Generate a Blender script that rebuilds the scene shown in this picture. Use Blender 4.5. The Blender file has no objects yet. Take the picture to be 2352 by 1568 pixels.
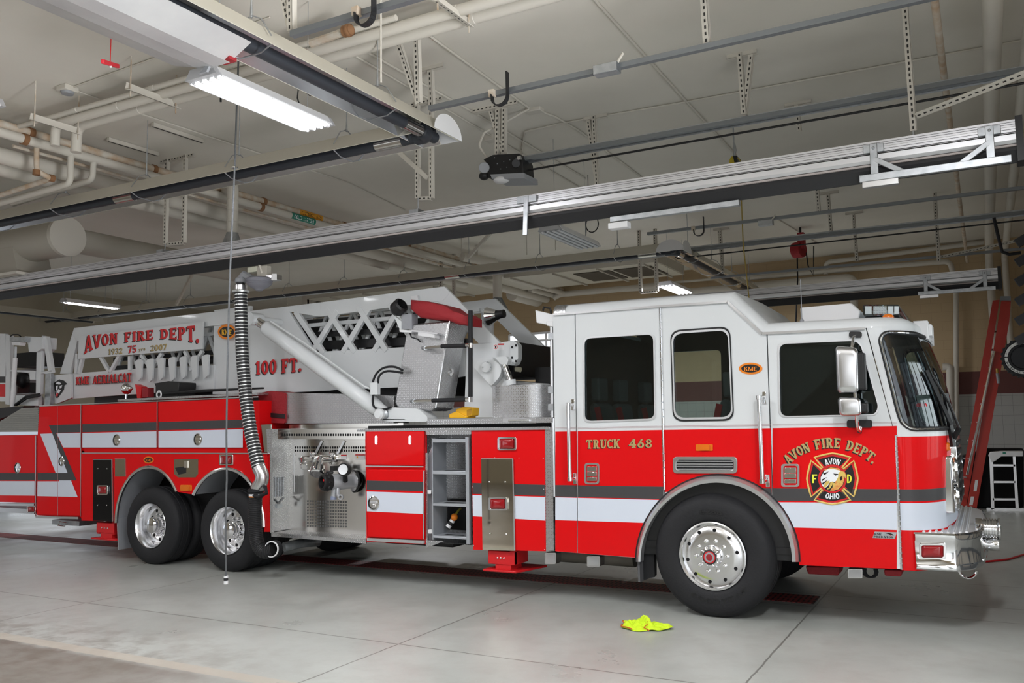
import bpy, bmesh, math, random
from math import sin, cos, pi, radians, sqrt, atan2
from mathutils import Vector as V, Matrix
from mathutils.geometry import tessellate_polygon
random.seed(7)
SC = bpy.context.scene
COL = SC.collection
# ------------------------------------------------------------------ camera
FPX = 1993.58
RIGHT = V((0.87807, 0.47827, -0.01567)).normalized()
FWD = V((-0.47499, 0.87509, 0.09274)).normalized()
DOWN = FWD.cross(RIGHT).normalized()
RIGHT = DOWN.cross(FWD).normalized()
CAM = V((2.31464, -8.05784, 1.816))
cd = bpy.data.cameras.new('camera')
cam = bpy.data.objects.new('camera', cd)
COL.objects.link(cam)
cd.sensor_width = 36.0
cd.lens = FPX / 2352 * 36.0
cd.clip_start, cd.clip_end = .05, 200
up = -DOWN
back = -FWD
cam.matrix_world = Matrix(((RIGHT.x, up.x, back.x, CAM.x), (RIGHT.y, up.y, back.y, CAM.y),
                           (RIGHT.z, up.z, back.z, CAM.z), (0, 0, 0, 1)))
SC.camera = cam
SC.view_settings.view_transform = 'Standard'
SC.view_settings.look = 'None'
SC.view_settings.gamma = 1
SC.view_settings.use_curve_mapping = False
SC.view_settings.exposure = 0.0


def at(px, py, X=None, Y=None, Z=None):
    """The point of the place seen at a pixel of the photograph, on a given plane."""
    d = RIGHT * ((px - 1176) / FPX) + DOWN * ((py - 784) / FPX) + FWD
    if Y is not None: t = (Y - CAM.y) / d.y
    elif Z is not None: t = (Z - CAM.z) / d.z
    else: t = (X - CAM.x) / d.x
    return CAM + d * t


def T(px, py, Y=0.0): return at(px, py, Y=Y)
def TP(pts, Y=0.0): return [at(p[0], p[1], Y=Y) for p in pts]


# ------------------------------------------------------------------ sky and lights
world = bpy.data.worlds.new('world')
SC.world = world
world.use_nodes = True
bgn = world.node_tree.nodes['Background']
bgn.inputs[0].default_value = (.80, .88, 1, 1)
bgn.inputs[1].default_value = 0.6


def area(name, loc, target, sx, sy, power, color=(1, 1, 1)):
    l = bpy.data.lights.new(name, 'AREA')
    l.shape = 'RECTANGLE'
    l.size, l.size_y = sx, sy
    l.energy = power
    l.color = color
    o = bpy.data.objects.new(name, l)
    COL.objects.link(o)
    o.location = loc
    o.rotation_euler = (V(target) - V(loc)).to_track_quat('-Z', 'Z').to_euler()
    return o


XR, XL, YB, YF, ZC = 3.95, -19.0, 12.4, -15.0, 5.45
# daylight through the open bay doors of the wall on the right, nearer than the truck
for k, yy in enumerate((-5.2, -11.0)):
    area('daylight_bay', (XR + .1, yy, 2.0), (-8, yy + 2.0, 1.2), 4.4, 3.6, 85, (.93, .97, 1))
area('daylight_door', (XR + .5, .85, 2.2), (-8, .85, 1.2), 4.6, 2.0, 130, (.93, .97, 1))
for yy in (-5.2, -11.0):  # upward fill added to brighten the ceiling, aimed clear of the floor
    area('ceiling_fill', (XR + .3, yy, .7), (-5, yy + 1.0, 6.2), 4.2, 1.2, 150, (.97, .98, 1)).data.spread = radians(70)
# daylight through the rear doors on the left
area('daylight_rear', (XL + .15, -4.0, 1.1), (0, -3, .4), 4.2, 1.9, 14, (.93, .97, 1))
area('daylight_rear', (XL + .15, 6.0, 1.1), (0, 5, .4), 4.2, 1.9, 14, (.93, .97, 1))
# daylight through the windows of the wall behind the camera
area('daylight_side', (2.3, YF + .15, 2.3), (-.5, 0, 1.4), 2.6, 2.6, 60, (.97, .98, 1))
area('daylight_side', (-13.5, YF + .15, 2.3), (-9, 0, 1.4), 6.0, 2.6, 60, (.97, .98, 1))

# ------------------------------------------------------------------ materials
MATS = {}


def mat(name, col, rough=.5, metal=0.0, coat=0.0, emit=None, alpha=None, bump=None, noise=None, spec=.5, trans=0.0, ior=1.45):
    m = bpy.data.materials.new(name)
    m.use_nodes = True
    nt = m.node_tree
    b = nt.nodes['Principled BSDF']
    b.inputs['Base Color'].default_value = (*col, 1)
    b.inputs['Roughness'].default_value = rough
    b.inputs['Metallic'].default_value = metal
    b.inputs['Coat Weight'].default_value = coat
    b.inputs['Coat Roughness'].default_value = .04
    b.inputs['Specular IOR Level'].default_value = spec
    b.inputs['Transmission Weight'].default_value = trans
    b.inputs['IOR'].default_value = ior
    if emit:
        b.inputs['Emission Color'].default_value = (*emit[0], 1)
        b.inputs['Emission Strength'].default_value = emit[1]
    if noise or bump:
        g = nt.nodes.new('ShaderNodeNewGeometry')
        n = nt.nodes.new('ShaderNodeTexNoise')
        n.inputs['Scale'].default_value = (noise or bump)[0]
        n.inputs['Detail'].default_value = 5
        nt.links.new(g.outputs['Position'], n.inputs['Vector'])
        if noise:
            mx = nt.nodes.new('ShaderNodeMix'); mx.data_type = 'RGBA'
            r = nt.nodes.new('ShaderNodeMapRange')
            r.inputs[1].default_value = .35; r.inputs[2].default_value = .65
            nt.links.new(n.outputs['Fac'], r.inputs[0])
            nt.links.new(r.outputs[0], mx.inputs[0])
            mx.inputs[6].default_value = (*col, 1)
            mx.inputs[7].default_value = (*noise[1], 1)
            nt.links.new(mx.outputs[2], b.inputs['Base Color'])
        if bump:
            bp = nt.nodes.new('ShaderNodeBump')
            bp.inputs['Strength'].default_value = bump[1]
            bp.inputs['Distance'].default_value = .02
            nt.links.new(n.outputs['Fac'], bp.inputs['Height'])
            nt.links.new(bp.outputs[0], b.inputs['Normal'])
    MATS[name] = m
    return m


def N(nt, op, a, b=None, c=None):
    n = nt.nodes.new('ShaderNodeMath'); n.operation = op
    for i, v in enumerate((a, b, c)):
        if v is None: continue
        if isinstance(v, (int, float)): n.inputs[i].default_value = v
        else: nt.links.new(v, n.inputs[i])
    return n.outputs[0]


def tread(name, s=.027, col=(.72, .72, .73), rough=.3):
    """Aluminium tread plate: raised lozenges, alternately leaning left and right."""
    m = mat(name, col, rough, 1.0)
    nt = m.node_tree; b = nt.nodes['Principled BSDF']
    g = nt.nodes.new('ShaderNodeNewGeometry')
    sp = nt.nodes.new('ShaderNodeSeparateXYZ')
    nt.links.new(g.outputs['Position'], sp.inputs[0])
    x, y, z = sp.outputs
    u = N(nt, 'DIVIDE', N(nt, 'ADD', x, y), s)
    v = N(nt, 'DIVIDE', N(nt, 'MULTIPLY_ADD', y, .35, z), s)
    par = N(nt, 'SUBTRACT', N(nt, 'MULTIPLY', N(nt, 'FRACT', N(nt, 'MULTIPLY', N(nt, 'ADD', N(nt, 'FLOOR', u), N(nt, 'FLOOR', v)), .5)), 4.0), 1.0)
    fu = N(nt, 'SUBTRACT', N(nt, 'FRACT', u), .5)
    fv = N(nt, 'SUBTRACT', N(nt, 'FRACT', v), .5)
    pv = N(nt, 'MULTIPLY', fv, par)
    a = N(nt, 'ADD', fu, pv)      # along
    c = N(nt, 'SUBTRACT', fu, pv)  # across
    d = N(nt, 'ADD', N(nt, 'POWER', N(nt, 'MULTIPLY', a, 1.15), 2.0), N(nt, 'POWER', N(nt, 'MULTIPLY', c, 4.2), 2.0))
    h = N(nt, 'SUBTRACT', 1.0, N(nt, 'MINIMUM', N(nt, 'MULTIPLY', d, 1.5), 1.0))
    h = N(nt, 'MINIMUM', N(nt, 'MULTIPLY', h, 2.2), 1.0)
    mx = nt.nodes.new('ShaderNodeMix'); mx.data_type = 'RGBA'
    nt.links.new(h, mx.inputs[0])
    mx.inputs[6].default_value = (*[c * .70 for c in col], 1)
    mx.inputs[7].default_value = (*[min(1, c * 1.15) for c in col], 1)
    nt.links.new(mx.outputs[2], b.inputs['Base Color'])
    nt.links.new(N(nt, 'MULTIPLY_ADD', h, -.16, rough + .12), b.inputs['Roughness'])
    bp = nt.nodes.new('ShaderNodeBump')
    bp.inputs['Strength'].default_value = 1.0
    bp.inputs['Distance'].default_value = .005
    nt.links.new(h, bp.inputs['Height'])
    nt.links.new(bp.outputs[0], b.inputs['Normal'])
    return m


M_RED = mat('paint_red', (.70, .004, .006), .5, 0, .16, spec=.12)
M_WHITE = mat('paint_white', (.67, .69, .70), .5, 0, .35, spec=.3)
M_STRIPE = mat('stripe_white', (.66, .71, .80), .35)
M_DARK = mat('stripe_charcoal', (.052, .05, .052), .5)
M_PIN = mat('pinstripe', (.42, .22, .23), .5)
M_TRIM = mat('trim_silver', (.78, .79, .81), .32, .6)
M_TREAD = tread('tread_plate')
M_TREADB = tread('tread_plate_bright', .030, (.74, .74, .75), .26)
M_CHROME = mat('chrome', (.86, .86, .87), .06, 1)
M_RIM = mat('rim_aluminium', (.80, .80, .81), .21, 1)
M_ALU = mat('brushed_aluminium', (.68, .68, .69), .28, 1)
M_ALUP = mat('polished_aluminium', (.82, .82, .83), .14, 1)
M_STEEL = mat('stainless', (.66, .64, .60), .17, 1)
M_STEELM = mat('mirror_stainless', (.50, .46, .38), .05, 1)
M_GALV = mat('galvanised', (.52, .54, .56), .42, .9, noise=(14, (.40, .42, .44)))
M_RAIL = mat('anodised_rail', (.66, .66, .68), .38, .85)
M_RUB = mat('rubber', (.018, .018, .02), .65, spec=.3)
M_TYRE = mat('tyre', (.022, .022, .024), .6, bump=(60, .12), spec=.25)
M_BLACK = mat('black', (.012, .012, .013), .45)
M_HOLE = mat('vent_hole', (.10, .10, .10), .8)
M_VOID = mat('dark_inside', (.006, .006, .007), .9)
M_GREY = mat('grey_plastic', (.30, .31, .33), .5)
M_STEPG = mat('grey_step', (.42, .44, .47), .45, .5)
M_LENS = mat('red_lens', (.30, .004, .008), .12, 0, .8)
M_AMB = mat('amber_lens', (.75, .17, .01), .2, 0, .6)
M_CLEAR = mat('clear_lens', (.75, .80, .80), .08, .55, .8)
M_GOLD = mat('gold_leaf', (.55, .42, .18), .42, .15, noise=(130, (.40, .29, .11)))
M_GOLDB = mat('gold_rope', (.80, .48, .06), .45, noise=(220, (.75, .62, .25)))
M_LRED = mat('letter_red', (.62, .012, .016), .4)
M_LWHT = mat('letter_white', (.85, .87, .9), .4)
M_LYEL = mat('letter_yellow', (.80, .82, .06), .4)
M_LBLK = mat('letter_black', (.010, .010, .010), .4)
M_BEAK = mat('beak_yellow', (.70, .50, .12), .4)
M_FLAME = mat('flame', (.75, .45, .12), .4, noise=(55, (.7, .25, .06)))
M_CANVAS = mat('red_canvas', (.30, .016, .022), .7, bump=(26, .35))
M_YEL = mat('safety_yellow', (.80, .42, .01), .4)
M_CEIL = mat('ceiling_paint', (.76, .725, .655), .8, noise=(.6, (.68, .645, .575)))
M_PIPE = mat('pipe_cream', (.62, .585, .52), .55)
M_RUST = mat('pipe_rusty', (.62, .575, .50), .6, noise=(7, (.50, .36, .24)))
M_STRUT = mat('strut_cream', (.60, .565, .50), .5)
M_SLOT = mat('slot_dark', (.03, .028, .025), .8)
M_DUCT = mat('duct_paint', (.46, .43, .37), .6)
M_TRACK = mat('track_steel', (.22, .235, .25), .4, .6)
M_HOOD = mat('heater_hood', (.56, .53, .45), .4, .1)
M_REFL = mat('heater_reflector', (.62, .63, .66), .18, 1)
M_TUBE = mat('heater_tube', (.05, .055, .065), .45, .5)
M_LAMP = mat('lamp_tube', (1, 1, 1), .5, emit=((.93, .93, 1), 22))
M_LAMPD = mat('lamp_tube_off', (.85, .87, .9), .25)
M_FIX = mat('fixture_white', (.74, .74, .75), .35)
M_OR = mat('orange', (.80, .22, .01), .4)
M_SEAT = mat('seat_grey', (.13, .15, .165), .7)
M_BELT = mat('belt_red', (.50, .02, .03), .6)
M_LADR = mat('ladder_red', (.42, .030, .018), .4)
M_HIVIS = mat('hivis', (.62, .85, .02), .75, bump=(40, .4))
M_CONE = mat('hose_black', (.018, .018, .02), .5)
M_COIL = mat('hose_wire', (.75, .77, .76), .3, .8)


def glass(name, tint, rough=.0, mixf=.0):
    """Thin tinted pane: what lies behind shows through, the room reflects."""
    m = bpy.data.materials.new(name); m.use_nodes = True
    nt = m.node_tree
    for n in list(nt.nodes): nt.nodes.remove(n)
    o = nt.nodes.new('ShaderNodeOutputMaterial')
    t = nt.nodes.new('ShaderNodeBsdfTransparent'); t.inputs[0].default_value = (*tint, 1)
    g = nt.nodes.new('ShaderNodeBsdfGlossy'); g.inputs['Roughness'].default_value = .02
    g.inputs[0].default_value = (.9, .95, 1, 1)
    f = nt.nodes.new('ShaderNodeFresnel'); f.inputs[0].default_value = 1.5
    mx = nt.nodes.new('ShaderNodeMixShader')
    nt.links.new(N(nt, 'ADD', f.outputs[0], mixf), mx.inputs[0])
    nt.links.new(t.outputs[0], mx.inputs[1]); nt.links.new(g.outputs[0], mx.inputs[2])
    nt.links.new(mx.outputs[0], o.inputs[0])
    MATS[name] = m
    return m


M_GLASS = glass('tinted_glass', (.66, .72, .71))
M_GLASSF = glass('far_glass', (.90, .93, .90))
M_DOME = glass('clear_dome', (.86, .9, .9), mixf=.05)
M_WSHLD = glass('windshield_glass', (.50, .62, .62), mixf=.03)


# ------------------------------------------------------------------ mesh helpers
class MB:
    """Collects polygons; build() links them as ONE mesh object."""
    def __init__(s, m=None):
        s.v, s.f, s.mi, s.mats = [], [], [], []
        s.m = m
    def midx(s, m):
        m = m or s.m
        if m not in s.mats: s.mats.append(m)
        return s.mats.index(m)
    def add(s, vs, fs, m=None):
        k = len(s.v); i = s.midx(m)
        s.v += [V(p) for p in vs]
        for f in fs:
            s.f.append([k + a for a in f]); s.mi.append(i)
        return s
    def poly(s, pts, m=None): return s.add(pts, [list(range(len(pts)))], m)
    def box(s, c, d, m=None, rot=None):
        c = V(c); h = V(d) / 2
        vs = [V((x, y, z)) for x in (-h.x, h.x) for y in (-h.y, h.y) for z in (-h.z, h.z)]
        if rot is not None: vs = [rot @ p for p in vs]
        return s.add([c + p for p in vs], [(0, 1, 3, 2), (4, 6, 7, 5), (0, 4, 5, 1), (2, 3, 7, 6), (0, 2, 6, 4), (1, 5, 7, 3)], m)
    def bb(s, a, b, m=None):
        a, b = V(a), V(b)
        return s.box((a + b) / 2, [abs(t) for t in (b - a)], m)
    def prism(s, outl, ext, m=None, holes=(), mside=None):
        """Outline (list of points) with holes, pushed along ext."""
        ext = V(ext)
        loops = [[V(p) for p in outl]] + [[V(p) for p in h] for h in holes]
        flat = [p for l in loops for p in l]
        n = len(flat)
        if len(loops) == 1 and n <= 4: tris = [tuple(range(n))]
        else: tris = tessellate_polygon(loops)
        fs = [tuple(t) for t in tris] + [tuple(n + i for i in reversed(t)) for t in tris]
        s.add(flat + [p + ext for p in flat], fs, m)
        k = 0; sd = []
        for l in loops:
            q = len(l)
            for i in range(q):
                a, b = k + i, k + (i + 1) % q
                sd.append((a, b, n + b, n + a))
            k += q
        if mside is None or mside is m:
            base = len(s.v) - 2 * n
            i = s.midx(m)
            for f in sd: s.f.append([base + a for a in f]); s.mi.append(i)
        else:
            s.add(flat + [p + ext for p in flat], sd, mside)
        return s
    def tube(s, pts, r, n=10, m=None, cap=True, closed=False):
        pts = [V(p) for p in pts]; q = len(pts)
        rr = r if isinstance(r, (list, tuple)) else [r] * q
        vs, fs = [], []
        nrm = None
        for i, p in enumerate(pts):
            if closed: t = pts[(i + 1) % q] - pts[i - 1]
            elif i == 0: t = pts[1] - p
            elif i == q - 1: t = p - pts[i - 1]
            else: t = (pts[i + 1] - p).normalized() + (p - pts[i - 1]).normalized()
            if t.length < 1e-9: t = V((0, 0, 1))
            t.normalize()
            if nrm is None:
                nrm = t.cross(V((0, 0, 1)))
                if nrm.length < .1: nrm = t.cross(V((0, 1, 0)))
            nrm = nrm - t * nrm.dot(t); nrm.normalize()
            bn = t.cross(nrm)
            for j in range(n):
                a = 2 * pi * j / n
                vs.append(p + (nrm * cos(a) + bn * sin(a)) * rr[i])
        for i in range(q if closed else q - 1):
            i2 = (i + 1) % q
            for j in range(n):
                fs.append((i * n + j, i * n + (j + 1) % n, i2 * n + (j + 1) % n, i2 * n + j))
        if cap and not closed:
            fs.append(tuple(range(n))[::-1]); fs.append(tuple((q - 1) * n + j for j in range(n)))
        return s.add(vs, fs, m)
    def cyl(s, a, b, r, n=16, m=None, r2=None):
        return s.tube([a, b], [r, r if r2 is None else r2], n, m)
    def lathe(s, prof, o, axis, n=32, m=None):
        """Profile [(radius, along)] turned about axis through o. m may be a list, one per segment."""
        o = V(o); ax = V(axis).normalized()
        u = ax.cross(V((0, 0, 1)))
        if u.length < .1: u = ax.cross(V((1, 0, 0)))
        u.normalize(); w = ax.cross(u)
        vs = [o + ax * h + (u * cos(2 * pi * j / n) + w * sin(2 * pi * j / n)) * r for r, h in prof for j in range(n)]
        for i in range(len(prof) - 1):
            fs = [(j, (j + 1) % n, n + (j + 1) % n, n + j) for j in range(n)]
            s.add(vs[i * n:(i + 2) * n], fs, m[i] if isinstance(m, list) else m)
        return s
    def ell(s, c, r, m=None, n=14, k=8):
        c = V(c); r = V(r) if not isinstance(r, (int, float)) else V((r, r, r))
        vs = [c + V((r.x * sin(pi * i / k) * cos(2 * pi * j / n), r.y * sin(pi * i / k) * sin(2 * pi * j / n), r.z * cos(pi * i / k))) for i in range(k + 1) for j in range(n)]
        fs = [(i * n + j, i * n + (j + 1) % n, (i + 1) * n + (j + 1) % n, (i + 1) * n + j) for i in range(k) for j in range(n)]
        return s.add(vs, fs, m)
    def bar(s, a, b, w, h, m=None, upv=(0, 0, 1)):
        """Rectangular bar from a to b, w across, h along upv."""
        a, b = V(a), V(b); t = (b - a).normalized()
        u = V(upv); sd = t.cross(u)
        if sd.length < 1e-4: sd = t.cross(V((0, 1, 0)))
        sd.normalize(); u = sd.cross(t)
        q = [sd * w / 2 + u * h / 2, -sd * w / 2 + u * h / 2, -sd * w / 2 - u * h / 2, sd * w / 2 - u * h / 2]
        return s.add([a + p for p in q] + [b + p for p in q],
                     [(0, 1, 2, 3), (7, 6, 5, 4), (0, 4, 5, 1), (1, 5, 6, 2), (2, 6, 7, 3), (3, 7, 4, 0)], m)
    def sweep(s, prof, a, b, m=None, upv=(0, 0, 1), closed=True, cap=True):
        """2-D profile [(side, up)] pushed from a to b."""
        a, b = V(a), V(b); t = (b - a).normalized(); sd = t.cross(V(upv)).normalized(); u = sd.cross(t)
        n = len(prof)
        vs = [a + sd * x + u * y for x, y in prof] + [b + sd * x + u * y for x, y in prof]
        fs = [(i, (i + 1) % n, n + (i + 1) % n, n + i) for i in range(n if closed else n - 1)]
        s.add(vs, fs, m)
        if closed and cap:
            tr = tessellate_polygon([[V((x, y, 0)) for x, y in prof]])
            s.add(vs[:n], [tuple(q) for q in tr], m); s.add(vs[n:], [tuple(q) for q in tr], m)
        return s
    def build(s, name, parent=None, smooth=35, bevel=0, solid=0, subd=0):
        me = bpy.data.meshes.new(name)
        c = sum(s.v, V()) / max(1, len(s.v))
        lo = V([min(p[i] for p in s.v) for i in range(3)]); hi = V([max(p[i] for p in s.v) for i in range(3)])
        c = (lo + hi) / 2
        me.from_pydata([p - c for p in s.v], [], s.f)
        for m in s.mats: me.materials.append(m)
        me.polygons.foreach_set('material_index', s.mi)
        bm = bmesh.new(); bm.from_mesh(me)
        bmesh.ops.remove_doubles(bm, verts=bm.verts, dist=2e-5)
        bmesh.ops.recalc_face_normals(bm, faces=bm.faces)
        bm.to_mesh(me); bm.free()
        if smooth:
            me.shade_smooth(); me.set_sharp_from_angle(angle=radians(smooth))
        o = bpy.data.objects.new(name, me); COL.objects.link(o)
        put(o, c, parent)
        if solid:
            k = o.modifiers.new('s', 'SOLIDIFY'); k.thickness = solid; k.offset = 0
        if subd:
            k = o.modifiers.new('d', 'SUBSURF'); k.levels = subd; k.render_levels = subd
        if bevel:
            k = o.modifiers.new('b', 'BEVEL'); k.width = bevel; k.segments = 2; k.limit_method = 'ANGLE'; k.angle_limit = radians(40)
        return o


WL = {}


def put(o, c, parent=None):
    WL[o] = V(c)
    if parent is not None:
        o.parent = parent; o.location = V(c) - WL[parent]
    else: o.location = c


def tag(o, label, cat, group=None):
    o['label'] = label; o['category'] = cat
    if group: o['group'] = group
    return o


def thing(name, loc, label, cat, group=None):
    o = bpy.data.objects.new(name, None); COL.objects.link(o); o.empty_display_size = .1
    put(o, V(loc)); return tag(o, label, cat, group)


def struct(o): o['kind'] = 'structure'; return o


def dup(root, off, label, group=None):
    """A copy of a thing with copies of its parts and their sub-parts, moved by off."""
    def cp(o, par):
        c = o.copy(); COL.objects.link(c)
        if par is not None: c.parent = par; WL[c] = WL[o] + V(off)
        for ch in list(o.children): cp(ch, c)
        return c
    r = cp(root, None); r.location = V(root.location) + V(off); WL[r] = V(r.location)
    r['label'] = label
    if group: r['group'] = group
    return r


def rr(x0, y0, x1, y1, r, n=5):
    """Rounded rectangle outline, pixels or metres."""
    out = []
    for cx, cy, a0 in ((x1 - r, y0 + r, -90), (x1 - r, y1 - r, 0), (x0 + r, y1 - r, 90), (x0 + r, y0 + r, 180)):
        for i in range(n + 1):
            a = radians(a0 + 90 * i / n); out.append((cx + r * cos(a), cy + r * sin(a)))
    return out


def rq(q, r, n=5):
    """Any polygon with its corners rounded by r (a number or one per corner)."""
    out = []; k = len(q)
    for i in range(k):
        a, b, c = V(q[i - 1]), V(q[i]), V(q[(i + 1) % k])
        ri = r[i] if isinstance(r, (list, tuple)) else r
        u = (a - b); w = (c - b)
        l = min(ri, u.length * .49, w.length * .49)
        p, s2 = b + u.normalized() * l, b + w.normalized() * l
        for j in range(n + 1):
            t = j / n
            out.append(tuple(p * (1 - t) ** 2 + b * 2 * t * (1 - t) + s2 * t * t))
    return out


def arc(cx, cy, rx, ry, a0, a1, n=24):
    return [(cx + rx * cos(radians(a0 + (a1 - a0) * i / n)), cy + ry * sin(radians(a0 + (a1 - a0) * i / n))) for i in range(n + 1)]


def ring2(mb, outer, inner, Y, t, m):
    """Flat ring between two pixel outlines of the same length, on plane Y, t thick towards the viewer."""
    a = TP(outer, Y - t); b = TP(inner, Y - t); n = len(a)
    a2 = [p + V((0, t, 0)) for p in a]; b2 = [p + V((0, t, 0)) for p in b]
    vs = a + b + a2 + b2
    fs = []
    for i in range(n):
        j = (i + 1) % n
        fs += [(i, j, n + j, n + i), (i, 2 * n + i, 2 * n + j, j), (n + i, n + j, 3 * n + j, 3 * n + i)]
    return mb.add(vs, fs, m)


def scale2(pts, k, c=None):
    if c is None: c = (sum(p[0] for p in pts) / len(pts), sum(p[1] for p in pts) / len(pts))
    kx, ky = k if isinstance(k, (tuple, list)) else (k, k)
    return [(c[0] + (p[0] - c[0]) * kx, c[1] + (p[1] - c[1]) * ky) for p in pts]
# ------------------------------------------------------------------ lettering
def _r(x0, y0, x1, y1): return [(x0, y0), (x1, y0), (x1, y1), (x0, y1)]


def _rg(cx, cy, rx, ry, tx, ty, a0=0, a1=360, n=18):
    q = []
    for i in range(n):
        a, b = radians(a0 + (a1 - a0) * i / n), radians(a0 + (a1 - a0) * (i + 1) / n)
        q.append([(cx + rx * cos(a), cy + ry * sin(a)), (cx + rx * cos(b), cy + ry * sin(b)),
                  (cx + (rx - tx) * cos(b), cy + (ry - ty) * sin(b)), (cx + (rx - tx) * cos(a), cy + (ry - ty) * sin(a))])
    return q


def glyph(ch, sf=True):
    """Polygons and width of one bold letter in a box one unit high; sf adds slab serifs."""
    S, t, e, h = .22, .15, .06 if sf else 0, .12
    P = []
    def stem(x, y0=0, y1=1, top=True, bot=True):
        P.append(_r(x, y0, x + S, y1))
        if sf and bot: P.append(_r(x - e, y0, x + S + e, y0 + h))
        if sf and top: P.append(_r(x - e, y1 - h, x + S + e, y1))
    def diag(x0, y0, x1, y1, w): P.append([(x0, y0), (x0 + w, y0), (x1 + w, y1), (x1, y1)])
    b = e
    w = .7
    if ch == 'I': stem(b); w = S + 2 * e
    elif ch in 'EFL':
        stem(b)
        if ch != 'L': P += [_r(b, 1 - t, .62, 1), _r(b, .43, .5, .43 + t)]
        if ch != 'F': P.append(_r(b, 0, .62, t))
        if sf:
            if ch != 'L': P += [_r(.55, .72, .63, 1), _r(.44, .36, .5, .66)]
            if ch != 'F': P.append(_r(.56, 0, .64, .3))
        w = .66
    elif ch == 'T':
        stem(.25, top=False); P += [_r(0, 1 - t, .72, 1)]
        if sf: P += [_r(0, .7, .08, 1), _r(.64, .7, .72, 1)]
        w = .72
    elif ch in 'DO0QCG' and ch != 'D':
        a0, a1 = (0, 360) if ch in 'O0Q' else (42, 318)
        wx = .36 if ch == 'O' else .33
        P += _rg(wx, .5, wx, .5, S, t, a0, a1)
        if ch == 'G': P.append(_r(.36, .3, .64, .5))
        if ch == 'C' and sf: P += [_r(.56, .68, .64, 1), _r(.56, .0, .62, .26)]
        w = 2 * wx
    elif ch == 'D':
        stem(b); P += _rg(b + .2, .5, .44, .5, S, t, -90, 90); P += [_r(b, 1 - t, b + .22, 1), _r(b, 0, b + .22, t)]; w = .72
    elif ch in 'PRB':
        stem(b); P += _rg(b + .26, .72, .32, .28, .2, t * .85, -90, 90, 10)
        P += [_r(b, 1 - t * .85, b + .28, 1), _r(b, .44, b + .28, .44 + t * .85)]
        if ch == 'R':
            diag(.48, 0, .28, .48, S)
            if sf: P.append(_r(.44, 0, .78, h))
            w = .76
        else: w = .66
    elif ch in 'AV':
        f = 1 if ch == 'A' else -1
        Y = lambda y: y if f > 0 else 1 - y
        P += [[(.0, Y(0)), (.15, Y(0)), (.42, Y(1)), (.28, Y(1))], [(.5, Y(0)), (.76, Y(0)), (.48, Y(1)), (.27, Y(1))]]
        if f > 0: P.append(_r(.14, .24, .55, .24 + t * .8))
        if sf: P += [_r(-.05, min(Y(0), Y(h)), .24, max(Y(0), Y(h))), _r(.46, min(Y(0), Y(h)), .81, max(Y(0), Y(h)))]
        w = .76
    elif ch == 'N':
        P += [_r(b, 0, b + .15, 1), _r(.55, 0, .7, 1)]; diag(.5, 0, b, 1, .22)
        if sf: P += [_r(0, 0, b + .22, h), _r(0, 1 - h, b + .2, 1), _r(.46, 1 - h, .77, 1)]
        w = .76
    elif ch == 'M':
        P += [_r(b, 0, b + .15, 1), _r(.70, 0, .7 + S, 1)]; diag(.42, .1, b, 1, .16); diag(.42, .1, .72, 1, .14)
        if sf: P += [_r(0, 0, b + .21, h), _r(.64, 0, .98, h), _r(0, 1 - h, .2, 1), _r(.8, 1 - h, .98, 1)]
        w = .96
    elif ch == 'K':
        stem(b); diag(b + .12, .4, .55, 1, .16); diag(.5, 0, .26, .58, .22)
        if sf: P += [_r(.46, 0, .80, h), _r(.48, 1 - h, .78, 1)]
        w = .78
    elif ch == 'H':
        stem(b); stem(.5); P.append(_r(.2, .43, .6, .43 + t)); w = .74 + e
    elif ch == 'U':
        P += [_r(b, .3, b + S, 1), _r(.54, .3, .68, 1)]; P += _rg(.37, .34, .31, .34, .17, t, 180, 360, 10)
        if sf: P += [_r(0, 1 - h, .34, 1), _r(.46, 1 - h, .75, 1)]
        w = .74
    elif ch == 'Y': P.append(_r(.25, 0, .25 + S, .5)); diag(.27, .4, .0, 1, .2); diag(.25, .4, .52, 1, .2); w = .72
    elif ch == 'S':
        P += _rg(.31, .72, .31, .28, .19, t, 20, 270, 12); P += _rg(.31, .29, .31, .29, .19, t, -160, 90, 12); w = .62
    elif ch == 'W':
        diag(.14, 0, .0, 1, .16); diag(.16, 0, .38, .9, .14); diag(.58, 0, .38, .9, .14); diag(.58, 0, .76, 1, .16); w = .92
    elif ch == '1': stem(.14, top=False); P.append([(.14, 1), (.0, .78), (.14, .78)]); w = .46
    elif ch == '2':
        P += _rg(.3, .7, .3, .3, .2, t, -30, 170, 10); diag(.0, .1, .42, .62, .2); P.append(_r(0, 0, .6, .2)); w = .6
    elif ch == '3':
        P += _rg(.28, .74, .28, .26, .18, t * .8, -90, 160, 10); P += _rg(.28, .27, .31, .27, .19, t * .8, -160, 90, 10); w = .6
    elif ch == '4':
        P += [_r(.34, 0, .34 + S, 1), _r(0, .24, .68, .24 + t)]; diag(.0, .28, .36, 1, .12)
        if sf: P.append(_r(.26, 0, .64, h * .8))
        w = .68
    elif ch == '5':
        P += [_r(.04, .5, .18, 1), _r(.04, .84, .56, 1)]; P += _rg(.27, .32, .31, .32, .2, t, -160, 130, 12); w = .6
    elif ch == '6':
        P += _rg(.31, .32, .31, .32, .19, t * .85); diag(.02, .34, .3, 1, .2); w = .62
    elif ch == '9':
        P += _rg(.31, .68, .31, .32, .19, t * .85); diag(.2, 0, .44, .64, .18); w = .62
    elif ch == '7': P.append(_r(0, .83, .6, 1)); diag(.1, 0, .4, .84, .22); w = .6
    elif ch == '8':
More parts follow.
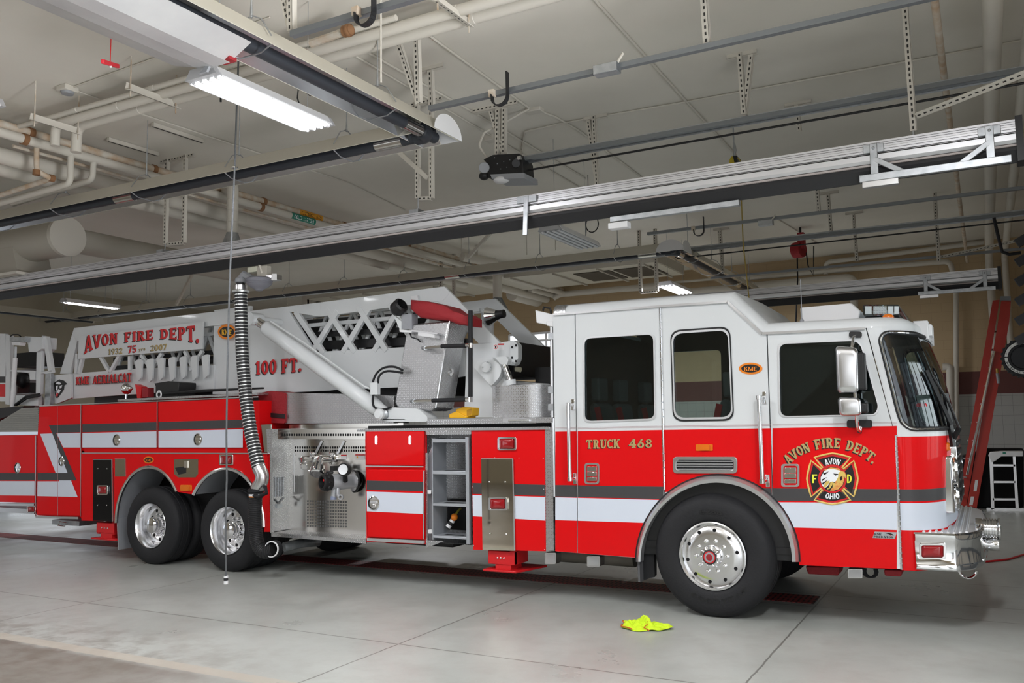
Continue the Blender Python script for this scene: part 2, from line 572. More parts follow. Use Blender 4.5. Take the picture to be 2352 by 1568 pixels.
        P += _rg(.3, .74, .27, .26, .17, t * .75); P += _rg(.3, .27, .31, .27, .19, t * .75); w = .62
    elif ch == '.': P += _rg(.13, .13, .13, .13, .125, .125, n=12); w = .26
    elif ch == 'y': diag(.0, -.25, .36, .62, .14); diag(.2, .1, .0, .62, .18); w = .5
    elif ch == 'r': P += [_r(.04, 0, .22, .62), _r(.2, .46, .42, .62)]; w = .44
    elif ch == 's': P += [_r(.04, 0, .4, .14), _r(.04, .25, .4, .37), _r(.04, .48, .4, .62), _r(.26, .1, .4, .3), _r(.04, .3, .18, .52)]; w = .44
    elif ch == '-': P.append(_r(0, .4, .3, .56)); w = .3
    elif ch == ' ': w = .42
    return P, w


def text_polys(s, gap=.09, sf=True):
    """All polygons of a word, u scaled so the whole is one unit long; the word's aspect too."""
    x = 0; out = []
    for ch in s:
        P, w = glyph(ch, sf)
        out += [[(x + u, v) for u, v in p] for p in P]
        x += w + gap
    L = x - gap
    return [[(u / L, v) for u, v in p] for p in out], L


def letters(mb, s, fn, m, gap=.09, sf=True):
    for k, p in enumerate(text_polys(s, gap, sf)[0]):
        q = [fn(u, v) for u, v in p]
        n = (q[1] - q[0]).cross(q[2] - q[0])
        if n.length < 1e-12: continue
        n.normalize()
        if n.dot(CAM - q[0]) < 0: n = -n
        mb.poly([a + n * (.0002 * (k % 6)) for a in q], m)


def lettering(name, s, quad, Y, m, mshadow, parent, sf=True, gap=.09, sh=(-.035, -.06), arch=0.0):
    """Lettering with a drop shade on plane Y, between pixel corners (bottom-left, bottom-right, top-right, top-left)."""
    bl, brr, tr, tl = [V(q) for q in quad]
    def f(du, dv, Yo):
        def g(u, v):
            u += du; v += dv
            k = arch * (1 - (2 * u - 1) ** 2)
            p = (bl * (1 - u) + brr * u) * (1 - v) + (tl * (1 - u) + tr * u) * v
            return T(p[0], p[1] - k, Yo)
        return g
    mb = MB(m)
    asp = text_polys(s, gap, sf)[1]
    if mshadow: letters(mb, s, f(sh[0] / asp * 2, sh[1], Y - .002), mshadow, gap, sf)
    letters(mb, s, f(0, 0, Y - .004), m, gap, sf)
    return mb.build(name, parent, smooth=0)


def arc_letters(mb, s, c, r0, r1, a0, a1, Y, m, sf=True, gap=.09, off=(0, 0), ky=1.0):
    """Letters along an arc of pixels: centre c, baseline radius r0, cap radius r1, angles in degrees clockwise from up."""
    def f(u, v):
        a = radians(a0 + (a1 - a0) * u); r = r0 + (r1 - r0) * v
        return T(c[0] + off[0] + r * sin(a), c[1] + off[1] - r * cos(a) * ky, Y)
    letters(mb, s, f, m, gap, sf)


# ------------------------------------------------------------------ the fire truck
TRUCK = thing('fire_truck', (-4.0, 1.25, 0), 'red and white ladder fire truck parked across the whole bay', 'fire truck')


def plate(name, outl, Y, t, m, parent=TRUCK, holes=(), bevel=0, extra=None):
    """A panel drawn in pixels on plane Y, t thick going back."""
    mb = MB(m)
    mb.prism(TP(outl, Y), (0, t, 0), m, [TP(h, Y) for h in holes])
    if extra: extra(mb)
    return mb.build(name, parent, smooth=30, bevel=bevel)


_fk = [0]


def flat(mb, outl, Y, m, holes=()):
    _fk[0] += 1; Y -= .00006 * (_fk[0] % 7)
    loops = [TP(outl, Y)] + [TP(h, Y) for h in holes]
    fl = [p for l in loops for p in l]
    mb.add(fl, [tuple(q) for q in tessellate_polygon(loops)], m)


def lerp(pts, x):
    for (x0, y0), (x1, y1) in zip(pts, pts[1:]):
        if x <= x1 or (x1, y1) == pts[-1]: return y0 + (y1 - y0) * (x - x0) / (x1 - x0)


def band(x0, x1, top, bot, n=1):
    """Strip of a band between two polylines of pixels."""
    xs = [x0 + (x1 - x0) * i / n for i in range(n + 1)]
    return [(x, lerp(top, x)) for x in xs] + [(x, lerp(bot, x)) for x in reversed(xs)]


# heights of the paint along the cab, in pixels
B_RW = [(1270, 991), (1525, 987), (1770, 983), (2060, 978)]
B_DT = [(1270, 1113.3), (1522, 1117.3), (1742, 1120.8), (2066, 1123.2), (2080, 1123.2)]
B_DB = [(1270, 1140), (1471, 1145), (1775, 1150), (2068, 1150.5), (2080, 1150.5)]
B_WT = [(1270, 1141.5), (1471, 1147), (1775, 1153), (2068, 1154.5), (2080, 1154.5)]
B_WB = [(1270, 1193.6), (1471, 1200), (1820, 1211), (2066, 1217), (2080, 1217)]
ARC_O = arc(1648.5, 1290, 187.5, 199, 180, 360, 40)   # fender outer edge
ARC_I = arc(1645, 1290, 174, 182, 180, 360, 40)


def clip_arch(pts):
    """Push points that fall inside the wheel arch out to its edge."""
    out = []
    for x, y in pts:
        dx, dy = (x - 1648.5) / 187.5, (y - 1290) / 199
        out.append((x, y))
    return out


def arch_x(y, side):
    s = sqrt(max(0, 1 - ((y - 1290) / 199) ** 2))
    return 1648.5 + side * 187.5 * s


def cab_paint(mb, x0, x1, Y, left_arch=False, right_arch=False, dark=True):
    """Red lower coat, charcoal and white stripes and pin lines on a cab panel between pixel columns."""
    def strip(top, bot, m, dy, n=6):
        yt = [(x, lerp(top, x)) for x in (x0, x1)]
        a0 = a1 = None
        P = []
        k = 8
        L, R = [], []
        for i in range(k + 1):
            f = i / k
            def yy(x): return lerp(top, x) * (1 - f) + lerp(bot, x) * f
            xl, xr = x0, x1
            if right_arch:      # arch bounds the panel's right side
                y = yy(x1)
                for _ in range(4): xr = min(x1, arch_x(y, -1) if y > 1091 else x1); y = yy(xr)
            if left_arch:
                y = yy(x0)
                for _ in range(4): xl = max(x0, arch_x(y, 1) if y > 1091 else x0); y = yy(xl)
            L.append((xl, yy(xl))); R.append((xr, yy(xr)))
        for i in range(k):
            flat(mb, [L[i], R[i], R[i + 1], L[i + 1]], Y - dy, m)
    bottom = [(1270, 1265), (1461, 1280), (1839, 1297.5), (2080, 1307)]
    strip(B_RW, bottom, M_RED, .0012, 8)
    if dark: strip(B_DT, B_DB, M_DARK, .0024)
    strip(B_WT, B_WB, M_STRIPE, .0024)
    for d in (-9, -6.5):
        t = [(x, y + d) for x, y in B_RW]
        strip(t, [(x, y + .6) for x, y in t], M_PIN, .0024)


# --- cab sheet panels on the near side
CREW_W = rq([(1340, 775), (1502, 765), (1505, 963), (1341, 969)], 16, 6)
MID_W = rq([(1543, 764), (1673, 755), (1682, 960), (1549, 962)], 24, 7)
DRV_W = rq([(1787, 788), (1975, 780), (2019, 935), (2012, 952), (1790, 957)], [18, 22, 14, 14, 18], 6)
GUT = [(1270, 722), (1515, 703), (1672, 692), (1751, 765), (1989, 753)]
gy = lambda x: lerp(GUT, x)
CABY, CABT = 0.0, .05


def win(parent, outl, mframe, kin=.955, kout=1.05, t=.012, Y=0.0, glassm=M_GLASS):
    mb = MB(mframe)
    ring2(mb, scale2(outl, kout), scale2(outl, kin), Y, t, mframe)
    mb.build('window_frame', parent, smooth=50)
    g = MB(glassm); g.prism(TP(scale2(outl, 1.0), Y + .012), (0, .004, 0), glassm)
    g.build('window_glass', parent, smooth=0)


def grab(parent, x0, y0, x1, y1):
    mb = MB(M_ALUP)
    a, b = T(x0, y0, -.09), T(x1, y1, -.09)
    mb.tube([a, b], .021, 12, M_ALUP)
    o = mb.build('grab_rail', parent)
    for (x, y, p) in ((x0, y0, a), (x1, y1, b)):
        k = MB(M_CHROME)
        q = T(x + 9, y, -.002)
        k.tube([p + V((0, 0, -.02)), p + V((0, 0, .02))], .026, 12, M_CHROME)
        k.tube([p, V((q.x, -.045, p.z)), V((q.x + .02, 0, p.z))], .014, 8, M_CHROME)
        k.box((q.x + .015, -.008, p.z), (.035, .016, .11), M_CHROME)
        k.build('rail_bracket', o, bevel=.003)
    return o


# rear corner post of the cab
plate('cab_corner_post', [(1279, 1266), (1270, gy(1270)), (1319.5, gy(1319.5)), (1326, 1269.5)], CABY, CABT, M_WHITE,
      extra=lambda mb: cab_paint(mb, 1275.5, 1325.5, CABY))
crew = plate('crew_door', [(1328, 1269.8), (1322, gy(1322)), (1514.5, gy(1514.5)), (1524.5, 1141)] +
             [p for p in reversed(ARC_O) if 1462 < p[0] < 1522] + [(1461.5, 1280.5)], CABY - .004, CABT, M_WHITE,
             holes=[CREW_W], extra=lambda mb: cab_paint(mb, 1327, 1523.5, CABY - .004, right_arch=True))
win(crew, CREW_W, M_TRIM, .975, 1.015, Y=-.004)
mid = plate('cab_side_panel', [(1527, 1134), (1517.5, gy(1517.5)), (1672, gy(1672)), (1751, gy(1751)), (1760, gy(1760)), (1773.5, 1141)] +
            [p for p in reversed(ARC_O) if 1527 < p[0] < 1772], CABY, CABT, M_WHITE, holes=[MID_W],
            extra=lambda mb: (flat(mb, [(1525, 987), (1770, 983.2)] + [(1773, 1138)] + [p for p in reversed(ARC_O) if 1529 < p[0] < 1772] + [(1526.6, 1130)], CABY - .0012, M_RED),
                              flat(mb, [(1742, 1120.8), (1772, 1121.2), (1773.3, 1140.5), (1755, 1126)], CABY - .0024, M_DARK),
                              [flat(mb, [(1522, 987.2 + d), (1770, 983.2 + d), (1770, 984 + d), (1522, 988 + d)], CABY - .0024, M_PIN) for d in (-9, -6.5)]))
win(mid, MID_W, M_TRIM, .972, 1.02, t=.014)
mb = MB(M_BLACK); ring2(mb, scale2(MID_W, 1.06), scale2(MID_W, 1.02), 0, .008, M_BLACK); mb.build('window_seal', mid, smooth=50)
drv = plate('driver_door', [(1776, 1143)] + [(1763, gy(1763))] + [(1988, gy(1988)), (2049, 977), (2058, 1001), (2070, 1306)] + [(1837, 1297.5)] +
            [p for p in reversed(ARC_O) if p[0] > 1777], CABY - .004, CABT, M_WHITE, holes=[DRV_W],
            extra=lambda mb: cab_paint(mb, 1774.5, 2060, CABY - .004, left_arch=True))
win(drv, DRV_W, M_TRIM, .98, 1.015, Y=-.004)
# piano hinges
for par, (a, b) in ((crew, ((1516, 706), (1526, 1124))), (drv, ((2058, 1000), (2070.5, 1306)))):
    mb = MB(M_ALUP); mb.tube([T(*a, -.008), T(*b, -.008)], .011, 10); 
    for i in range(26):
        f = i / 25; p = T(a[0] + (b[0] - a[0]) * f, a[1] + (b[1] - a[1]) * f, -.008); mb.tube([p - V((0, 0, .004)), p + V((0, 0, .004))], .012, 8, M_GALV)
    mb.build('hinge', par)
grab(TRUCK, 1305, 929, 1309, 1100)
grab(TRUCK, 1743, 913, 1751, 1105)


def handle(par, x0, y0, x1, y1):
    mb = MB(M_ALU)
    o = rr(x0, y0, x1, y1, 7); i = scale2(o, (.76, .84))
    ring2(mb, o, i, -.004, .014, M_ALU)
    mb.prism(TP(i, -.002), (0, .004, 0), M_CHROME)
    q = MB(M_CHROME); cx = (x0 + x1) / 2; w = (x1 - x0) * .32
    for k, (f0, f1) in enumerate(((.16, .40), (.42, .62), (.66, .84))):
        a, b = y0 + (y1 - y0) * f0, y0 + (y1 - y0) * f1
        q.prism(TP([(cx - w, a), (cx + w, a), (cx + w, b), (cx - w, b)], -.012 - .004 * k), (0, .01, 0))
    h = mb.build('door_handle', par, bevel=.003)
    q.build('handle_paddle', par, bevel=.002)


handle(crew, 1342, 1063, 1376, 1112)
handle(drv, 1794, 1065, 1836, 1118)

# --- lettering on the cab
o = lettering('truck_number', 'TRUCK', [(1347, 1030), (1424, 1029), (1424, 1008), (1347, 1010)], -.005, M_GOLD, M_LBLK, crew, gap=.1)
o = lettering('truck_number', '468', [(1444, 1028), (1498, 1028), (1498, 1008), (1445, 1008)], -.005, M_GOLD, M_LBLK, crew, gap=.12)
mb = MB(M_GOLD)
for mm, off, Y in ((M_LBLK, (-2.2, 2.2), -.0075), (M_GOLD, (0, 0), -.009)):
    for s, a0, a1 in (('AVON', -44.0, -19.5), ('FIRE', -14.5, 8.5), ('DEPT.', 14.0, 43.5)):
        arc_letters(mb, s, (1908.5, 1166), 138, 161, a0, a1, Y, mm, off=off, gap=.1)
mb.build('department_lettering', drv, smooth=0)

# --- the department's emblem on the driver's door
EC = (1912, 1099)
def E2(pts): return [(EC[0] + x, EC[1] + y) for x, y in pts]
def arm(k, r_in, r_out, half_in, half_out, bulge):
    """One arm of the cross, pointing up, turned k quarter turns."""
    pts = []
    a = half_in
    pts += [(-half_in, -r_in), (-half_out, -r_out)]
    n = 8
    for i in range(1, n):
        f = i / n; x = -half_out + 2 * half_out * f
        pts.append((x, -r_out - bulge * (1 - abs(2 * f - 1) ** 1.3)))
    pts += [(half_out, -r_out), (half_in, -r_in)]
    c, s = cos(k * pi / 2), sin(k * pi / 2)
    return E2([(x * c - y * s, x * s + y * c) for x, y in pts])
mb = MB(M_LBLK)
for k in range(4):
    hx = 36
    flat(mb, arm(k, 22, 46, 20, 39, 9.5), -.0062 - .0001 * k, M_LRED)
    flat(mb, arm(k, 28, 44, 17, 33, 7.5), -.0076, M_LBLK)
flat(mb, E2(arc(0, 0, 33, 33, 0, 360, 40)[:-1]), -.0082, M_LRED)
mb.build('emblem_cross', drv, smooth=0)
rope = MB(M_GOLDB)
for k in range(4):
    q = arm(k, 25, 49, 22, 41.5, 9.5)
    c, s = cos(k * pi / 2), sin(k * pi / 2)
    rope.tube(TP(q, -.009), .0085, 6, M_GOLDB)
rope.build('emblem_rope', drv)
mb = MB(M_FLAME)
flat(mb, E2(arc(0, 1, 28, 28, 0, 360, 40)[:-1]), -.0095, M_LBLK)
flat(mb, E2([(-20, -20), (-4, -26), (14, -24), (24, -14), (27, 0), (24, 14), (14, 24), (2, 28), (-6, 27), (2, 18), (6, 8), (8, -10)]), -.0105, M_FLAME)
flat(mb, E2([(-24, -9), (-19, -17), (-10, -22), (4, -22), (16, -19), (20, -15), (13, -10), (15, -6), (12, 2), (7, 6), (3, 8), (-3, 10), (-11, 17), (-18, 22), (-24, 15), (-27, 5), (-27, -3)]), -.0115, M_LWHT)
flat(mb, E2([(-16, 7), (-6, 4), (-9, 12), (-17, 21), (-21, 19)]), -.012, M_BEAK)
flat(mb, E2([(-6, 8), (2, 6), (0, 14), (-6, 23), (-13, 25), (-10, 17)]), -.012, M_BEAK)
flat(mb, E2([(2, 9), (6, 10), (5, 18), (0, 21)]), -.012, M_BEAK)
flat(mb, E2([(14, -14), (21, -18), (28, -15), (31, -8), (30, 0), (28, -4), (24, -7), (19, -4), (16, 3), (24, 8), (21, 11), (12, 8), (9, 4), (13, -4)]), -.0125, M_BEAK)
for q in ([(2, -12), (13, -11), (13, -9), (6, -7)], [(16, -2), (21, -6), (23, 1), (19, 5)], [(-25, 2), (-12, -4), (-24, 6)], [(-24, 10), (-10, 2), (-22, 14)], [(-14, 21), (-4, 7), (-9, 22)], [(-22, -12), (-8, -17), (-18, -8)]):
    flat(mb, E2(q), -.0132, M_LBLK)
mb.build('emblem_eagle', drv, smooth=0)
mb = MB(M_LWHT)
arc_letters(mb, 'AVON', EC, 33.5, 47, -26, 26, -.0095, M_LWHT, sf=False, gap=.06)
def _dn(u, v):
    a = radians(22 - 44 * u); r = 47.5 - 13 * v
    return T(EC[0] + r * -sin(-a) * -1 if False else EC[0] - r * sin(a), EC[1] + r * cos(a), -.0095)
letters(mb, 'OHIO', _dn, M_LWHT, .08, False)
for ch, x in (('F', -46.5), ('D', 33.5)):
    letters(mb, ch, lambda u, v: T(EC[0] + x + 12 * u, EC[1] + 10 - 20 * v, -.0095), M_LYEL, sf=False)
mb.build('emblem_lettering', drv, smooth=0)


def badge(par, cx, cy, rx, ry, Y, mring=M_GOLDB, txt='KME', mt=M_OR):
    mb = MB(M_LBLK)
    mb.prism(TP(arc(cx, cy, rx, ry, 0, 360, 32)[:-1], Y - .004), (0, .006, 0), mring)
    flat(mb, arc(cx, cy, rx * .80, ry * .68, 0, 360, 32)[:-1], Y - .0055, M_LBLK)
    letters(mb, txt, lambda u, v: T(cx - rx * .55 + rx * 1.1 * u, cy + ry * .42 - ry * .72 * v, Y - .0068), mt, sf=False)
    return mb.build('maker_badge', par, smooth=0)


badge(TRUCK, 1724, 846, 27, 13.5, -.001, M_OR)
# small plate low on the driver's door
mb = MB(M_GALV)
mb.prism(TP([(2009, 1220.5), (2060, 1222), (2055, 1237), (2004, 1235)], -.007), (0, .004, 0))
letters(mb, 'KME', lambda u, v: T(2009 + 16 * u, 1228.5 + .6 * u - 5 * v, -.0085), M_LBLK, sf=False)
letters(mb, 'PREDATOR', lambda u, v: T(2007 + 45 * u, 1234.5 + 1.2 * u - 4.5 * v, -.0085), M_LBLK, sf=False)
flat(mb, [(2034, 1225), (2042, 1223), (2050, 1226), (2053, 1230), (2046, 1228.5), (2040, 1226)], -.0085, M_LBLK)
flat(mb, [(2042, 1227.5), (2046, 1229), (2046, 1231)], -.0088, M_LRED)
mb.build('model_plate', drv, smooth=0)

# --- small fittings on the cab side
def marker(par, x0, y0, x1, y1, m=M_AMB, Y=0.0, name='marker_lamp', t=.022):
    mb = MB(m); mb.prism(TP(rr(x0, y0, x1, y1, 2.5), Y - .008), (0, .008, 0), m)
    cx = (x1 - x0) * .2
    mb.prism(TP(rr(x0 + cx, y0 + 1, x1 - cx, y1 - 1, 3), Y - t), (0, t - .008, 0), m)
    return mb.build(name, par, bevel=.003)
marker(TRUCK, 1598, 1020, 1637, 1035)
# louvred air intake
o1 = rr(1545, 1048.5, 1693, 1087, 9); i1 = scale2(o1, (.89, .62))
mb = MB(M_ALU); ring2(mb, o1, i1, 0, .02, M_ALU)
ven = mb.build('air_intake', TRUCK, bevel=.004)
mb = MB(M_VOID); mb.prism(TP(i1, -.002), (0, .002, 0), M_VOID); mb.build('intake_recess', ven, smooth=0)
mb = MB(mat('louvre_metal', (.62, .62, .63), .5, .8))
for k in range(4):
    y = 1058.5 + k * 6.2; mb.bar(T(1554, y, -.008), T(1684, y + .4, -.008), .016, .006, None, (0, -.6, 1))
mb.build('louvre', ven, smooth=0)
# fender ring
mb = MB(mat('fender_metal', (.60, .60, .61), .42, .9))
na = len(ARC_O)
for i in range(na - 1):
    q = [ARC_O[i], ARC_O[i + 1], ARC_I[i + 1], ARC_I[i]]
    m1 = [((a[0] + b[0]) / 2, (a[1] + b[1]) / 2) for a, b in ((q[0], q[3]), (q[1], q[2]))]
    A = [T(*q[0], -.004), T(*q[1], -.004)]; B = [T(*m1[0], -.045), T(*m1[1], -.045)]; D = [T(*q[3], -.035), T(*q[2], -.035)]
    E = [p + V((0, .09, 0)) for p in D]
    mb.add([A[0], A[1], B[1], B[0]], [(0, 1, 2, 3)]); mb.add([B[0], B[1], D[1], D[0]], [(0, 1, 2, 3)]); mb.add([D[0], D[1], E[1], E[0]], [(0, 1, 2, 3)])
mb.build('wheel_arch', TRUCK, smooth=60)
mb = MB(M_RUB)
for i in range(na - 1):
    A = [T(*ARC_O[i], -.012), T(*ARC_O[i + 1], -.012)]
    o2 = scale2([ARC_O[i], ARC_O[i + 1]], 1.016, (1648.5, 1290)); B = [T(*o2[0], -.006), T(*o2[1], -.006)]
    mb.add(A + B[::-1], [(0, 1, 2, 3)])
mb.build('arch_seal', TRUCK)
mb = MB(M_BLACK)   # wheel well
for i in range(na - 1):
    A = [T(*ARC_I[i], .03), T(*ARC_I[i + 1], .03)]
    mb.add(A + [A[1] + V((0, .75, 0)), A[0] + V((0, .75, 0))], [(0, 1, 2, 3)])
mb.build('wheel_well', TRUCK)
# mud flap behind the front wheel
mb = MB(M_GREY)
mb.prism([T(1464, 1282, .02), T(1466, 1336, .02), T(1466, 1336, .02) + V((.02, .42, .0)), T(1464, 1282, .02) + V((.03, .42, .0))], (.02, 0, 0), mat('flap_grey', (.10, .10, .105), .6))
mb.build('mud_flap', TRUCK)
plate('fender_liner', [(1463, 1283), (1470, 1240), (1500, 1170), (1540, 1130), (1545, 1140), (1510, 1190), (1502, 1260), (1504, 1325), (1466, 1332)], .10, .01, M_RUB)
# --- cab roof, far side, nose
FARY = 2.5
GX = [T(*p) for p in GUT]
GX[0].x = -1.56
GX[-1] = V((1.43, 0, GX[-1].z))
ZG = GX[-1].z
def path_off(P, d):
    out = []
    for i, p in enumerate(P):
        ns = []
        if i > 0: t = (P[i] - P[i - 1]).normalized(); ns.append(V((-t.z, 0, t.x)))
        if i < len(P) - 1: t = (P[i + 1] - P[i]).normalized(); ns.append(V((-t.z, 0, t.x)))
        n = sum(ns, V()).normalized()
        k = 1 / max(.4, n.dot(ns[0]))
        out.append(p + n * d * k)
    return out
mb = MB(M_WHITE)
rows = []
RH, RY = .10, .11
ang = [0, 15, 30, 45, 60, 75, 90]
for a in ang: rows.append([p + V((0, RY * (1 - cos(radians(a))), 0)) for p in path_off(GX, RH * sin(radians(a)))])
crown = [V((p.x, 1.25, p.z + .02)) for p in rows[-1]]
far = [[V((p.x, FARY - p.y, p.z)) for p in r] for r in reversed(rows)]
allr = rows + [crown] + far
n = len(GX)
mb.add([p for r in allr for p in r], [(i * n + j, i * n + j + 1, (i + 1) * n + j + 1, (i + 1) * n + j) for i in range(len(allr) - 1) for j in range(n - 1)])
roof = mb.build('cab_roof', TRUCK, smooth=30)
mb = MB(M_ALU)
for a, b in zip(GX, GX[1:]): mb.bar(a + V((0, -.012, -.004)), b + V((0, -.012, -.004)), .03, .022, M_ALU)
mb.build('drip_rail', TRUCK, smooth=0)
mb = MB(M_TREAD)
q = [r[0] for r in rows]; q1 = [r[0] + V((.13, 0, .008)) for r in rows]
mb.add([p + V((-.004, -.004, .006)) for p in q] + [p + V((0, -.004, 0)) for p in q1], [(i, i + 1, len(q) + i + 1, len(q) + i) for i in range(len(q) - 1)])
mb.build('roof_corner_tread', TRUCK)
# far side of the cab
mb = MB(M_WHITE)
fo = [V((-1.56, 0, .52))] + GX + [V((1.60, 0, 1.7)), V((1.60, 0, .52))]
fo = [V((p.x, FARY, p.z)) for p in fo]
mb.prism(fo, (0, -.05, 0), M_WHITE, [[V((p.x, FARY, p.z)) for p in TP(w)] for w in (CREW_W, MID_W, DRV_W)])
mb.build('cab_far_side', TRUCK, smooth=0)
mb = MB(M_BLACK); mb.prism([p + V((0, -.056, 0)) for p in fo], (0, -.01, 0), M_BLACK, [[V((p.x, FARY - .056, p.z)) for p in TP(w)] for w in (CREW_W, MID_W, DRV_W)]); mb.prism([V((p.x, .07, p.z)) for p in fo[:-2]] + [V((1.3, .07, 1.6)), V((1.3, .07, .55))], (0, .008, 0), M_BLACK, [TP(scale2(w, 1.06), .07) for w in (CREW_W, MID_W, DRV_W)]); mb.build('cab_dark_lining', TRUCK, smooth=0)  # black sheets added inside both cab walls to darken the interior
mb = MB(M_GLASSF)
for w in (CREW_W, MID_W, DRV_W): mb.poly([V((p.x, FARY - .02, p.z)) for p in TP(w)])
mb.build('far_window_glass', TRUCK, smooth=0)
mb = MB(M_WHITE); mb.bb((-1.56, .02, .55), (-1.51, FARY - .02, 2.86), M_WHITE); mb.build('cab_rear_wall', TRUCK)
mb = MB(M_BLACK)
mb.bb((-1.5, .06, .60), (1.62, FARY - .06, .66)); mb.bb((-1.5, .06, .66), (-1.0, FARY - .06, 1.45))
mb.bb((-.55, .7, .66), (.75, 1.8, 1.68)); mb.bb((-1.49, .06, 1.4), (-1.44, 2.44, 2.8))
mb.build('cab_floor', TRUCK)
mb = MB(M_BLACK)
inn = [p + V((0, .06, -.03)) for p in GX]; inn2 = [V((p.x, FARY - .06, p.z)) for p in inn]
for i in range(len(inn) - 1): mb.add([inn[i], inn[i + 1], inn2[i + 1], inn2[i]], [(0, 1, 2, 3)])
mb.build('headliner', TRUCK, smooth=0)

# the nose: one plan section per height
def zat(px, py, Y=.2): return T(px, py, Y).z
SIL = [(.50, 2179), (zat(2178, 1210), 2179), (zat(2174, 1123), 2177), (zat(2176, 985, .3), 2177.5), (zat(2174, 969, .3), 2174), (zat(2160, 910, .3), 2160), (zat(2138, 837, .3), 2138),
       (zat(2112, 777, .3), 2113), (zat(2103, 755, .3), 2104)]
DE = [(.50, 2071), (T(2070, 1306).z, 2071), (T(2058, 1001).z, 2059.5), (T(2049, 977).z, 2050.5), (T(1989, 753).z, 1990.5)]
def ip(tab, z):
    for (a, va), (b, vb) in zip(tab, tab[1:]):
        if z <= b: return va + (vb - va) * max(0, (z - a)) / (b - a)
    return tab[-1][1]
def projx(p):
    d = p - CAM; return 1176 + FPX * d.dot(RIGHT) / d.dot(FWD)
DEX = [(z, at(px, 0, Y=0).x if False else None) for z, px in DE]
def xs_of(z):
    px = ip(DE, z); lo, hi = .8, 2.0
    for _ in range(30):
        m = (lo + hi) / 2
        if projx(V((m, 0, z))) < px: lo = m
        else: hi = m
    return lo
RYN = .46
def section(z, u, xs, xf, inset=0.0):
    """Point of the nose at height z, u from 0 (door edge) to 1 (middle of the front)."""
    xc = max(xs + .01, xf - .44)
    us = .12
    if u < us: return V((xs + (xc - xs) * u / us, inset, z))
    if u < .66:
        a = (u - us) / (.66 - us) * pi / 2
        return V((xc + (xf - inset - xc) * sin(a), inset + (RYN - inset) * (1 - cos(a)), z))
    f = (u - .66) / .34
    return V((xf - inset + .05 * (1 - (1 - f) ** 2), RYN + (1.25 - RYN) * f, z))
_xf = {}
def xf_of(z):
    k = round(z, 4)
    if k not in _xf:
        px = ip(SIL, min(z, SIL[-1][0])); xs = xs_of(z); lo, hi = 1.5, 2.4
        for _ in range(26):
            m = (lo + hi) / 2
            if max(projx(section(z, .12 + .54 * i / 24, xs, m)) for i in range(25)) < px: lo = m
            else: hi = m
        _xf[k] = lo
    return _xf[k]
def S(z, u): return section(z, u, xs_of(z), xf_of(z))
ZDT, ZDB, ZWT, ZWB = [T(2068, y).z for y in (1123.2, 1150.5, 1154.5, 1217)]
ZRW = T(2090, 1002, .05).z
ZB, ZT = T(2098, 985, .04).z, T(2060, 763, .06).z
WL_ = [(ZB, 2077), (T(2062, 947, .02).z, 2063), (T(2023, 790, .02).z, 2023.5), (ZT, 2018)]
def uL(z):
    px = ip(WL_, z); lo, hi = 0.0, .6
    for _ in range(26):
        m = (lo + hi) / 2
        if projx(S(z, m)) < px: lo = m
        else: hi = m
    rc = .085; d = 0
    for dz in (z - ZB, ZT - z):
        if dz < rc: d = max(d, rc - sqrt(max(0, rc * rc - (rc - dz) ** 2)))
    return lo + d * .95
zl = sorted({.535, ZDT, ZDB, ZWT, ZWB, ZRW, ZRW + (ZB - ZRW) * .33, ZRW + (ZB - ZRW) * .66, ZB, ZT, ZG, 1.3, 1.45, 1.55} | {ZB + .085 * f for f in (.05, .15, .3, .5, .75, 1)} | {ZT - .085 * f for f in (.05, .15, .3, .5, .75, 1)} |
            {ZB + (ZT - ZB) * f for f in (.2, .3, .4, .5, .6, .7, .8)})
nose = MB(M_WHITE); wsh = MB(M_WSHLD)
NU = 34
def zmat(z):
    if z > ZRW: return M_WHITE
    if ZDB < z < ZDT: return M_DARK
    if ZWB < z < ZWT: return M_STRIPE
    return M_RED
edgeL, edgeR = [], []
for z0, z1 in zip(zl, zl[1:]):
    zm = (z0 + z1) / 2
    win_row = ZB - 1e-6 < zm < ZT
    e0, e1 = (uL(z0), uL(z1)) if win_row else (1, 1)
    def strip(a0, a1, b0, b1, n, mb, m, dx=0):
        for i in range(n):
            f, g = i / n, (i + 1) / n
            q = [S(z0, a0 + (a1 - a0) * f), S(z0, a0 + (a1 - a0) * g), S(z1, b0 + (b1 - b0) * g), S(z1, b0 + (b1 - b0) * f)]
            mb.add(q, [(0, 1, 2, 3)], m)
            mb.add([V((p.x, FARY - p.y, p.z)) for p in q], [(0, 1, 2, 3)], m)
    if ZRW < zm < ZB:
        k = .15 * (1 - ((zm - ZRW) / (ZB - ZRW)) ** .5)
        strip(0, k, 0, k, 3, nose, M_RED); strip(k, 1, k, 1, NU, nose, M_WHITE)
    else: strip(0, e0, 0, e1, 10 if win_row else NU, nose, zmat(zm))
    if win_row:
        strip(e0, 1, e1, 1, 26, wsh, M_WSHLD)
        if not edgeL: edgeL.append(S(z0, e0))
        edgeL.append(S(z1, e1))
